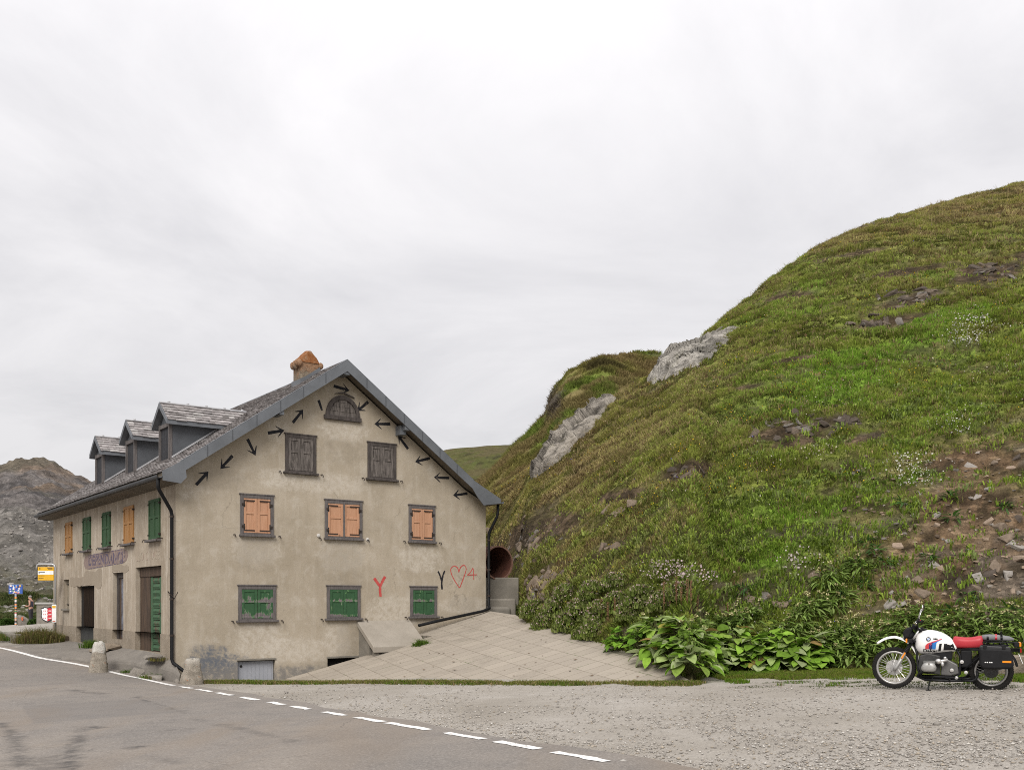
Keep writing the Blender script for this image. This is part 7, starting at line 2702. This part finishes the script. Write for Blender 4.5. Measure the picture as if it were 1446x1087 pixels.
# pinkish flowering shrubs at the upper edge of the ramp
FB = [(.19, .25, .052), (.225, .275, .08), (.14, .19, .042), (.25, .28, .10)]
for i, (px, py, r0) in enumerate([(735, 880, .34), (752, 868, .36), (770, 886, .36), (785, 866, .38), (800, 888, .36), (818, 872, .42), (838, 898, .36), (822, 905, .25), (848, 876, .42), (870, 862, .4), (890, 872, .36), (905, 855, .4), (800, 846, .36), (835, 842, .36), (868, 832, .36), (935, 858, .34), (960, 842, .3)]):
    p, n, t_ = near_hill.find(px, py)
    root = thing('flowering_bush', 'small bush with tiny pinkish white flowers along the upper ramp edge', 'flowering bush', (p.x, p.y, p.z - .08), i, 'pinkish flowering bushes')
    gg = np.random.default_rng(40 + i)
    n_ = 260
    a = gg.uniform(0, 2 * PI, n_); z = gg.uniform(0, 1, n_); d = r0 * np.sqrt(1 - (z * .95) ** 2) * gg.uniform(.6, 1.05, n_)
    P = np.c_[np.cos(a) * d, np.sin(a) * d, z * r0 * 1.25]
    V, F, C = blades(P, np.tile([0, 0, 1.], (n_, 1)), np.full(n_, .10), np.full(n_, .035), np.array(FB)[gg.integers(0, 4, n_)], 4, np.full(n_, .06), 1.4, 60 + i, .5)
    np_mesh('foliage', V, F, M_LEAF, C, root)
    mb = MB()
    for k in range(360):
        a = gg.uniform(0, 2 * PI); zz = gg.uniform(.25, 1.08)
        d = r0 * math.sqrt(max(0, 1 - min(.95, zz * .9) ** 2)) * gg.uniform(.75, 1.12)
        c = Vector((math.cos(a) * d, math.sin(a) * d, zz * r0 * 1.3))
        f = gg.uniform(.7, 1.15); mb.col = (.50 * f, .38 * f, .36 * f) if gg.uniform() < .75 else (.28 * f, .17 * f, .13 * f)
        s_ = gg.uniform(.009, .018)
        u_ = Vector((gg.normal(), gg.normal(), gg.normal())).normalized(); w_ = u_.orthogonal()
        x_ = u_.cross(w_)
        mb.face([c + w_ * s_, c + x_ * s_, c - w_ * s_, c - x_ * s_])
    mb.build('blossom', M_PETAL, root, fix=False)

# ---- low leafy undergrowth of the bank foot and scattered flowers
n_ = 30000
px = g.uniform(730, 1560, n_); t = g.beta(1.0, 3.2, n_) * .62
P = near_hill.at(px, t); Nr = near_hill.normal(px, t)
earth, dry, vivid, n1, n2 = near_masks(px, t, P)
cl = fbm(P[:, 0] / .9, (P[:, 1] + P[:, 2]) / .7, 401, 4)
k = (cl > .44) & (g.uniform(0, 1, n_) > earth * .93) & (g.uniform(0, 1, n_) < sstep(.6, .2, t))
P, Nr, cl, dry, t = P[k], Nr[k], cl[k], dry[k], t[k]; n_ = len(P)
uc_ = np.array([(.20, .285, .04), (.165, .24, .045), (.235, .32, .045), (.205, .26, .085)])[g.integers(0, 4, n_)]
uc_ = lerp(uc_, OLIVE, dry * .5)
V1 = blades(P, Nr, .08 + .16 * sstep(.44, .65, cl) * g.uniform(.5, 1.2, n_), .03 + .02 * g.uniform(0, 1, n_), uc_, 6, np.full(n_, .10), 1.2, 31, .35)
tag(np_mesh('undergrowth', V1[0], V1[1], M_LEAF, V1[2]), kind='stuff')

n_ = 9000
px = g.uniform(690, 1500, n_); t = g.beta(1.1, 1.5, n_)
P = near_hill.at(px, t); Nr = near_hill.normal(px, t)
earth, dry, vivid, n1, n2 = near_masks(px, t, P)
cl = fbm(P[:, 0] / 1.5, (P[:, 1] + P[:, 2]) / 1.2, 501, 4)
k = (cl > .50) & (earth < .6) & (g.uniform(0, 1, n_) < .8)
P, Nr, cl, px, t = P[k], Nr[k], cl[k], px[k], t[k]; n_ = len(P)
sel = fbm(P[:, 0] / 2.5, (P[:, 1] + P[:, 2]) / 2.0, 511, 3)
fc = np.where((sel > .53)[:, None], np.array((.62, .42, .02)), np.array((.52, .46, .40)))
fc = np.where((g.uniform(0, 1, n_) < .04)[:, None], np.array((.14, .12, .42)), fc) * g.uniform(.6, 1.1, (n_, 1))
fc = np.where((t > .45)[:, None] & (sel <= .53)[:, None], fc * np.array((.85, .75, .55)), fc)
c0 = P + Nr * .05 + np.c_[np.zeros(n_), np.zeros(n_), g.uniform(.08, .26, n_)]
s_ = g.uniform(.010, .024, n_)[:, None]
aa = g.uniform(0, 6.28, n_)
u_ = np.c_[np.cos(aa), np.sin(aa), g.normal(0, .3, n_)]; w_ = np.c_[-np.sin(aa) * .6, np.cos(aa) * .6, np.full(n_, .8)]
V = np.stack([c0 + u_ * s_, c0 + w_ * s_, c0 - u_ * s_, c0 - w_ * s_], 1).reshape(-1, 3)
tag(np_mesh('wildflowers', V, np.arange(n_ * 4).reshape(-1, 4), M_PETAL, np.repeat(fc, 4, 0)), kind='stuff')

# white flower patches and small ferny plants on the slope
for i, (px, py, n_, c_) in enumerate([(1352, 478, 120, (.62, .60, .56)), (1375, 460, 90, (.55, .52, .48)), (1296, 676, 70, (.68, .66, .62)), (1280, 660, 40, (.6, .58, .5)), (1130, 795, 60, (.6, .52, .5)), (975, 815, 120, (.56, .44, .45)), (945, 808, 80, (.5, .4, .4)), (1345, 605, 30, (.66, .64, .62)), (1150, 640, 40, (.5, .45, .34))]):
    gg = np.random.default_rng(800 + i)
    mb = MB()
    p, n, t_ = near_hill.find(px, py)
    for k in range(n_ * 2):
        q, nq, _ = near_hill.find(px + gg.normal(0, 14), py + gg.normal(0, 8)) if k < 26 else (None, None, None)
        if q is None:
            q, nq = base_[k % 26]
            q = q + Vector((gg.normal(0, .22), gg.normal(0, .22), 0))
        else:
            if k == 0: base_ = []
            base_.append((q, nq))
        c = q - p + nq * gg.uniform(.08, .2)
        f = gg.uniform(.7, 1.1); mb.col = tuple(x * f for x in c_)
        s0 = gg.uniform(.011, .024)
        u2 = Vector((gg.normal(), gg.normal(), gg.normal())).normalized(); w2 = u2.orthogonal(); x2 = u2.cross(w2)
        mb.face([c + w2 * s0, c + x2 * s0, c - w2 * s0, c - x2 * s0])
    o = mb.build('flower_patch', M_PETAL, fix=False); o.location = p; o['kind'] = 'stuff'
    tag(o, ['white flower patch high on the right of the slope', 'upper white flower patch near the slope ledge', 'white flower patch above the bare earth bank', 'small cream flower patch above the earth bank', 'pinkish flower patch below the slanted rocks', 'pink flower patch above the seed spikes', 'dull pink flower patch left above the seed spikes', 'tiny white flower patch in the vivid green turf', 'straw coloured flower patch under the dark ledge'][i], 'flower patch')
for i, (px, py) in enumerate([(1275, 712), (1340, 705), (1225, 770), (1235, 783), (1250, 800), (1208, 800), (1345, 735), (1420, 720), (1310, 790), (1365, 845), (1425, 865), (1345, 870), (1050, 835), (1180, 835), (1220, 830)]):
    p, n, t_ = near_hill.find(px, py)
    plant('fern_plant', 'small green spreading plant growing on the lower slope', 'small plant', (p.x, p.y, p.z - .03), 34, .24, .026, .16, [(.055, .125, .02), (.07, .14, .03), (.05, .10, .03)], 1500 + i, 'small spreading plants on the lower slope', spread=.16, thin=True, up=1.0)

# ---- left background: low greenery and boulders below the mountain
n_ = 9000
px = g.uniform(-200, 110, n_); t = g.uniform(0, .07, n_)
P = mountain.at(px, t)
cl = fbm(P[:, 0] / 3.0, P[:, 1] / 3.0, 601, 4)
k = cl > .46
P, cl = P[k], cl[k]; n_ = len(P)
cb = np.array([(.075, .105, .03), (.10, .115, .04), (.055, .085, .025), (.12, .11, .05)])[g.integers(0, 4, n_)]
parts = [blades(P, np.tile([0, 0, 1.], (n_, 1)), .2 + .5 * sstep(.46, .65, cl), np.full(n_, .07), cb, 5, np.full(n_, .25), .9, 41, .2)]
n_ = 5200
px = g.uniform(-60, 80, n_); py_ = g.uniform(874, 900, n_)
q = np.array([gp(a, b) for a, b in zip(px[:900], py_[:900])])
q = np.repeat(q, 4, 0) + g.normal(0, .5, (3600, 2))
qx = q[:, 0] / q[:, 1] * FOC + CX
dist_n = fbm(q[:, 0] / 2.5, q[:, 1] / 2.5, 611, 4)
k = (q[:, 1] > 60.5) & (dist_n > .47)
q = q[k]; n_ = len(q)
parts.append(blades(np.c_[q, gz(q[:, 0], q[:, 1])], np.tile([0, 0, 1.], (n_, 1)), g.uniform(.10, .3, n_), np.full(n_, .05), np.array([(.06, .10, .022), (.09, .11, .035), (.05, .08, .02)])[g.integers(0, 3, n_)], 5, np.full(n_, .22), .9, 42, .2))
V1 = merge(parts)
tag(np_mesh('undergrowth', V1[0], V1[1], M_LEAF, V1[2]), kind='stuff')
for i, (px, py, r0, lab) in enumerate([(60, 881, .42, 'dark green shrub at the foot of the shield monument'), (73, 878, .45, 'dark green shrub beside the shield monument near the house'), (51, 883, .34, 'low green shrub right of the standing person'), (8, 884, .45, 'green bush at the left photo edge by the sign'), (17, 885, .3, 'small bush under the stickered road sign')]):
    y0 = 62.5 if px < 30 else 55.5; x = (px - CX) / FOC * y0
    gg = np.random.default_rng(80 + i); n_ = 500
    a = gg.uniform(0, 2 * PI, n_); z = gg.uniform(0, 1, n_); d = r0 * np.sqrt(1 - (z * .95) ** 2) * gg.uniform(.4, 1.1, n_)
    P = np.c_[np.cos(a) * d, np.sin(a) * d, z * r0 * .75]
    V, F, C = blades(P, np.tile([0, 0, 1.], (n_, 1)), np.full(n_, .22), np.full(n_, .08), np.array([(.075, .15, .03), (.10, .17, .04), (.055, .11, .02)])[gg.integers(0, 3, n_)], 4, np.full(n_, .12), 1.2, 90 + i, .3)
    o = np_mesh('shrub', V, F, M_LEAF, C); o.location = (x, y0, gzf(x, y0) - .05)
    tag(o, lab, 'shrub')
sm = MB()
for k in range(2200):
    px_ = R.uniform(-150, 130); t_ = R.random() ** 1.6 * .55 + .004
    P = mountain.at(np.array([px_]), np.array([t_]))[0]
    f = R.uniform(.5, 1.35); s_ = R.uniform(.12, .42) * (1 + t_ * 3.0)
    f = .6 + .5 * f; sm.col = (.22 * f, .205 * f, .187 * f)
    rough_block(sm, Vector(P), (s_, s_ * R.uniform(.6, 1), s_ * R.uniform(.4, .8)), R.uniform(0, 6), k)
tag(sm.build('scree', attr_mat('scree_stone', .95, .6, 8, dist=.05), fix=False), kind='stuff')

# ---- loose stones of the gravel lot
n_ = 44000
px = g.uniform(240, 1500, n_); py_ = g.uniform(966, 1092, n_)
Ya = np.linspace(6, 30, 700)
# quick ground lookup: plane near the lot
u = (px - CX) / FOC; v = (py_ - HY) / FOC
Yg = 1.6 / np.maximum(v + .0363 * u - .0074, .02)
X = u * Yg
ed = np.interp(Yg, RL[::-1][:, 1][np.argsort(RL[::-1][:, 1])], RL[::-1][:, 0][np.argsort(RL[::-1][:, 1])])
k = (X > ed + .12 + g.exponential(.02, n_)) & (Yg < 27) & (g.uniform(0, 1, n_) < .15 + .85 * sstep(.30, .58, fbm(X * .9, Yg * .9, 701, 4)))
k &= ~((X > rA.x) & (X < rB.x) & (Yg > rA.y + (X - rA.x) / (rB.x - rA.x) * (rB.y - rA.y) - .05))
X, Yg = X[k], Yg[k]; n_ = len(X)
Z = gz(X, Yg)
s_ = (.004 + .010 * g.uniform(0, 1, n_) ** 4 * 1.6)
s_[g.uniform(0, 1, n_) < .004] *= 2.2
octv = np.array([(1, 0, 0), (0, 1, 0), (-1, 0, 0), (0, -1, 0), (0, 0, .7), (0, 0, -.5)], float)
octf = np.array([(0, 1, 4), (1, 2, 4), (2, 3, 4), (3, 0, 4), (1, 0, 5), (2, 1, 5), (3, 2, 5), (0, 3, 5)])
jit = 1 + g.normal(0, .25, (n_, 6, 1)); ra = g.uniform(0, 6.28, n_)
ov = octv[None] * jit * s_[:, None, None]
cx2 = ov[..., 0] * np.cos(ra)[:, None] - ov[..., 1] * np.sin(ra)[:, None]; cy2 = ov[..., 0] * np.sin(ra)[:, None] + ov[..., 1] * np.cos(ra)[:, None]
V = np.stack([cx2 * 1.3 + X[:, None], cy2 + Yg[:, None], ov[..., 2] + (Z + s_ * .2 + .006)[:, None]], -1).reshape(-1, 3)
F = (octf[None] + (np.arange(n_) * 6)[:, None, None]).reshape(-1, 3)
gcol = np.array([(.33, .305, .275), (.27, .25, .225), (.39, .37, .34), (.23, .21, .19), (.30, .26, .21)])[g.integers(0, 5, n_)] * g.uniform(.75, 1.2, (n_, 1))
tag(np_mesh('gravel', V, F, attr_mat('loose_gravel', .95), np.repeat(gcol, 6, 0)), kind='stuff')
